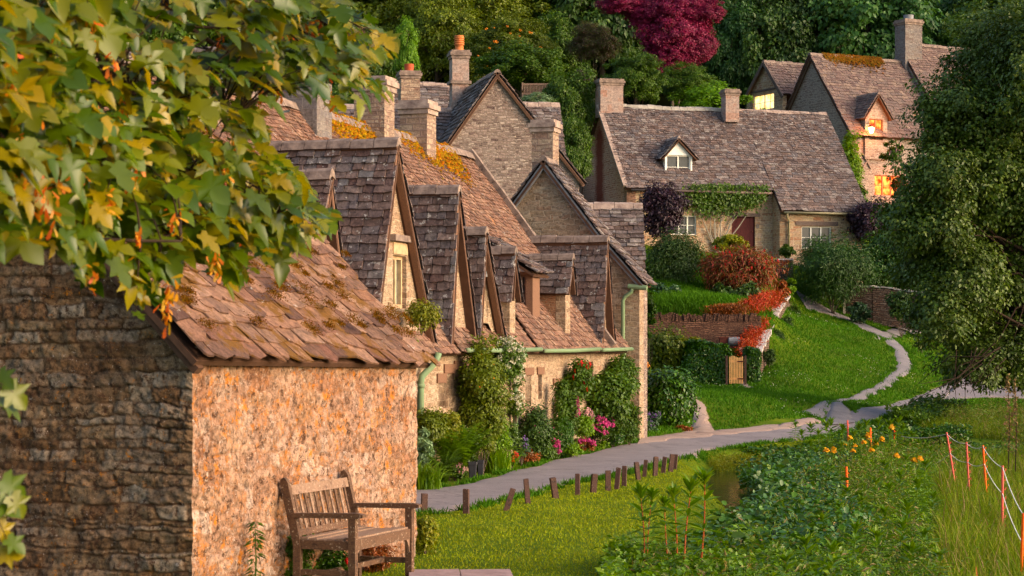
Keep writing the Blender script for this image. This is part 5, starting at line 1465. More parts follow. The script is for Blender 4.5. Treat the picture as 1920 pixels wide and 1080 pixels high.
L_('lf_cress', [(.04, .1, .02), (.075, .16, .025), (.05, .12, .03), (.12, .23, .04)], rough=.38, trans=.25, spec=.4)
L_('lf_herb', [(.13, .24, .02), (.2, .33, .025), (.09, .18, .02), (.28, .38, .04)], rough=.4, trans=.4)
L_('lf_maple', [(.07, .12, .012), (.13, .18, .012), (.05, .1, .018), (.24, .24, .012), (.1, .15, .012), (.4, .28, .012), (.16, .2, .014)], rough=.32, trans=.5, spec=.5)
L_('samara', [(.6, .22, .02), (.7, .36, .03), (.55, .12, .03), (.5, .35, .03)], rough=.5, trans=.4)
L_('pt_pink', [(.55, .07, .22), (.65, .15, .3), (.45, .05, .2)], trans=.3)
L_('pt_pale', [(.6, .35, .35), (.7, .5, .45), (.55, .25, .3)], trans=.3)
L_('pt_red', [(.6, .03, .03), (.7, .06, .03)], trans=.3)
L_('pt_white', [(.75, .72, .62), (.65, .62, .5)], trans=.3)
L_('pt_yellow', [(.85, .45, .02), (.9, .55, .03), (.85, .35, .02)], trans=.3)
L_('pt_orange', [(.8, .25, .03), (.85, .35, .04)], trans=.3)
L_('pt_violet', [(.2, .1, .4), (.28, .15, .45)], trans=.3)
L_('lf_silver', [(.2, .3, .16), (.28, .38, .22), (.16, .25, .12)], trans=.3)

def crown_pts(c, r, nc, per, cr, low=-.6, shell=.55, flat=.5):
    c = np.asarray(c, float); r = np.asarray(r, float)
    d = unit(rng.normal(size=(nc*3, 3))); d = d[d[:, 2] > low][:nc]; nc = len(d)
    rad = rng.uniform(shell, 1, nc)[:, None]*(.82+.36*rng.random((nc, 1)))
    cc = c+d*r*rad
    cs = cr*rng.uniform(.6, 1.4, nc)
    i = rng.integers(0, nc, nc*per)
    o = unit(rng.normal(size=(len(i), 3)))*np.array([1, 1, .75]); o *= (rng.random(len(i))**.45)[:, None]
    loc = cc[i]+o*cs[i][:, None]
    nv = o*.7+d[i]*.45+np.array([0, 0, flat])+rng.normal(size=o.shape)*.45
    tv = o+d[i]*.5+np.array([0, 0, -.4])+rng.normal(size=o.shape)*.5
    return loc, nv, tv, cc
def leaves(name, loc, nv, tv, size, mat, parent, tpl=None, var=.35):
    V_, F_ = tpl or (LEAF_V, LEAF_F)
    V, T = scatter(V_, F_, loc, basis(nv, tv), size*(1+var*rng.uniform(-1, 1, len(loc))))
    return link(name, npmesh(V, T), parent, [mat] if not isinstance(mat, str) else [M[mat]])
def stems(name, parent, base, tips, r0=.03, mat='bark', bend=.3):
    mb = MB(); base = np.asarray(base, float)
    for t_ in tips:
        t_ = np.asarray(t_, float); m_ = base*.45+t_*.55; m_[2] = base[2]+(t_[2]-base[2])*(.45+bend*.3); m_[:2] += rng.normal(size=2)*.05*np.linalg.norm(t_-base)
        mb.tube([base+rng.normal(size=3)*[r0, r0, 0], base*.8+m_*.2, m_, t_], [r0, r0*.85, r0*.55, r0*.2], 5, cap=False)
    return mb.build(name, M[mat], parent, True)
BL = {}
def bloom(parent, base, p_, fs, fm):
    if fm not in BL:
        q = rng.normal(size=(9, 3))*.4
        V, T = scatter(ROUND_V, ROUND_F, q, basis(q+rng.normal(size=q.shape)*.5+np.array([.3, -.6, .4]), rng.normal(size=q.shape)), np.full(9, 1.0))
        BL[fm] = npmesh(V, T); BL[fm].materials.append(M[fm])
    o = bpy.data.objects.new('flower', BL[fm]); COL.objects.link(o); o.parent = parent
    o.location = Vector([float(v) for v in (np.asarray(p_)-np.asarray(base))]); s_ = fs*R(.45, .8); o.scale = (s_, s_, s_); o.rotation_euler = (0, 0, R(-.8, .8))
def Yf(px):
    k_ = (px-960)/FP; t_ = (1.4+k_*35)/(uF[0]-k_*uF[1]); return 35+uF[1]*t_
def bush(name, label, cat, px, py, Y, rx, rz, mat, size, n, dep=None, tpl=None, nc=40, group=None, flowers=None, cr=None, low=-1.0, flat=.5, shell=.55, gnd=True):
    """shrub traced by the centre and half sizes it has in the photograph, at distance Y"""
    if 770 < px < 1195 and 30 < Y < 49: Y = min(Y, Yf(px)-(dep or .45)/.3*.75)
    s = FP/Y; c = P(px, py, Y); r = np.array([rx/s, dep or (rx/s*.9), rz/s])
    b = np.array([c[0], c[1], min(float(terrain(c[0], c[1])), c[2]-r[2]*.8)]) if gnd else c-np.array([0, 0, r[2]])
    t_ = thing(name, label, cat, b, group)
    cr = cr or min(r)*.33
    loc, nv, tv, cc = crown_pts(c, r-cr*.6, nc, n//nc, cr, low, shell, flat)
    gz = terrain(loc[:, 0], loc[:, 1]); loc[:, 2] = np.where(loc[:, 2] < gz, gz+rng.random(len(loc))*.1, loc[:, 2])
    leaves('foliage', loc, nv, tv, size, mat, t_, tpl)
    stems('stems', t_, b, [b+(q-b)*.7 for q in cc[::max(1, len(cc)//7)]], max(.008, min(r)*.018))
    for f in (flowers or []):
        fm, fs, fn_ = f[:3]
        k = rng.integers(0, len(loc), fn_*6)
        k = k[((loc[k]-c)/r @ np.array([.5, -.8, .5])) > .25][:fn_]
        for p_ in loc[k]+np.array([0.02, -.06, .04]): bloom(t_, b, p_, fs, fm)
    return t_
def spray(name, label, cat, px, Y, h, w, n, mat, group=None, wid=.02, base=None, tall=1.0, lean=1.0):
    """arching strap leaves"""
    b = at(px, Y) if base is None else np.asarray(base, float)
    t_ = thing(name, label, cat, b, group); mb = []
    loc = np.tile(b, (n, 1))+rng.normal(size=(n, 3))*np.array([w*.25, w*.25, 0])
    an = rng.uniform(0, 2*math.pi, n); ln = rng.uniform(.55, 1.1, n)*h
    segs = 6; V = []; 
    out = np.stack([np.cos(an), np.sin(an), np.zeros(n)], 1)*rng.uniform(.3, 1, n)[:, None]*lean
    side = np.stack([-np.sin(an), np.cos(an), np.zeros(n)], 1)
    for k in range(segs):
        f = k/(segs-1)
        c = loc+out*(w*f**1.6)[..., None] if np.ndim(w*f) else loc+out*w*f**1.6
        c = c+np.array([0, 0, 1.0])*(ln*(1.25*f-.55*f**2.6*1.1)*tall)[:, None]
        ww = wid*(1-f**3)*(.6+.8*math.sin(math.pi*min(f+.15, 1)))
        V += [c-side*ww/2, c+side*ww/2+np.array([0, 0, .004])]
    V = np.stack(V, 1).reshape(-1, 3)
    Tq = np.array([(2*k, 2*k+1, 2*k+3, 2*k+2) for k in range(segs-1)])
    T = (Tq[None]+np.arange(n)[:, None, None]*segs*2).reshape(-1, 4)
    link('leaves', npmesh(V, T), t_, [M[mat]])
    return t_
def fern(label, px, Y, h, w, nfr, mat='lf_bright'):
    b = at(px, Y); t_ = thing('fern', label, 'fern', b)
    LL = []; NV = []; TV = []; S_ = []
    mb = MB()
    for i in range(nfr):
        a = R(0, 2*math.pi); o = np.array([math.cos(a), math.sin(a), 0])*R(.4, 1)*w; hh = h*R(.7, 1.15)
        pts = [b+o*f**1.5+Z*hh*(1.3*f-.5*f*f) for f in np.linspace(0, 1, 9)]
        mb.tube(pts, [.005*(1-f*.8) for f in np.linspace(0, 1, 9)], 4, cap=False)
        sd = np.array([-math.sin(a), math.cos(a), 0])
        for f in np.linspace(.1, .98, 30):
            p = b+o*f**1.5+Z*hh*(1.3*f-.5*f*f)
            for sg_ in (-1, 1):
                LL.append(p); TV.append(sd*sg_+o*.35-Z*.15); NV.append(Z+np.random.normal(size=3)*.15); S_.append(.2*h*math.sin(math.pi*(f*.85+.12))**.8*.8)
    LL, NV, TV = map(np.array, (LL, NV, TV))
    V, T = scatter([(0, 0, 0), (.5, .1, .03), (1, 0, -.08), (.5, -.1, .03)], LEAF_F, LL, basis(NV, TV), np.array(S_))
    link('fronds', npmesh(V, T), t_, [M[mat]]); mb.build('stalks', M['lf_bright'], t_)
    return t_
def hedge(name, label, c, half, n, mat, size, cat='hedge', U=(1, 0), rough=.08, group=None):
    c = np.asarray(c, float); U = nrm([U[0], U[1], 0]); N_ = np.array([-U[1], U[0], 0]); t_ = thing(name, label, cat, c-Z*half[2], group)
    q = rng.uniform(-1, 1, (n, 3)); ax = rng.choice(3, n, p=[.22, .4, .38]); s_ = np.sign(rng.uniform(-1, 1, n)); s_[ax == 2] = 1
    q[np.arange(n), ax] = s_*(1-rng.random(n)**2*.25)
    # rounded corners
    l = np.linalg.norm(q, axis=1); q = q*(np.minimum(1, 1.28/l))[:, None]
    nv = q**5+rng.normal(size=q.shape)*.45+np.array([0, 0, .35])
    loc = q*np.asarray(half)
    loc = loc+unit(q)*((fbm(loc[:, 0]*2.5+loc[:, 1], loc[:, 2]*2.5)-.45)[:, None]*rough*4)
    W = lambda a: a[:, :1]*U+a[:, 1:2]*N_+a[:, 2:3]*Z
    leaves('foliage', W(loc)+c, W(nv), rng.normal(size=q.shape)+np.array([0, 0, -.6]), size, mat, t_)
    stems('stems', t_, c-Z*half[2], [c+np.array([R(-.6, .6)*half[0], R(-.5, .5)*half[1], half[2]*R(.2, .8)]) for _ in range(8)], .03)
    return t_
# ---- beds along the row
vb = lambda px, py: ground(px, py)[1]
spray('daylily_clump', 'arching strap leaved clump at the far corner of the shed', 'plant', 797, 32.5, .62, .42, 170, 'lf_bright', wid=.02)
bush('shrub', 'pale variegated bushy plant above the strap leaved clump by the shed', 'shrub', 792, 838, 33.6, 22, 42, 'lf_silver', .05, 2600, nc=30)
bush('shrub', 'rounded yellow green shrub under the green downpipe', 'shrub', 808, 800, 36.2, 30, 36, 'lf_olive', .05, 5000, nc=40, cr=.12)
fern('large bright green fern between the yellow green shrub and the tall climber', 856, 35.0, 1.05, .8, 70)
fern('smaller fern in front of the large one by the lane', 832, 33.6, .65, .5, 34, 'lf_mid')
bush('climbing_rose', 'tall tangled climbing rose with white blooms at its top, over the first downpipe', 'climber', 905, 735, 38.8, 52, 105, 'lf_olive', .055, 17000, nc=110, cr=.2, dep=.55, flowers=[('pt_orange', .03, 10)])
bush('climbing_rose', 'leafy rose crown with white flowers under the gutter', 'climber', 945, 668, 39.6, 38, 48, 'lf_mid', .06, 6000, nc=50, cr=.2, dep=.35, gnd=False, flowers=[('pt_white', .05, 90)])
bush('climbing_rose', 'thin trailing rose with white flowers beside the second downpipe', 'climber', 968, 735, 39.9, 16, 60, 'lf_mid', .05, 1600, nc=26, cr=.14, dep=.2, gnd=False, flowers=[('pt_white', .05, 60)])
spray('daylily_clump', 'bright arching strap leaves right of the black pots', 'plant', 935, 37.3, .62, .45, 170, 'lf_bright', wid=.02)
spray('daylily_clump', 'strap leaved clump just behind the black pots', 'plant', 905, 37.6, .6, .4, 120, 'lf_bright', wid=.02)
bush('flowering_plant', 'low pale pink flowering plant left of the black pots', 'plant', 853, 878, 35.0, 30, 24, 'lf_mid', .04, 2600, nc=26, flowers=[('pt_pale', .03, 60)])
bush('flowering_plant', 'red poppy plant at the lane edge', 'plant', 958, 862, 37.8, 13, 16, 'lf_mid', .035, 900, nc=12, flowers=[('pt_red', .05, 12)])
bush('shrub', 'dark glossy shrub left of the clipped dome', 'shrub', 1003, 808, 41.2, 33, 52, 'lf_dark', .055, 7500, nc=50, cr=.17, flowers=[('pt_pink', .02, 6)])
bush('shrub', 'low violet flowered plant at the foot of the dark glossy shrub', 'shrub', 978, 838, 40.2, 20, 18, 'lf_blue', .04, 1500, nc=18, flowers=[('pt_violet', .025, 25)])
bush('flowering_plant', 'pink flowering plant in front of the clipped dome', 'plant', 1038, 840, 41.4, 16, 22, 'lf_mid', .04, 1500, nc=18, flowers=[('pt_pink', .04, 50)])
bush('topiary', 'smooth clipped dark green dome leaning over the bed', 'topiary', 1052, 818, 42.6, 25, 37, 'lf_ivy', .024, 26000, nc=420, cr=.06, shell=.93)
bush('shrub', 'light green foliage patch behind the foxglove', 'shrub', 1066, 770, 44.5, 22, 45, 'lf_mid', .05, 3600, nc=36, cr=.16)
bush('shrub', 'yellow green grassy shrub right of the clipped dome', 'shrub', 1093, 800, 44.6, 22, 30, 'lf_bright', .05, 2600, nc=26, cr=.14)
for px_, py_, Y, rx_, rz_, m_, lab in ((1020, 848, 40.3, 24, 14, 'lf_mid', 'low green edging under the dark glossy shrub'), (1070, 842, 41.6, 18, 14, 'lf_bright', 'small yellow green edging beside the clipped dome'), (1150, 815, 45.0, 30, 22, 'lf_ivy', 'leafy green mound beneath the bright climber'),
        (1180, 812, 45.6, 18, 16, 'lf_mid', 'little green bush at the corner of the end cottage'), (872, 838, 36.6, 26, 40, 'lf_mid', 'soft green shrub between the ferns and the tall climber'), (925, 810, 38.2, 30, 42, 'lf_bright', 'bushy fresh green plant under the tall tangled climber'),
        (950, 820, 38.6, 22, 34, 'lf_mid', 'green bush hiding the foot of the second downpipe'), (1052, 745, 43.2, 14, 50, 'lf_mid', 'narrow upright green shrub beside the third cottage door'), (842, 800, 36.4, 22, 36, 'lf_yellow', 'yellowish shrub behind the large fern'),
        (992, 858, 39.4, 20, 10, 'lf_rust', 'low russet edging plant near the red poppies')):
    bush('shrub', lab, 'shrub', px_, py_, Y, rx_, rz_, m_, .05, int(rx_*rz_*3.2), nc=30, cr=.14)
# foxglove
g = at(1081, 42.2); fx_ = thing('foxglove', 'tall magenta foxglove spike against the green bed', 'flower', g)
top = P(1082, 742, 42.2); mb = MB(); mb.tube([g, (g+top)/2+np.array([.01, 0, 0]), top], [.012, .009, .004], 5); mb.build('stem', M['lf_mid'], fx_)
n = 170; f = rng.random(n); a = rng.uniform(0, 6.28, n); c = P(1082, 775, 42.2)
loc = c+(top-c)*f[:, None]+np.stack([np.cos(a), np.sin(a), np.zeros(n)], 1)*(.055*(1-f*.75))[:, None]
leaves('flower', loc, np.stack([np.cos(a), np.sin(a), f*0+.2], 1), np.tile([0, 0, -1.0], (n, 1)), .065, 'pt_pink', fx_, (ROUND_V, ROUND_F))
bush('climbing_rose', 'broad climbing rose with dark red blooms under the fourth cottage gutter', 'climber', 1085, 712, 45.5, 27, 42, 'lf_mid', .07, 5000, nc=44, cr=.2, dep=.4, gnd=False, flowers=[('pt_red', .06, 16)])
bush('climber', 'bright leafy climber covering the wall of the fourth cottage', 'climber', 1135, 752, 47.3, 55, 66, 'lf_mid', .085, 9000, nc=60, cr=.28, dep=.5)
bush('climber', 'darker climber on the corner of the end cottage', 'climber', 1165, 708, 47.6, 33, 45, 'lf_mid', .07, 5500, nc=44, cr=.22, dep=.5)
bush('shrub', 'dark leafy mound at the foot of the end cottage', 'shrub', 1172, 790, 46.8, 30, 40, 'lf_mid', .07, 4500, nc=40, cr=.22)
bush('flowering_plant', 'crimson pink valerian in the middle of the bed', 'plant', 1125, 803, 46.2, 34, 22, 'lf_mid', .05, 3200, nc=34, flowers=[('pt_pink', .05, 130)])
bush('flowering_plant', 'pale pink flowers behind the crimson valerian', 'plant', 1098, 782, 46.8, 18, 16, 'lf_mid', .05, 1500, nc=18, flowers=[('pt_pale', .05, 40)])
bush('flowering_plant', 'low magenta and rust leaved plant at the bed edge', 'plant', 1095, 834, 44.2, 20, 17, 'lf_rust', .05, 1700, nc=22, flowers=[('pt_pink', .045, 60)])
bush('flowering_plant', 'green edging plant between the pink flowers and the grass verge', 'plant', 1125, 836, 45, 18, 15, 'lf_bright', .06, 1500, nc=18)
bush('shrub', 'large round glossy shrub at the end of the row beside the gravel path', 'shrub', 1252, 742, 52.5, 56, 62, 'lf_ivy', .1, 13000, nc=80, cr=.35, flowers=[('pt_orange', .05, 5)])
bush('lavender', 'grey violet lavender mound under the round glossy shrub', 'plant', 1215, 792, 50.8, 34, 25, 'lf_blue', .05, 4500, nc=34, flowers=[('pt_violet', .03, 60)])
bush('shrub', 'russet leaved little shrub at the foot of the round glossy shrub', 'shrub', 1282, 808, 51.8, 20, 13, 'lf_rust', .05, 1400, nc=18)
bush('flowering_plant', 'orange and red lilies on the corner of the end cottage', 'plant', 1203, 692, 51.5, 12, 20, 'lf_mid', .05, 900, nc=12, flowers=[('pt_orange', .07, 30), ('pt_red', .06, 8)])
bush('shrub', 'feathery yellow green shrub below the retaining wall', 'shrub', 1247, 655, 67.5, 45, 46, 'lf_olive', .12, 6500, nc=60, cr=.45)
bush('shrub', 'small yellowish shrub between the feathery shrub and the ivy hedge', 'shrub', 1297, 648, 69, 28, 20, 'lf_yellow', .1, 2000, nc=24)
bush('shrub', 'narrow green shrub against the end of the row', 'shrub', 1213, 590, 66, 15, 55, 'lf_mid', .1, 2600, nc=30)
bush('shrub', 'low bright shrub on the terrace beside the row end', 'shrub', 1222, 580, 74.5, 14, 14, 'lf_lime', .1, 1000, nc=14)
cH = P(1323, 688, 67.3); hedge('ivy_hedge', 'squared ivy hedge left of the garden gate', cH, (.76, .5, .76), 13000, 'lf_ivy', .09)
cH = P(1410, 690, 67.6); hedge('ivy_hedge', 'narrow ivy covered pillar right of the garden gate', cH, (.24, .45, .62), 5000, 'lf_ivy', .08)
bush('shrub', 'tall dark grey green bush on the terrace left of the red shrub', 'shrub', 1262, 492, 81, 62, 70, 'lf_dark', .13, 17000, nc=90, cr=.55, tpl=(LANCE_V, LEAF_F))
bush('shrub', 'leafy blue green undergrowth at the foot of the dark bush', 'shrub', 1245, 552, 77, 45, 24, 'lf_blue', .12, 3600, nc=36)
bush('red_shrub', 'wide dome shaped shrub with red young leaves and green below', 'shrub', 1385, 505, 79.5, 80, 52, 'lf_red', .15, 19000, nc=110, cr=.45, tpl=(LANCE_V, LEAF_F), flowers=[('pt_red', .09, 40)])
bush('shrub', 'dark green undergrowth beneath the red dome shaped shrub', 'shrub', 1380, 552, 78.0, 62, 24, 'lf_dark', .13, 5000, nc=40)
bush('shrub', 'yellow leaved bush in front of the dark red door', 'shrub', 1368, 458, 84, 42, 20, 'lf_yellow', .12, 2800, nc=30)
bush('shrub', 'trailing russet plant over the top of the garden wall', 'shrub', 1462, 545, 80.5, 18, 24, 'lf_rust', .09, 2200, nc=22)
def carpet(name, label, pts, n, w, mat, size, h=.25):
    pts = [np.asarray(p, float) for p in pts]; t_ = thing(name, label, 'plant', pts[0])
    P_ = resample(pts, 60); k = rng.integers(0, 60, n)
    loc = P_[k]+rng.normal(size=(n, 3))*np.array([w, w, 0])+np.stack([np.zeros(n), np.zeros(n), rng.random(n)*h], 1)
    leaves('foliage', loc, rng.normal(size=(n, 3))+Z*.5, rng.normal(size=(n, 3))+Z, size, mat, t_, (LANCE_V, LEAF_F))
    stems('stems', t_, pts[0]-Z*.1, P_[::8], .015)
carpet('red_creeper', 'scarlet creeper running along the foot of the pale coped wall', [P(1400, 672, 69.0), P(1412, 640, 71.5), P(1424, 610, 74)], 5000, .16, 'lf_redhot', .11, .3)
carpet('red_creeper', 'fiery red plant on the terrace corner above the retaining wall', [P(1402, 592, 73.6), P(1432, 582, 75.5), P(1447, 572, 78)], 4200, .2, 'lf_redhot', .13, .5)
carpet('red_creeper', 'dull red plant spilling over the middle of the retaining wall', [P(1338, 600, 73), P(1370, 596, 73), P(1388, 597, 73)], 3400, .18, 'lf_rust', .11, .45)
for px_, py_, Y, lab in ((1442, 668, 70.2, 'nearest'), (1461, 636, 73.8, 'second'), (1476, 606, 77.8, 'third'), (1489, 585, 81.5, 'farthest')):
    bush('lavender', 'dark green tuft at the lawn side of the coped wall, the %s one' % lab, 'plant', px_, py_, Y, 14, 15, 'lf_dark' if lab != 'farthest' else 'lf_mid', .1, 1500, nc=18, group='tufts along the coped wall', tpl=(LANCE_V, LEAF_F))
bush('shrub', 'bright green plant at the top of the coped wall', 'shrub', 1484, 545, 83, 12, 22, 'lf_bright', .1, 1200, nc=14)
bush('shrub', 'small green bush under the tan downpipe', 'shrub', 1476, 470, 86.3, 16, 14, 'lf_mid', .1, 1200, nc=14)
bush('hedge', 'long dark green hedge right of the footpath top', 'hedge', 1562, 506, 84.5, 86, 68, 'lf_ivyd', .13, 24000, nc=150, cr=.5, tpl=(LANCE_V, LEAF_F))
bush('hedge', 'second dark hedge mass behind the crumbling wall', 'hedge', 1672, 500, 87, 80, 68, 'lf_ivyd', .14, 14000, nc=80, cr=.55)
bush('shrub', 'small blue green bush in front of the crumbling wall', 'shrub', 1612, 583, 83.6, 24, 22, 'lf_blue', .11, 2000, nc=22)
bush('shrub', 'dark green bush against the crumbling wall under the big tree', 'shrub', 1690, 570, 83.2, 28, 35, 'lf_dark', .12, 2600, nc=24)
bush('purple_shrub', 'dark purple leaved shrub covering the left of the hillside cottage', 'shrub', 1240, 392, 86.6, 52, 58, 'lf_purple', .12, 11000, nc=110, cr=.3, dep=.7, gnd=True, flowers=[('pt_pale', .03, 12)])
bush('purple_shrub', 'dark purple shrub at the right corner of the hillside cottage', 'shrub', 1640, 415, 89.5, 60, 45, 'lf_purple', .12, 9000, nc=90, cr=.35)
# climber on the hillside cottage: stems on the wall and leaves under the eave
b = FK.pt(FK.hit(1343, 460)[0], .12, 6.0); kc = thing('climber', 'twisting climber on the hillside cottage between window and red door', 'climber', b)
mb = MB(); tips = []
for tx, ty in ((1300, 372), (1320, 352), (1345, 360), (1372, 350), (1395, 362), (1425, 352), (1330, 385), (1365, 380), (1402, 378), (1420, 370)):
    h_ = FK.hit(tx, ty); tips.append(FK.pt(h_[0], .15, h_[1]))
for t_ in tips:
    m_ = (b+t_)/2+FK.U*R(-.3, .3)+Z*R(-.2, .3); mb.tube([b, b*.7+m_*.3+FK.U*R(-.1, .1), m_, t_], [.04, .035, .025, .01], 5, cap=False)
mb.build('stems', M['bark_pale'], kc)
wts = np.array([1.3, 2, 1, 2.2, 1.2, .5, 1.6, 1.5, .7, .35]); k = rng.choice(len(tips), 3600, p=wts/wts.sum()); sz = np.sqrt(wts)[k][:, None]
loc = np.array(tips)[k]+(rng.normal(size=(3600, 1))*FK.U*.3*sz+rng.normal(size=(3600, 1))*Z*.2*sz+np.abs(rng.normal(size=(3600, 1)))*FK.N*.12)
zc = H+(650-345)/45.; k = loc[:, 2] < zc; loc = loc[k]; n_ = len(loc)
leaves('foliage', loc, np.tile(FK.N, (n_, 1))+rng.normal(size=(n_, 3))*.5+Z*.3, rng.normal(size=(n_, 3))-Z, .13, 'lf_mid', kc)
bush('ivy', 'column of bright ivy on the corner of the upper house', 'climber', 1592, 318, 100.3, 24, 75, 'lf_bright', .15, 5500, nc=70, cr=.35, dep=.5, gnd=False)
bush('ivy', 'lower ivy trail behind the end of the slate roof', 'climber', 1612, 378, 99.5, 18, 42, 'lf_mid', .14, 1800, nc=30, cr=.3, dep=.4, gnd=False)
bush('climbing_rose', 'white flowering climber right of the lantern', 'climber', 1672, 285, 100.6, 22, 26, 'lf_mid', .14, 1500, nc=20, gnd=False, flowers=[('pt_pale', .09, 45)])
bush('red_creeper', 'creeper lit orange by the lower lit window', 'climber', 1686, 350, 99.5, 16, 24, 'lf_rust', .14, 1000, nc=18, dep=.3, gnd=False)
# plants round the bench
bush('weed', 'green ivy and weeds at the foot of the shed under the bench', 'plant', 545, 1045, 19.6, 45, 60, 'lf_mid', .035, 5200, nc=60, cr=.1, dep=.16)
bush('weed', 'leafy weeds below the bench seat', 'plant', 612, 1050, 20.2, 45, 38, 'lf_ivy', .035, 3000, nc=40, cr=.09, dep=.14)
bush('red_weed', 'reddish rusty weeds under the right half of the bench', 'plant', 705, 1042, 20.9, 36, 32, 'lf_rust', .028, 3200, nc=36, cr=.08, dep=.2)
bush('weed', 'yellow green bush growing beyond the right end of the bench', 'plant', 797, 1002, 22.6, 24, 42, 'lf_yellow', .035, 3400, nc=40, cr=.1, dep=.16)
g = ground(658, 1078, 14); 
bush('flowering_plant', 'small crimson flowers in front of the near bench leg', 'plant', 655, 1062, 19.3, 13, 20, 'lf_mid', .02, 500, nc=12, flowers=[('pt_red', .025, 40)])
# upright young plant against the wall
b = S.pt(S.hit(478, 1070, .12)[0], .12, 0); up = thing('young_plant', 'upright leafy young plant against the shed wall left of the bench', 'plant', b)
mb = MB(); tp_ = b+Z*(H+(650-972)/210.); mb.tube([b, (b+tp_)/2+np.array([.01, 0, 0]), tp_], [.008, .006, .003], 5); mb.build('stem', M['lf_mid'], up)
n = 110; f = rng.random(n)**.8; a = rng.uniform(0, 6.28, n); o = np.stack([np.cos(a), np.sin(a), np.full(n, .4)], 1)
leaves('leaves', b+(tp_-b)*f[:, None]+o*.015, o*.3+Z, o, .085, 'lf_mid', up, (LANCE_V, LEAF_F))
# creeper between the shed and the second dormer
bush('climber', 'wispy yellow green creeper between the shed roof and the first tall dormer', 'climber', 790, 590, 33.6, 36, 38, 'lf_yellow', .05, 2000, nc=44, cr=.16, dep=.3, gnd=False)
bush('climber', 'thin creeper strands below the shed roof corner', 'climber', 778, 665, 32.5, 14, 32, 'lf_bright', .04, 260, nc=22, cr=.1, dep=.2, gnd=False)

# ---- stream side plants
def mass(name, label, poly, n, h, mat, size, tpl=None, bumps=1.0, skip=None, cat='plants', stem=True, hx=None):
    poly = np.array(poly); lo_, hi_ = poly.min(0), poly.max(0)
    x = rng.uniform(lo_[0], hi_[0], n); y = rng.uniform(lo_[1], hi_[1], n); k = inside(x, y, poly)
    if skip is not None: k &= ~skip(x, y)
    x, y = x[k], y[k]; m = len(x)
    hh = h*(.35+1.1*fbm(x*bumps, y*bumps)+.35*(vnoise(x*bumps*3.1, y*bumps*3.1)-.5))
    if hx is not None: hh = hh*hx(x, y)
    z0 = np.maximum(terrain(x, y), -.3); f = rng.random(m)**.5
    loc = np.stack([x, y, z0+hh*f], 1)+rng.normal(size=(m, 3))*.03
    e = .05
    gxn = (fbm((x+e)*bumps, y*bumps)-fbm((x-e)*bumps, y*bumps))/(2*e)*h; gyn = (fbm(x*bumps, (y+e)*bumps)-fbm(x*bumps, (y-e)*bumps))/(2*e)*h
    nv = np.stack([-gxn*1.3, -gyn*1.3, np.full(m, .9)], 1)+rng.normal(size=(m, 3))*.45
    V_, F_ = tpl or (LEAF_V, LEAF_F)
    V, T = scatter(V_, F_, loc, basis(nv, rng.normal(size=(m, 3))+np.array([0, 0, -.3])), size*rng.uniform(.6, 1.35, m))
    return tag(link(name, npmesh(V, T), None, [M[mat]]), label, cat, kind='stuff')
openw = lambda x, y: (y > 38.6) & (y < 45.5) & (x < 5.3)
mass('water_plants', 'dark glossy leaf mass filling the stream', [(1.6, 22.5), (2.6, 26.5), (3.5, 30), (3.9, 33.5), (4.0, 36.5), (4.1, 39), (6.4, 40), (7.6, 44.5), (9.6, 47.2), (12, 48.6), (12.2, 50), (9, 49), (6.6, 47), (5.4, 45.6), (5.2, 43), (5.6, 38), (4.9, 31), (4.4, 26), (3.4, 22.5)], 150000, .5, 'lf_cress', .075,
     (ROUND_V, ROUND_F), 1.3, openw, hx=lambda x, y: np.interp(y, [39, 45], [1.0, .5]))
mass('bank_plants', 'dark shrubby plants on the bank behind the open water', [(4.9, 45.8), (6.0, 46.2), (8.4, 48.0), (10.5, 48.6), (10.5, 50.2), (9.2, 50.4), (7.0, 48.2), (5.2, 46.2)], 50000, .42, 'lf_ivy', .08, None, 1.0, hx=lambda x, y: np.interp(x, [5, 7, 8.6], [.35, .6, 1.5]))
mass('nettles', 'bright green nettle bed in the bottom foreground', [(.8, 18), (.95, 21.3), (1.3, 22.8), (1.9, 24), (2.8, 24.6), (3.6, 23), (3.2, 17), (1.0, 17)], 60000, .42, 'lf_herb', .065, None, 1.6)
mass('bank_plants', 'lush light green herbs along the right bank', [(2.6, 17), (2.8, 20.5), (3.6, 23), (4.2, 26), (4.8, 31), (5.4, 38), (7, 43), (10, 47), (11.5, 47.5), (9.4, 45), (7.4, 38), (6.1, 31), (4.9, 25), (4.0, 20), (3.5, 16)], 110000, .34, 'lf_herb', .085, (LANCE_V, LEAF_F), 1.2)
cress = [(1.6, 22.5), (2.6, 26.5), (3.5, 30), (3.9, 33.5), (4.0, 38), (6.4, 40), (7.6, 44.5), (9.6, 47.2), (6.6, 47), (5.6, 38), (4.9, 31), (4.4, 26), (3.4, 22.5)]
grass('reeds', 'thin upright grass blades poking through the stream plants', cress, 9000, .62, .012, M['grass_wild'], lean=.5, cat='reeds')
mass('butterbur', 'scattered larger round leaves among the stream plants', cress, 2600, .6, 'lf_mid', .12, (ROUND_V, ROUND_F), 1.3, openw)
mass('willowherb', 'narrow leaved pale shoots mixed through the bank herbs', [(1.0, 18), (1.2, 22), (2.8, 25), (3.8, 30), (5.2, 38), (7.4, 44), (10, 47), (9.2, 43), (7.0, 37), (5.6, 30), (4.6, 24), (3.8, 18)], 52000, .55, 'lf_lime2', .08, (LANCE_V, LEAF_F), 3.2, openw)
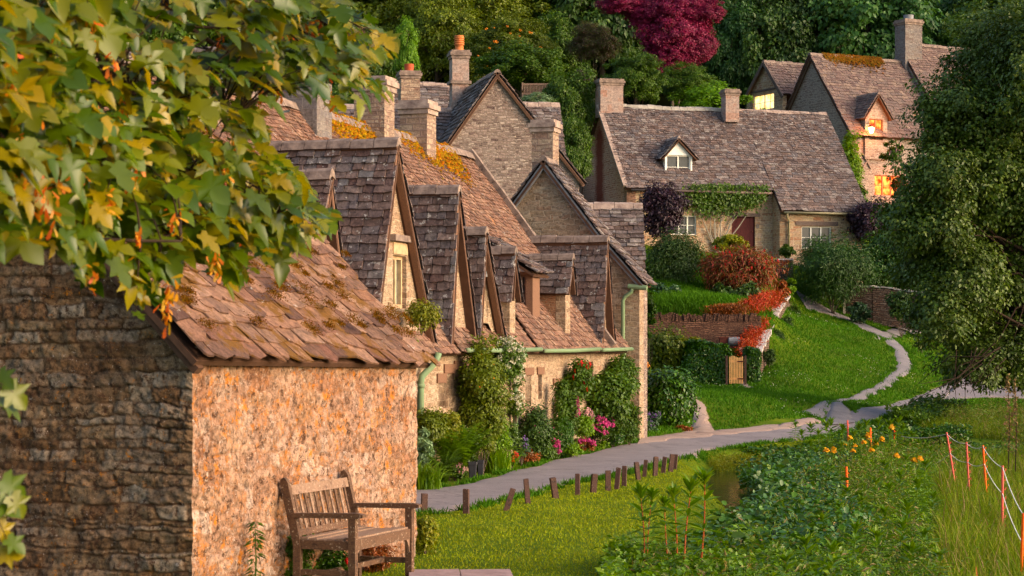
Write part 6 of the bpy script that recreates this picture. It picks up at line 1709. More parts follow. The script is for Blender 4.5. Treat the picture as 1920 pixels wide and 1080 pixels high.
# ragged grass over the margins of lane and path
ed_ = np.concatenate([np.repeat(resample(s_, len(s_)), 90, axis=0) for q_, s_ in enumerate(strips) if q_ not in (2, 3)]); ed_ = ed_[(ed_[:, 1] > 17) & (ed_[:, 1] < 92)]
ed_ = ed_+rng.normal(size=ed_.shape)*.07; kk_ = fbm(ed_[:, 0]*2.2, ed_[:, 1]*2.2) > .44
for q_ in (2, 3, 5): kk_ &= ~inside(ed_[:, 0], ed_[:, 1], strips[q_])
ed_ = ed_[kk_]; m_ = len(ed_)
V, T = scatter(BLADE_V, BLADE_F, np.c_[ed_, terrain(ed_[:, 0], ed_[:, 1])], basis(np.tile([0, 0, 1.0], (m_, 1))+rng.normal(size=(m_, 3))*.35), np.stack([np.full(m_, .02), rng.uniform(.05, .12, m_), rng.uniform(.05, .12, m_)], 1)[:, None, :])
tag(link('grass', npmesh(V, T), None, [M['grass_bank']]), 'ragged grass creeping over the edges of lane and footpath', 'grass', kind='stuff')
x_ = rng.uniform(4, 20, 6000); y_ = rng.uniform(50, 88, 6000); kk_ = inside(x_, y_, np.array(bank)) & (fbm(x_*.5, y_*.5) > .56)
for s_ in strips: kk_ &= ~inside(x_, y_, s_)
x_, y_ = x_[kk_], y_[kk_]
V, T = scatter(ROUND_V, ROUND_F, np.stack([x_, y_, terrain(x_, y_)+.085], 1), basis(rng.normal(size=(len(x_), 3))*.4+Z+np.array([.2, -.6, 0])), np.full(len(x_), .028))
tag(link('clover_flowers', npmesh(V, T), None, [M['pt_white']]), 'tiny white clover heads dotted over the sloping lawn', 'flowers', kind='stuff')
# tall leafy stalks
def make_stalk(seed, red):
    r_ = np.random.default_rng(seed)
    root = thing('balsam_plant', None, None, (0, 0, 0))
    mb = MB(); pts = [np.array([.03*math.sin(3*f+seed), .02*math.cos(4*f+seed), f]) for f in np.linspace(0, 1, 8)]
    mb.tube(pts, [.011*(1-.65*f) for f in np.linspace(0, 1, 8)], 6); mb.build('stem', M['stem_red'] if red else M['stem_green'], root)
    LL, NV, TV, S_ = [], [], [], []
    for f in np.r_[np.linspace(.12, .9, 11), [.95, .98, 1.0, 1.0]]:
        c = np.array([.03*math.sin(3*f+seed), .02*math.cos(4*f+seed), f]); ph = r_.uniform(0, 6)
        for k in range(4 if f < .94 else 5):
            a = ph+k*2*math.pi/(4 if f < .94 else 5)
            o = np.array([math.cos(a), math.sin(a), 0]); rise = -.1+1.3*f**3
            LL.append(c); TV.append(o+Z*rise+r_.normal(size=3)*.15); NV.append(Z-o*rise+r_.normal(size=3)*.2); S_.append((.27 if f < .9 else .2)*r_.uniform(.7, 1.15))
    S_ = list(np.array(S_)*(.68 if red else 1.0))
    V, T = scatter([(0, 0, 0), (.35, .14, .03), (.7, .11, -.02), (1, 0, -.12), (.7, -.11, -.02), (.35, -.14, .03)], [(0, 3, 2), (0, 2, 1), (0, 4, 3), (0, 5, 4)], np.array(LL), basis(np.array(NV), np.array(TV)), np.array(S_))
    link('leaves', npmesh(V, T), root, [M['lf_herb']])
    return root
M['stem_red'] = mat_plain('red_stem', (.35, .1, .05), .6); M['stem_green'] = mat_plain('green_stem', (.14, .2, .04), .6)
def dup(root, loc, s, rot):
    c = root.copy(); COL.objects.link(c); c.location = Vector([float(q) for q in loc]); c.scale = (s[0], s[0], s[1]); c.rotation_euler = (R(-.06, .06), R(-.06, .06), rot)
    for ch in root.children:
        d = ch.copy(); COL.objects.link(d); d.parent = c
    return c
protos = [make_stalk(1, True), make_stalk(2, False), make_stalk(3, False), make_stalk(4, True)]
spots = [(1203, 925, 21.2, 3), (1219, 930, 21.6, 0), (1262, 926, 21.4, 0), (1288, 912, 20.8, 3), (1309, 897, 21.0, 0), (1250, 945, 22, 3)]
spots2 = []
for px_, py_, Y in ((1512, 1018, 20.5), (1560, 1030, 19.8), (1600, 990, 22), (1640, 1005, 21), (1688, 985, 22.5), (1700, 1030, 20), (1470, 1050, 19.6), (1655, 960, 25), (1730, 1000, 22.5), (1620, 940, 27), (1705, 950, 25),
                   (1540, 975, 24), (1575, 950, 26), (1760, 1040, 20), (1668, 915, 29), (1690, 890, 31), (1722, 905, 30), (1640, 905, 30), (1590, 920, 29), (1735, 870, 34), (1700, 860, 35), (1660, 870, 35), (1750, 930, 28),
                   (1500, 812, 46), (1520, 800, 47), (1552, 797, 46.5), (1560, 792, 47), (1582, 803, 46), (1612, 800, 46), (1625, 795, 47), (1648, 792, 46), (1668, 795, 45.5), (1680, 790, 46), (1690, 802, 45), (1446, 818, 50),
                   (1490, 795, 49), (1538, 812, 45), (1600, 815, 44), (1710, 815, 44), (1725, 830, 42), (1640, 830, 42), (1575, 835, 42), (1530, 845, 41), (1515, 830, 44), (1745, 842, 41)):
    spots2.append((px_, py_, Y, random.choice([1, 2])))
used = set()
for lst, lab, grp in ((spots, 'reddish stemmed leafy stalk rising above the nettles in front of the lawn', 'reddish stalks in the foreground nettles'), (spots2, 'tall green leafy stalk standing among the stream bank herbs', 'green leafy stalks along the stream')):
    for px_, py_, Y, v in lst:
        top = P(px_, py_, Y); z0 = max(float(terrain(top[0], Y)), -.3)-.02; h_ = top[2]-z0
        if h_ < .25: continue
        if v in used: o = dup(protos[v], (top[0], Y, z0), (max(.7, h_), h_), R(0, 6.28))
        else:
            o = protos[v]; used.add(v); o.location = (float(top[0]), float(Y), z0); o.scale = (max(.7, h_),)*2+(h_,); o.rotation_euler = (0, 0, R(0, 6))
        tag(o, lab, 'plant', grp)
# yellow flags
def make_iris():
    root = thing('yellow_iris', None, None, (0, 0, 0)); mb = MB()
    mb.tube([(0, 0, 0), (.01, 0, .45), (0, .01, .92)], [.008, .007, .005], 5); mb.build('stem', M['stem_green'], root)
    n = 34; a = rng.uniform(0, 6.28, n)
    leaves('flower', np.stack([np.cos(a)*.02, np.sin(a)*.02, rng.uniform(.92, .98, n)], 1), np.stack([np.cos(a), np.sin(a), np.full(n, .6)], 1), np.stack([np.cos(a), np.sin(a), rng.uniform(-.8, .8, n)], 1), .075, 'pt_yellow', root, (ROUND_V, ROUND_F))
    V = []; T = []
    for k in range(7):
        t_ = k*.9; b = np.array([math.cos(t_)*.04, math.sin(t_)*.04, 0]); o = np.array([math.cos(t_), math.sin(t_), 0]); s_ = np.array([-o[1], o[0], 0])*.014
        i = len(V); V += [b-s_, b+s_, b+o*.07-s_+Z*.5, b+o*.07+s_+Z*.5, b+o*.16+Z*R(.75, .95)]; T += [(i, i+1, i+3), (i, i+3, i+2), (i+2, i+3, i+4)]
    link('leaves', npmesh(np.array(V), np.array(T)), root, [M['lf_bright']])
    return root
ir = make_iris()
for i, (px_, py_, Y) in enumerate(((1563, 852, 42), (1548, 855, 40), (1583, 843, 42.5), (1594, 832, 43), (1603, 846, 42), (1626, 826, 44), (1630, 832, 44), (1622, 840, 42), (1642, 843, 42), (1651, 836, 43), (1655, 833, 43), (1669, 811, 45), (1721, 872, 36), (1716, 875, 36),
                                   (1598, 857, 40), (1637, 855, 40), (1684, 866, 37), (1565, 857, 40.5))):
    top = P(px_, py_-5, Y); z0 = max(float(terrain(top[0], Y)), -.3); h_ = max(top[2]-z0, .3)+.08
    o = ir if i == 0 else dup(ir, (top[0], Y, z0), (1.0, h_/.95), R(0, 6.28))
    if i == 0: o.location = (float(top[0]), float(Y), z0); o.scale = (1, 1, h_/.95)
    tag(o, 'yellow flowered iris among the light green bank herbs', 'flower', 'yellow irises on the right bank')
# meadow
mead = [(3.0, 14), (4.0, 20), (5.0, 25), (6.3, 31), (7.6, 38), (9.5, 44.5), (13, 48.5), (13.5, 51), (11.5, 55), (11, 58), (12.5, 60.5), (17, 64), (30, 66), (34, 40), (20, 20), (12, 12)]
frus = lambda p: p
grass('meadow_grass', 'tall rough meadow grass right of the stream', mead, 520000, .34, .014, M['grass_wild'], lean=.75, cat='meadow')
grass('meadow_grass', 'brownish seed heads standing over the meadow grass', mead, 30000, .5, .014, M['straw'], lean=.5, cat='meadow', patch=.47)
mass('meadow_herbs', 'mixed broad leaved weeds in the meadow', mead, 90000, .36, 'lf_herb', .07, (LANCE_V, LEAF_F), .9, lambda x, y: fbm(x*.6+5, y*.6) < .45)
mass('bank_plants', 'dark weeds at the foot of the path bank', [(10.2, 58.5), (11.2, 61), (12.6, 63), (13.2, 61.5), (12, 59), (11, 57.5)], 12000, .55, 'lf_mid', .1, None, .9)
mass('bank_plants', 'yellow green tussocky growth at the corner of the open water', [(4.0, 41.5), (4.05, 43.6), (4.9, 45.2), (6.0, 46.4), (5.5, 45.2), (4.5, 42.4)], 12000, .27, 'lf_yellow', .07, (LANCE_V, LEAF_F), 1.5)
grass('grass', 'rough grass among the tussocks beside the open water', [(3.9, 41), (4.0, 43.6), (4.9, 45.3), (5.9, 46.4), (5.4, 45), (4.4, 42)], 8000, .2, .013, M['grass_wild'])
mass('meadow_herbs', 'bushy yellow green weeds filling the far side of the meadow', [(9.5, 44.5), (13, 48.5), (12.8, 51), (11.5, 55), (11.6, 58), (13.2, 60), (17, 61), (26, 60), (24, 46), (14, 40)], 110000, .75, 'lf_lime2', .075, (LANCE_V, LEAF_F), .8)
for px_, py_, Y, lab in ((1890, 702, 40, 'left'), (1903, 712, 39, 'right')):
    top = P(px_, py_, Y); z0 = float(terrain(top[0], Y)); b = np.array([top[0], Y, z0])
    t_ = thing('dock_plant', 'tall brown seeding weed at the right edge, the %s of two' % lab, 'plant', b, 'tall seeding weeds'); mb = MB(); mb.tube([b, (b+top)/2+np.array([.03, 0, 0]), top], [.014, .01, .004], 5); mb.build('stem', M['twig'], t_)
    n = 200; f = rng.random(n)**.7; loc = b+(top-b)*(.25+.75*f)[:, None]+rng.normal(size=(n, 3))*np.array([.04, .04, .03])*(1.2-f)[:, None]
    leaves('seed_heads', loc, rng.normal(size=(n, 3)), rng.normal(size=(n, 3))+Z, .05, 'straw', t_)
g = ground(1832, 1078); b = P(1830, 1062, 20.5)
mb = MB(); mb.tube([b-Z*.6, b-Z*.12, b], [.008, .02, .006], 6); tag(mb.build('flower_spike', M['terra_red']), 'rusty red flower spike at the bottom edge of the meadow', 'flower')

# ---- trees
UNIT = []
def unit_crown(seed, leaf, nc, per, cr, low=-.75):
    loc, nv, tv, cc = crown_pts((0, 0, 0), (1.0,)*3, nc, per, cr, low, .5, .55)
    V, T = scatter(LEAF_V, LEAF_F, loc, basis(nv, tv), leaf*rng.uniform(.6, 1.4, len(loc)))
    return npmesh(V, T)
UNIT = {'a': unit_crown(1, .07, 120, 190, .26), 'b': unit_crown(2, .07, 150, 170, .22), 'c': unit_crown(3, .052, 220, 180, .18), 'd': unit_crown(4, .095, 80, 130, .3)}
UM = {}
def tree(name, label, px, py, Y, rx, rz, mat, var='a', dep=None, group=None, trunk=True, cat='tree', extra=(), lim='bark'):
    if name == 'purple_shrub':
        g_ = ground(px, py+rz*.8, 84.0, 140.0)[1]
        Y = min(max(g_, Y), Y+3.5)
    s = FP/Y; c = P(px, py, Y); b = np.array([c[0], c[1], float(terrain(c[0], c[1]))-.2])
    t_ = thing(name, label, cat, b, group)
    for i, (ax, ay, arx, arz, av) in enumerate(((px, py, rx, rz, var),)+tuple(extra)):
        cc = P(ax, ay, Y)
        key = (av, mat)
        if key not in UM: m_ = UNIT[av].copy(); m_.materials.append(M[mat]); UM[key] = m_
        o = bpy.data.objects.new('crown', UM[key]); COL.objects.link(o); o.parent = t_
        o.location = Vector([float(q) for q in (cc-b)]); o.scale = (arx/s, dep or arx/s*.9, arz/s); o.rotation_euler = (0, 0, R(0, 6.28))
    r_ = np.array([rx, rx*.9, rz])/s; h_ = max(c[2]-b[2], .5); tr = max(.06, min(r_[0], h_)*.055)*(.45 if cat == 'shrub' else 1)
    mb = MB(); mb.tube([b, b+Z*h_*.4+rng.normal(size=3)*.1, c+Z*r_[2]*.3, c+Z*r_[2]*.8], [tr, tr*.8, tr*.5, tr*.1], 8)
    for k in range(9):
        d = unit(rng.normal(size=3)+Z*.4); e = c+d*r_*.85; st = b+(c-b)*R(.5, 1.1)
        mb.tube([st, (st+e)/2+rng.normal(size=3)*.15, e], [tr*.4, tr*.25, tr*.06], 5, cap=False)
    mb.build('trunk', M[lim], t_, True)
    return t_
TT = [
 # name, label, px, py, Y, rx, rz, mat, var
 ('broadleaf_tree', 'tall olive green tree filling the top behind the maple leaves', 700, 40, 112, 120, 110, 'lf_olive', 'b'),
 ('broadleaf_tree', 'olive green tree directly behind the banded chimney pot', 820, 70, 108, 95, 105, 'lf_olive', 'c'),
 ('broadleaf_tree', 'dark green tree behind the red chimney pot', 690, 130, 104, 75, 80, 'lf_mid', 'b'),
 ('ivy_clad_trunk', 'slim bright column of ivy clad stem behind the red chimney pot', 762, 95, 98, 26, 58, 'lf_lime', 'd'),
 ('shrub', 'bright green bush between the two stone chimneys', 650, 195, 90, 45, 45, 'lf_mid', 'd'),
 ('shrub', 'bright green bush left of the chimney with red pot', 738, 200, 91, 18, 40, 'lf_bright', 'd'),
 ('rowan_tree', 'spreading tree with scattered orange berries above the rough gable', 955, 85, 104, 78, 60, 'lf_olive', 'c'),
 ('broadleaf_tree', 'mid green tree above the banded chimney pot', 930, 10, 112, 90, 70, 'lf_olive', 'b'),
 ('broadleaf_tree', 'bushy green tree behind the hillside bench', 980, 130, 99, 90, 48, 'lf_mid', 'b'),
 ('conifer', 'dark blue green conifer at the top centre', 1085, 30, 122, 90, 110, 'lf_dark', 'c'),
 ('broadleaf_tree', 'lighter green tree left of the crimson one', 1040, 95, 108, 55, 70, 'lf_mid', 'b'),
 ('shrub', 'brownish pink shrub left of the crimson tree', 1112, 85, 103, 45, 42, 'lf_rustgreen', 'c'),
 ('shrub', 'mid green shrub hiding the trunk of the crimson tree', 1290, 158, 97.5, 52, 40, 'lf_mid', 'c'),
 ('crimson_tree', 'crimson leaved tree at the top of the hillside', 1262, 62, 100.5, 70, 62, 'lf_crimson', 'c'),
 ('upright_shrub', 'big upright green shrub below the crimson tree', 1190, 150, 95, 62, 52, 'lf_mid', 'c'),
 ('shrub', 'green shrub bank beside the left gable of the hillside cottage', 1070, 200, 92, 55, 75, 'lf_mid', 'b'),
 ('purple_shrub', 'little dark purple shrub on the slope left of the hillside chimney', 1088, 160, 90, 22, 28, 'lf_purple', 'd'),
 ('shrub', 'green shrub filling the dip between the rough gable and the hillside cottage', 1072, 290, 88, 40, 70, 'lf_mid', 'b'),
 ('shrub', 'pale silvery shrub under the hillside bench', 1008, 195, 90, 36, 20, 'lf_silver', 'd'),
 ('lime_shrub', 'lime green bush behind the ridge of the hillside cottage', 1332, 192, 95.5, 66, 34, 'lf_lime', 'd'),
 ('lime_shrub', 'lime green bush in front of the yellow lit window', 1425, 216, 100, 22, 12, 'lf_lime', 'd'),
 ('broadleaf_tree', 'dark green tree between the crimson tree and the birch', 1370, 110, 114, 62, 105, 'lf_birch', 'b'),
 ('broadleaf_tree', 'deep green weeping tree behind the upper house', 1480, 50, 124, 110, 115, 'lf_birch', 'c'),
 ('broadleaf_tree', 'deep green tree left of the tall grey chimney', 1610, 55, 122, 85, 95, 'lf_birch', 'c'),
 ('pine_tree', 'dark pine at the top right behind the tall grey chimney', 1755, 25, 130, 90, 80, 'lf_dark', 'c'),
 ('broadleaf_tree', 'green tree right of the tall grey chimney', 1820, 80, 112, 60, 50, 'lf_mid', 'b'),
 ('broadleaf_tree', 'dark tree in the top right corner', 1900, 60, 125, 90, 90, 'lf_mid', 'b'),
 ('broadleaf_tree', 'dark tree at the far left behind the maple leaves', 480, 60, 112, 130, 120, 'lf_mid', 'b'),
 ('broadleaf_tree', 'dark green tree at the upper left corner', 280, 60, 108, 120, 130, 'lf_mid', 'b'),
 ('broadleaf_tree', 'dark green tree at the left edge', 80, 80, 106, 130, 140, 'lf_mid', 'b')]
L_('lf_rustgreen', [(.1, .07, .03), (.14, .07, .05), (.07, .09, .02), (.1, .12, .02)])
for a in TT:
    ex = ()
    if a[0] == 'crimson_tree': ex = ((1165, 8, 46, 26, 'c'), (1205, 30, 34, 26, 'c'), (1325, 22, 36, 30, 'c'), (1255, 112, 50, 36, 'c'), (1308, 82, 36, 40, 'c'), (1230, 18, 40, 34, 'c'), (1285, 10, 44, 34, 'c'))
    if 'olive green tree directly' in a[1]: ex = ((890, 130, 55, 60, 'c'),)
    t_ = tree(a[0], a[1], *a[2:9], extra=ex, cat='tree' if 'tree' in a[0] or a[0] in ('conifer', 'ivy_clad_trunk') else 'shrub')
    if a[0] == 'rowan_tree':
        for q_ in P(a[2]+5, a[3]+8, 101)+rng.normal(size=(26, 3))*np.array([1.0, .3, .7]): bloom(t_, t_.location, q_, .1, 'pt_orange'); t_.children[-1].name = 'berries'
# wood behind: more trees standing in rows up the slope
k = 0
wood = [(x, Y) for Y, xs in ((116, range(-42, 40, 5)), (123, range(-44, 44, 6)), (131, range(-44, 48, 6))) for x in xs]
side_ = ['far left', 'left', 'middle', 'right', 'far right']
for i, (x, Y) in enumerate(wood):
    b = float(terrain(x, Y)); c = np.array([x+R(-2, 2), Y+R(-3, 3), b+R(3.5, 5)]); px_ = 960+c[0]/c[1]*FP; py_ = 650-(c[2]-H)/c[1]*FP
    if c[2]-5 > H+680*c[1]/FP: continue
    tree('woodland_tree', 'dark tree of the wood standing high on the hillside', px_, py_, c[1], R(110, 150), R(130, 180), random.choice(['lf_dark', 'lf_birch', 'lf_mid']), random.choice('bc'), group='trees of the hillside wood')
# big willow on the right
YW = 60.; sW = FP/YW
lobes = [(1880, 110, 120, 130), (1800, 215, 110, 90), (1765, 330, 95, 85), (1745, 430, 95, 70), (1800, 520, 105, 110), (1880, 330, 120, 160), (1880, 540, 120, 150), (1760, 590, 62, 70), (1862, 650, 90, 60), (1820, 690, 60, 45), (1900, 705, 60, 40), (1960, 400, 120, 260), (1715, 500, 50, 50), (1960, 120, 120, 160), (1700, 395, 42, 40)]
bw = at(1962, YW); wt = thing('big_tree', 'large dense small leaved tree overhanging the right side of the lane', 'tree', bw)
locs, nvs, tvs, ccs = [], [], [], []
for (a, b_, rx, rz) in lobes:
    c = P(a, b_, YW+R(-1.5, 1.5)); r_ = np.array([rx/sW, 1.9, rz/sW]); area = rx*rz
    l, nv, tv, cc = crown_pts(c, r_*.86, int(area/62), 95, .4, -.9, .3, .5)
    locs.append(l); nvs.append(nv); tvs.append(tv); ccs.append(cc[:5])
locs, nvs, tvs = map(np.concatenate, (locs, nvs, tvs))
leaves('crown', locs, nvs, tvs, .115, 'lf_willow', wt)
mb = MB(); cpx = P(1940, 420, YW); mb.tube([bw, bw+Z*2+np.array([-.1, 0, 0]), cpx, P(1930, 150, YW)], [.38, .3, .2, .05], 10)
for cc in ccs:
    for e in cc:
        st = bw+(cpx-bw)*R(.35, 1); mb.tube([st, (st+e)/2+Z*R(0, .5), e], [.06, .03, .008], 5, cap=False)
for _ in range(14):
    a = P(R(1780, 1900), R(640, 700), YW-R(.5, 2)); e = P(R(1700, 1880), R(705, 758), YW-R(1, 3)); mb.tube([a, (a+e)/2+rng.normal(size=3)*.2, e], [.022, .014, .005], 4, cap=False)
mb.build('trunk', M['twig'], wt, True)

# ---- foreground maple branch
half = [(0, 0), (-.1, .2), (.0, .44), (.17, .3), (.3, .44), (.46, .66), (.5, .4), (.52, .24), (.66, .3), (.82, .2), (1.0, 0)]
pts_ = half+[(x, -y) for x, y in half[-2:0:-1]]
MV = [(.36, 0, 0)]+[(x, y, 0) for x, y in pts_]
MV = [(x, y*1.02, .3*abs(y)-.38*y*y-.32*max(x-.2, 0)**2-.05) for x, y, _ in MV]
MF = [(0, i+1, (i+1) % len(pts_)+1) for i in range(len(pts_))]
region = [(-120, -60), (480, -60), (700, 30), (730, 80), (745, 120), (700, 150), (735, 185), (690, 205), (560, 205), (500, 250), (525, 300), (590, 360), (635, 410), (600, 445), (545, 470), (500, 520), (440, 535), (380, 495), (330, 480), (300, 560), (270, 570), (240, 500), (215, 490), (190, 530), (160, 515), (140, 460), (60, 450), (-120, 440)]
region = np.array(region, float)
mt = thing('maple_tree', 'leafy maple branch with orange seed keys hanging into the upper left corner', 'tree', (-6.2, 7.8, -.1))
N0 = 3500
x = rng.uniform(-120, 750, N0*2); y = rng.uniform(-60, 590, N0*2); k = inside(x, y, region)
# thin patches where the cottages show through
thin = (np.hypot((x-400)/55, (y-60)/55) < 1) | (np.hypot((x-555)/75, (y-215)/50) < 1) | (np.hypot((x-280)/40, (y-75)/35) < 1)
k &= ~(thin & (rng.random(len(x)) < .85)); k &= fbm(x/48., y/38.) > .37; 
x, y = x[k], y[k]; m = len(x)
Yd = np.interp(x, [-100, 250, 700], [5.6, 7.4, 9.2])+rng.uniform(-.8, .8, m)
loc = np.stack([(x-960)/FP*Yd, Yd, H+(HZ-y)/FP*Yd], 1)
tv = np.tile([.8, -.1, -.5], (m, 1))+rng.normal(size=(m, 3))*.38
nv = np.tile([.35, -.4, .95], (m, 1))+rng.normal(size=(m, 3))*.33
loc -= unit(tv)*.05
vs_ = rng.integers(0, 4, m)
for v_, (fo, dr, tw) in enumerate(((.12, .12, 0), (.3, .32, .1), (.55, .6, -.12), (.4, .95, .15))):
    TV_ = [(a_, b_, fo*abs(b_)-fo*1.1*b_*b_-dr*max(a_-.15, 0)**2-.04+tw*a_*b_+.03*math.sin(9*a_+7*b_)) for a_, b_, _ in MV]
    q = vs_ == v_; leaves('foliage', loc[q], nv[q], tv[q], (.082, .09, .075, .08)[v_], 'lf_maple', mt, (TV_, MF), .5)
lft = [(22, 745, 5.4), (10, 770, 5.4), (5, 720, 5.4), (12, 920, 5.2), (5, 1000, 5.2), (22, 1030, 5.2), (0, 960, 5.2), (30, 950, 5.2), (8, 1060, 5.2)]
l2 = np.array([P(a-8, b_-20, c) for a, b_, c in lft]); n2_ = len(l2)
leaves('foliage', l2, np.tile([.3, -.8, .4], (n2_, 1))+rng.normal(size=(n2_, 3))*.3, np.tile([.8, 0, -.6], (n2_, 1))+rng.normal(size=(n2_, 3))*.2, .07, 'lf_maple', mt, (MV, MF), .3)
mb = MB()
br = [[(-400, 200, 7.2), (-100, -20, 7.4), (150, -40, 7.6), (305, 5, 8), (350, 48, 8.2), (400, 85, 8.4), (460, 102, 8.6), (530, 110, 8.8), (590, 116, 9), (605, 140, 9)],
      [(-500, 500, 6), (-200, 440, 6.2), (0, 428, 6.4), (80, 440, 6.5), (160, 447, 6.6), (250, 452, 6.7), (340, 452, 6.8)],
      [(-300, 300, 6.4), (0, 290, 6.6), (160, 270, 7), (300, 300, 7.4), (400, 340, 7.8), (520, 400, 8.2)], [(350, 48, 8.2), (430, 55, 8.4), (480, 35, 8.5)], [(-200, 100, 6), (50, 110, 6.5), (200, 160, 7), (330, 200, 7.6), (450, 210, 8.1)],
      [(305, 5, 8), (420, -10, 8.3), (560, 20, 8.7), (660, 70, 9.1)], [(400, 85, 8.4), (380, 120, 8.3), (360, 150, 8.2)], [(300, 300, 7.4), (330, 380, 7.4), (320, 440, 7.3)],
      [(-500, 800, 5.2), (-100, 700, 5.3), (5, 705, 5.4), (25, 735, 5.4)], [(-500, 900, 5.2), (-60, 890, 5.2), (10, 905, 5.2), (25, 940, 5.2)], [(-60, 890, 5.2), (-10, 960, 5.2), (12, 1010, 5.2)]]
nodes = []
for j, b_ in enumerate(br):
    pts = resample([P(*q) for q in b_], len(b_)*3); w0 = (.022, .016, .014, .009, .012, .012, .005, .006, .005, .005, .004)[j]
    mb.tube(pts, list(np.linspace(w0, w0*.25, len(pts))), 7); nodes += list(pts)
mb.tube([np.array([-6.2, 7.8, -.1]), np.array([-6.1, 7.8, 1.2]), np.array([-5.9, 7.7, 3.2]), np.array([-5.5, 7.5, 6])], [.3, .25, .2, .12], 12)
for q in (br[0][0], br[1][0], br[2][0], br[4][0], br[8][0], br[9][0]):
    e = P(*q); mb.tube([np.array([-6.0, 7.75, min(max(e[2]*.85, .8), 4.5)]), e*.5+np.array([-3.0, 3.87, min(max(e[2]*.85, .8), 4.5)*.5+.1]), e], [.06, .045, .022], 7)
nodes = np.array(nodes)
for i in range(0, m, 5):
    d = np.linalg.norm(nodes-loc[i], axis=1); q = nodes[np.argmin(d)]
    if d.min() < .42: mb.tube([q, q*.6+loc[i]*.4+np.array([0, 0, .04]), loc[i]], [.0045, .0032, .0014], 4, cap=False)
mb.build('branches', M['twig'], mt, True)
# keys
cl = [(20, 130, 5.8), (60, 200, 6), (210, 120, 6.6), (60, 330, 6), (75, 385, 6), (100, 400, 6), (170, 510, 6.4), (105, 345, 6.2), (315, 560, 7), (310, 590, 7), (318, 540, 7), (300, 15, 8), (315, 25, 8), (330, 420, 7), (400, 500, 7.6), (405, 480, 7.6), (250, 330, 7), (470, 140, 8.6), (520, 170, 8.6), (600, 45, 9),
      (415, 90, 8.4), (620, 130, 9), (640, 120, 9), (420, 320, 7.8), (440, 270, 8), (490, 170, 8.6), (180, 220, 6.8), (165, 60, 6.6), (95, 110, 6.3), (230, 190, 7), (540, 80, 8.8), (585, 55, 8.9), (450, 440, 8), (350, 380, 7.5), (625, 185, 9.1), (260, 440, 6.9), (40, 270, 6), (380, 150, 8.2), (140, 330, 6.5), (200, 380, 6.7)]
for a, b_, c in cl:
    c0 = P(a, b_, c-.25); q = c0+rng.normal(size=(13, 3))*np.array([.011, .011, .022])
    leaves('seed_keys', q, rng.normal(size=q.shape)+np.array([.3, -1, .2]), np.array([0, 0, -1])+rng.normal(size=q.shape)*.5, .034, 'samara', mt, ([(0, 0, 0), (.3, .12, 0), (.75, .2, .03), (1, .05, 0), (.9, -.12, 0), (.3, -.08, 0)], [(0, 5, 1), (1, 5, 2), (2, 5, 4), (2, 4, 3)]))


# richer base colours throughout
def _sat(c, k=1.28, g=1.0):
    c = [v*g for v in c[:3]]
    l = .3*c[0]+.59*c[1]+.11*c[2]
    return [min(max(l+(v-l)*k, .0), .95) for v in c[:3]]+[1.0]
for m_ in bpy.data.materials:
    if m_.name.startswith(('lit', 'lantern')): continue
    kk = 1.25 if m_.name in ('stone_slates', 'stone_slates_dormer', 'stone_slates_upper', 'grey_rubble') else 1.22 if m_.name.startswith(('lf_', 'lawn', 'bank', 'meadow')) else 1.26
    for n_ in m_.node_tree.nodes:
        if n_.type == 'VALTORGB':
            for e in n_.color_ramp.elements: e.color = _sat(e.color, kk, .84 if m_.name.startswith('stone_slates') and max(e.color[:3]) < .7 else 1.0)
        elif n_.type == 'MIX' and n_.data_type == 'RGBA':
            for i_ in (6, 7): n_.inputs[i_].default_value = _sat(n_.inputs[i_].default_value, kk)
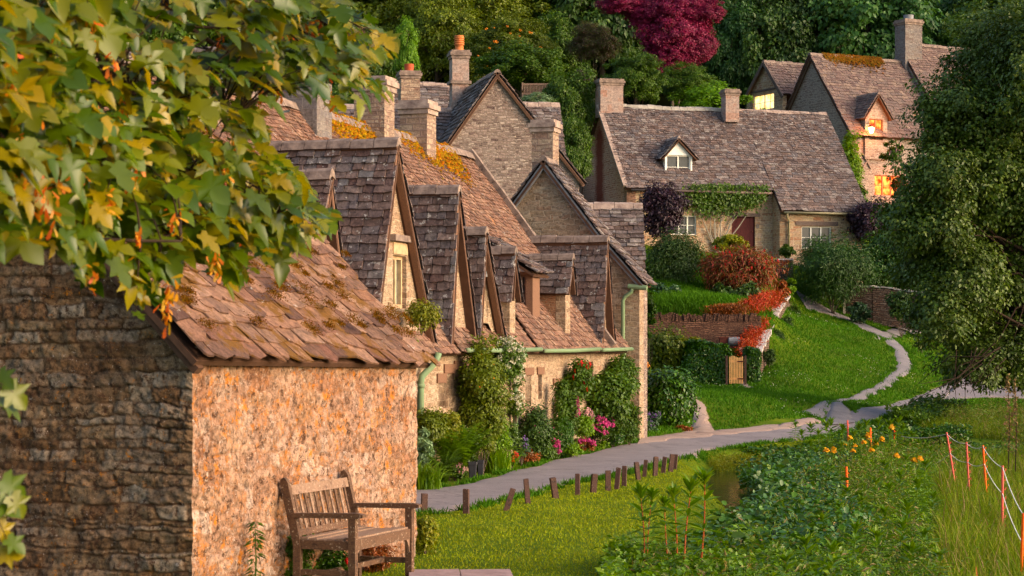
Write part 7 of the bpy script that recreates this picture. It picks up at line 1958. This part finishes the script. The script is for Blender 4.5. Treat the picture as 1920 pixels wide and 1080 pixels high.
# ================================================================== light, sky, camera
w = bpy.data.worlds.new('World'); scene.world = w; w.use_nodes = True
nt = w.node_tree; bg = nt.nodes['Background']
sky = nt.nodes.new('ShaderNodeTexSky'); sky.sky_type = 'NISHITA'; sky.sun_disc = False; sky.dust_density = 2.5; sky.ozone_density = .6
SE, SA = 17.0, 109.0       # elevation, azimuth from +Y towards +X
sky.sun_elevation = math.radians(SE); sky.sun_rotation = math.radians(SA)
nt.links.new(sky.outputs['Color'], bg.inputs['Color']); bg.inputs['Strength'].default_value = .15
sd = bpy.data.lights.new('sun', 'SUN'); sd.energy = 2.2; sd.angle = math.radians(60); sd.color = (1, .76, .55)
so = bpy.data.objects.new('sun', sd); COL.objects.link(so)
dirv = Vector((math.sin(math.radians(SA))*math.cos(math.radians(SE)), math.cos(math.radians(SA))*math.cos(math.radians(SE)), math.sin(math.radians(SE))))
so.rotation_euler = dirv.to_track_quat('Z', 'Y').to_euler(); so.location = (30, 20, 30)
pl = bpy.data.lights.new('lantern_light', 'POINT'); pl.energy = 70; pl.color = (1, .4, .12); pl.shadow_soft_size = .15
po = bpy.data.objects.new('lantern_light', pl); COL.objects.link(po); po.location = Vector(lc+FM_.N*.35)
wc = FM_.pt((wA[0]+wA[2])/2, .45, (wA[1]+wA[3])/2)
pl2 = bpy.data.lights.new('window_glow', 'POINT'); pl2.energy = 45; pl2.color = (1, .22, .05); pl2.shadow_soft_size = .4
po2 = bpy.data.objects.new('window_glow', pl2); COL.objects.link(po2); po2.location = Vector([float(v) for v in wc])
pl.color = (1, .28, .07)
cam = bpy.data.cameras.new('camera'); co_ = bpy.data.objects.new('camera', cam); COL.objects.link(co_)
cam.lens = 75; cam.sensor_width = 36; cam.sensor_fit = 'HORIZONTAL'; cam.shift_y = (HZ-540)/1920
co_.location = (0, 0, H); co_.rotation_euler = (math.radians(90), 0, 0); cam.clip_end = 800; cam.clip_start = .1
cam.dof.use_dof = True; cam.dof.focus_distance = 40; cam.dof.aperture_fstop = 10
scene.camera = co_
scene.render.resolution_x = 1024; scene.render.resolution_y = 576
scene.view_settings.view_transform = 'Standard'; scene.view_settings.look = 'None'; scene.view_settings.gamma = 1; scene.view_settings.exposure = 1.3
scene.cycles.max_bounces = 6; scene.cycles.transparent_max_bounces = 4; scene.cycles.use_denoising = True; scene.cycles.sample_clamp_indirect = 6
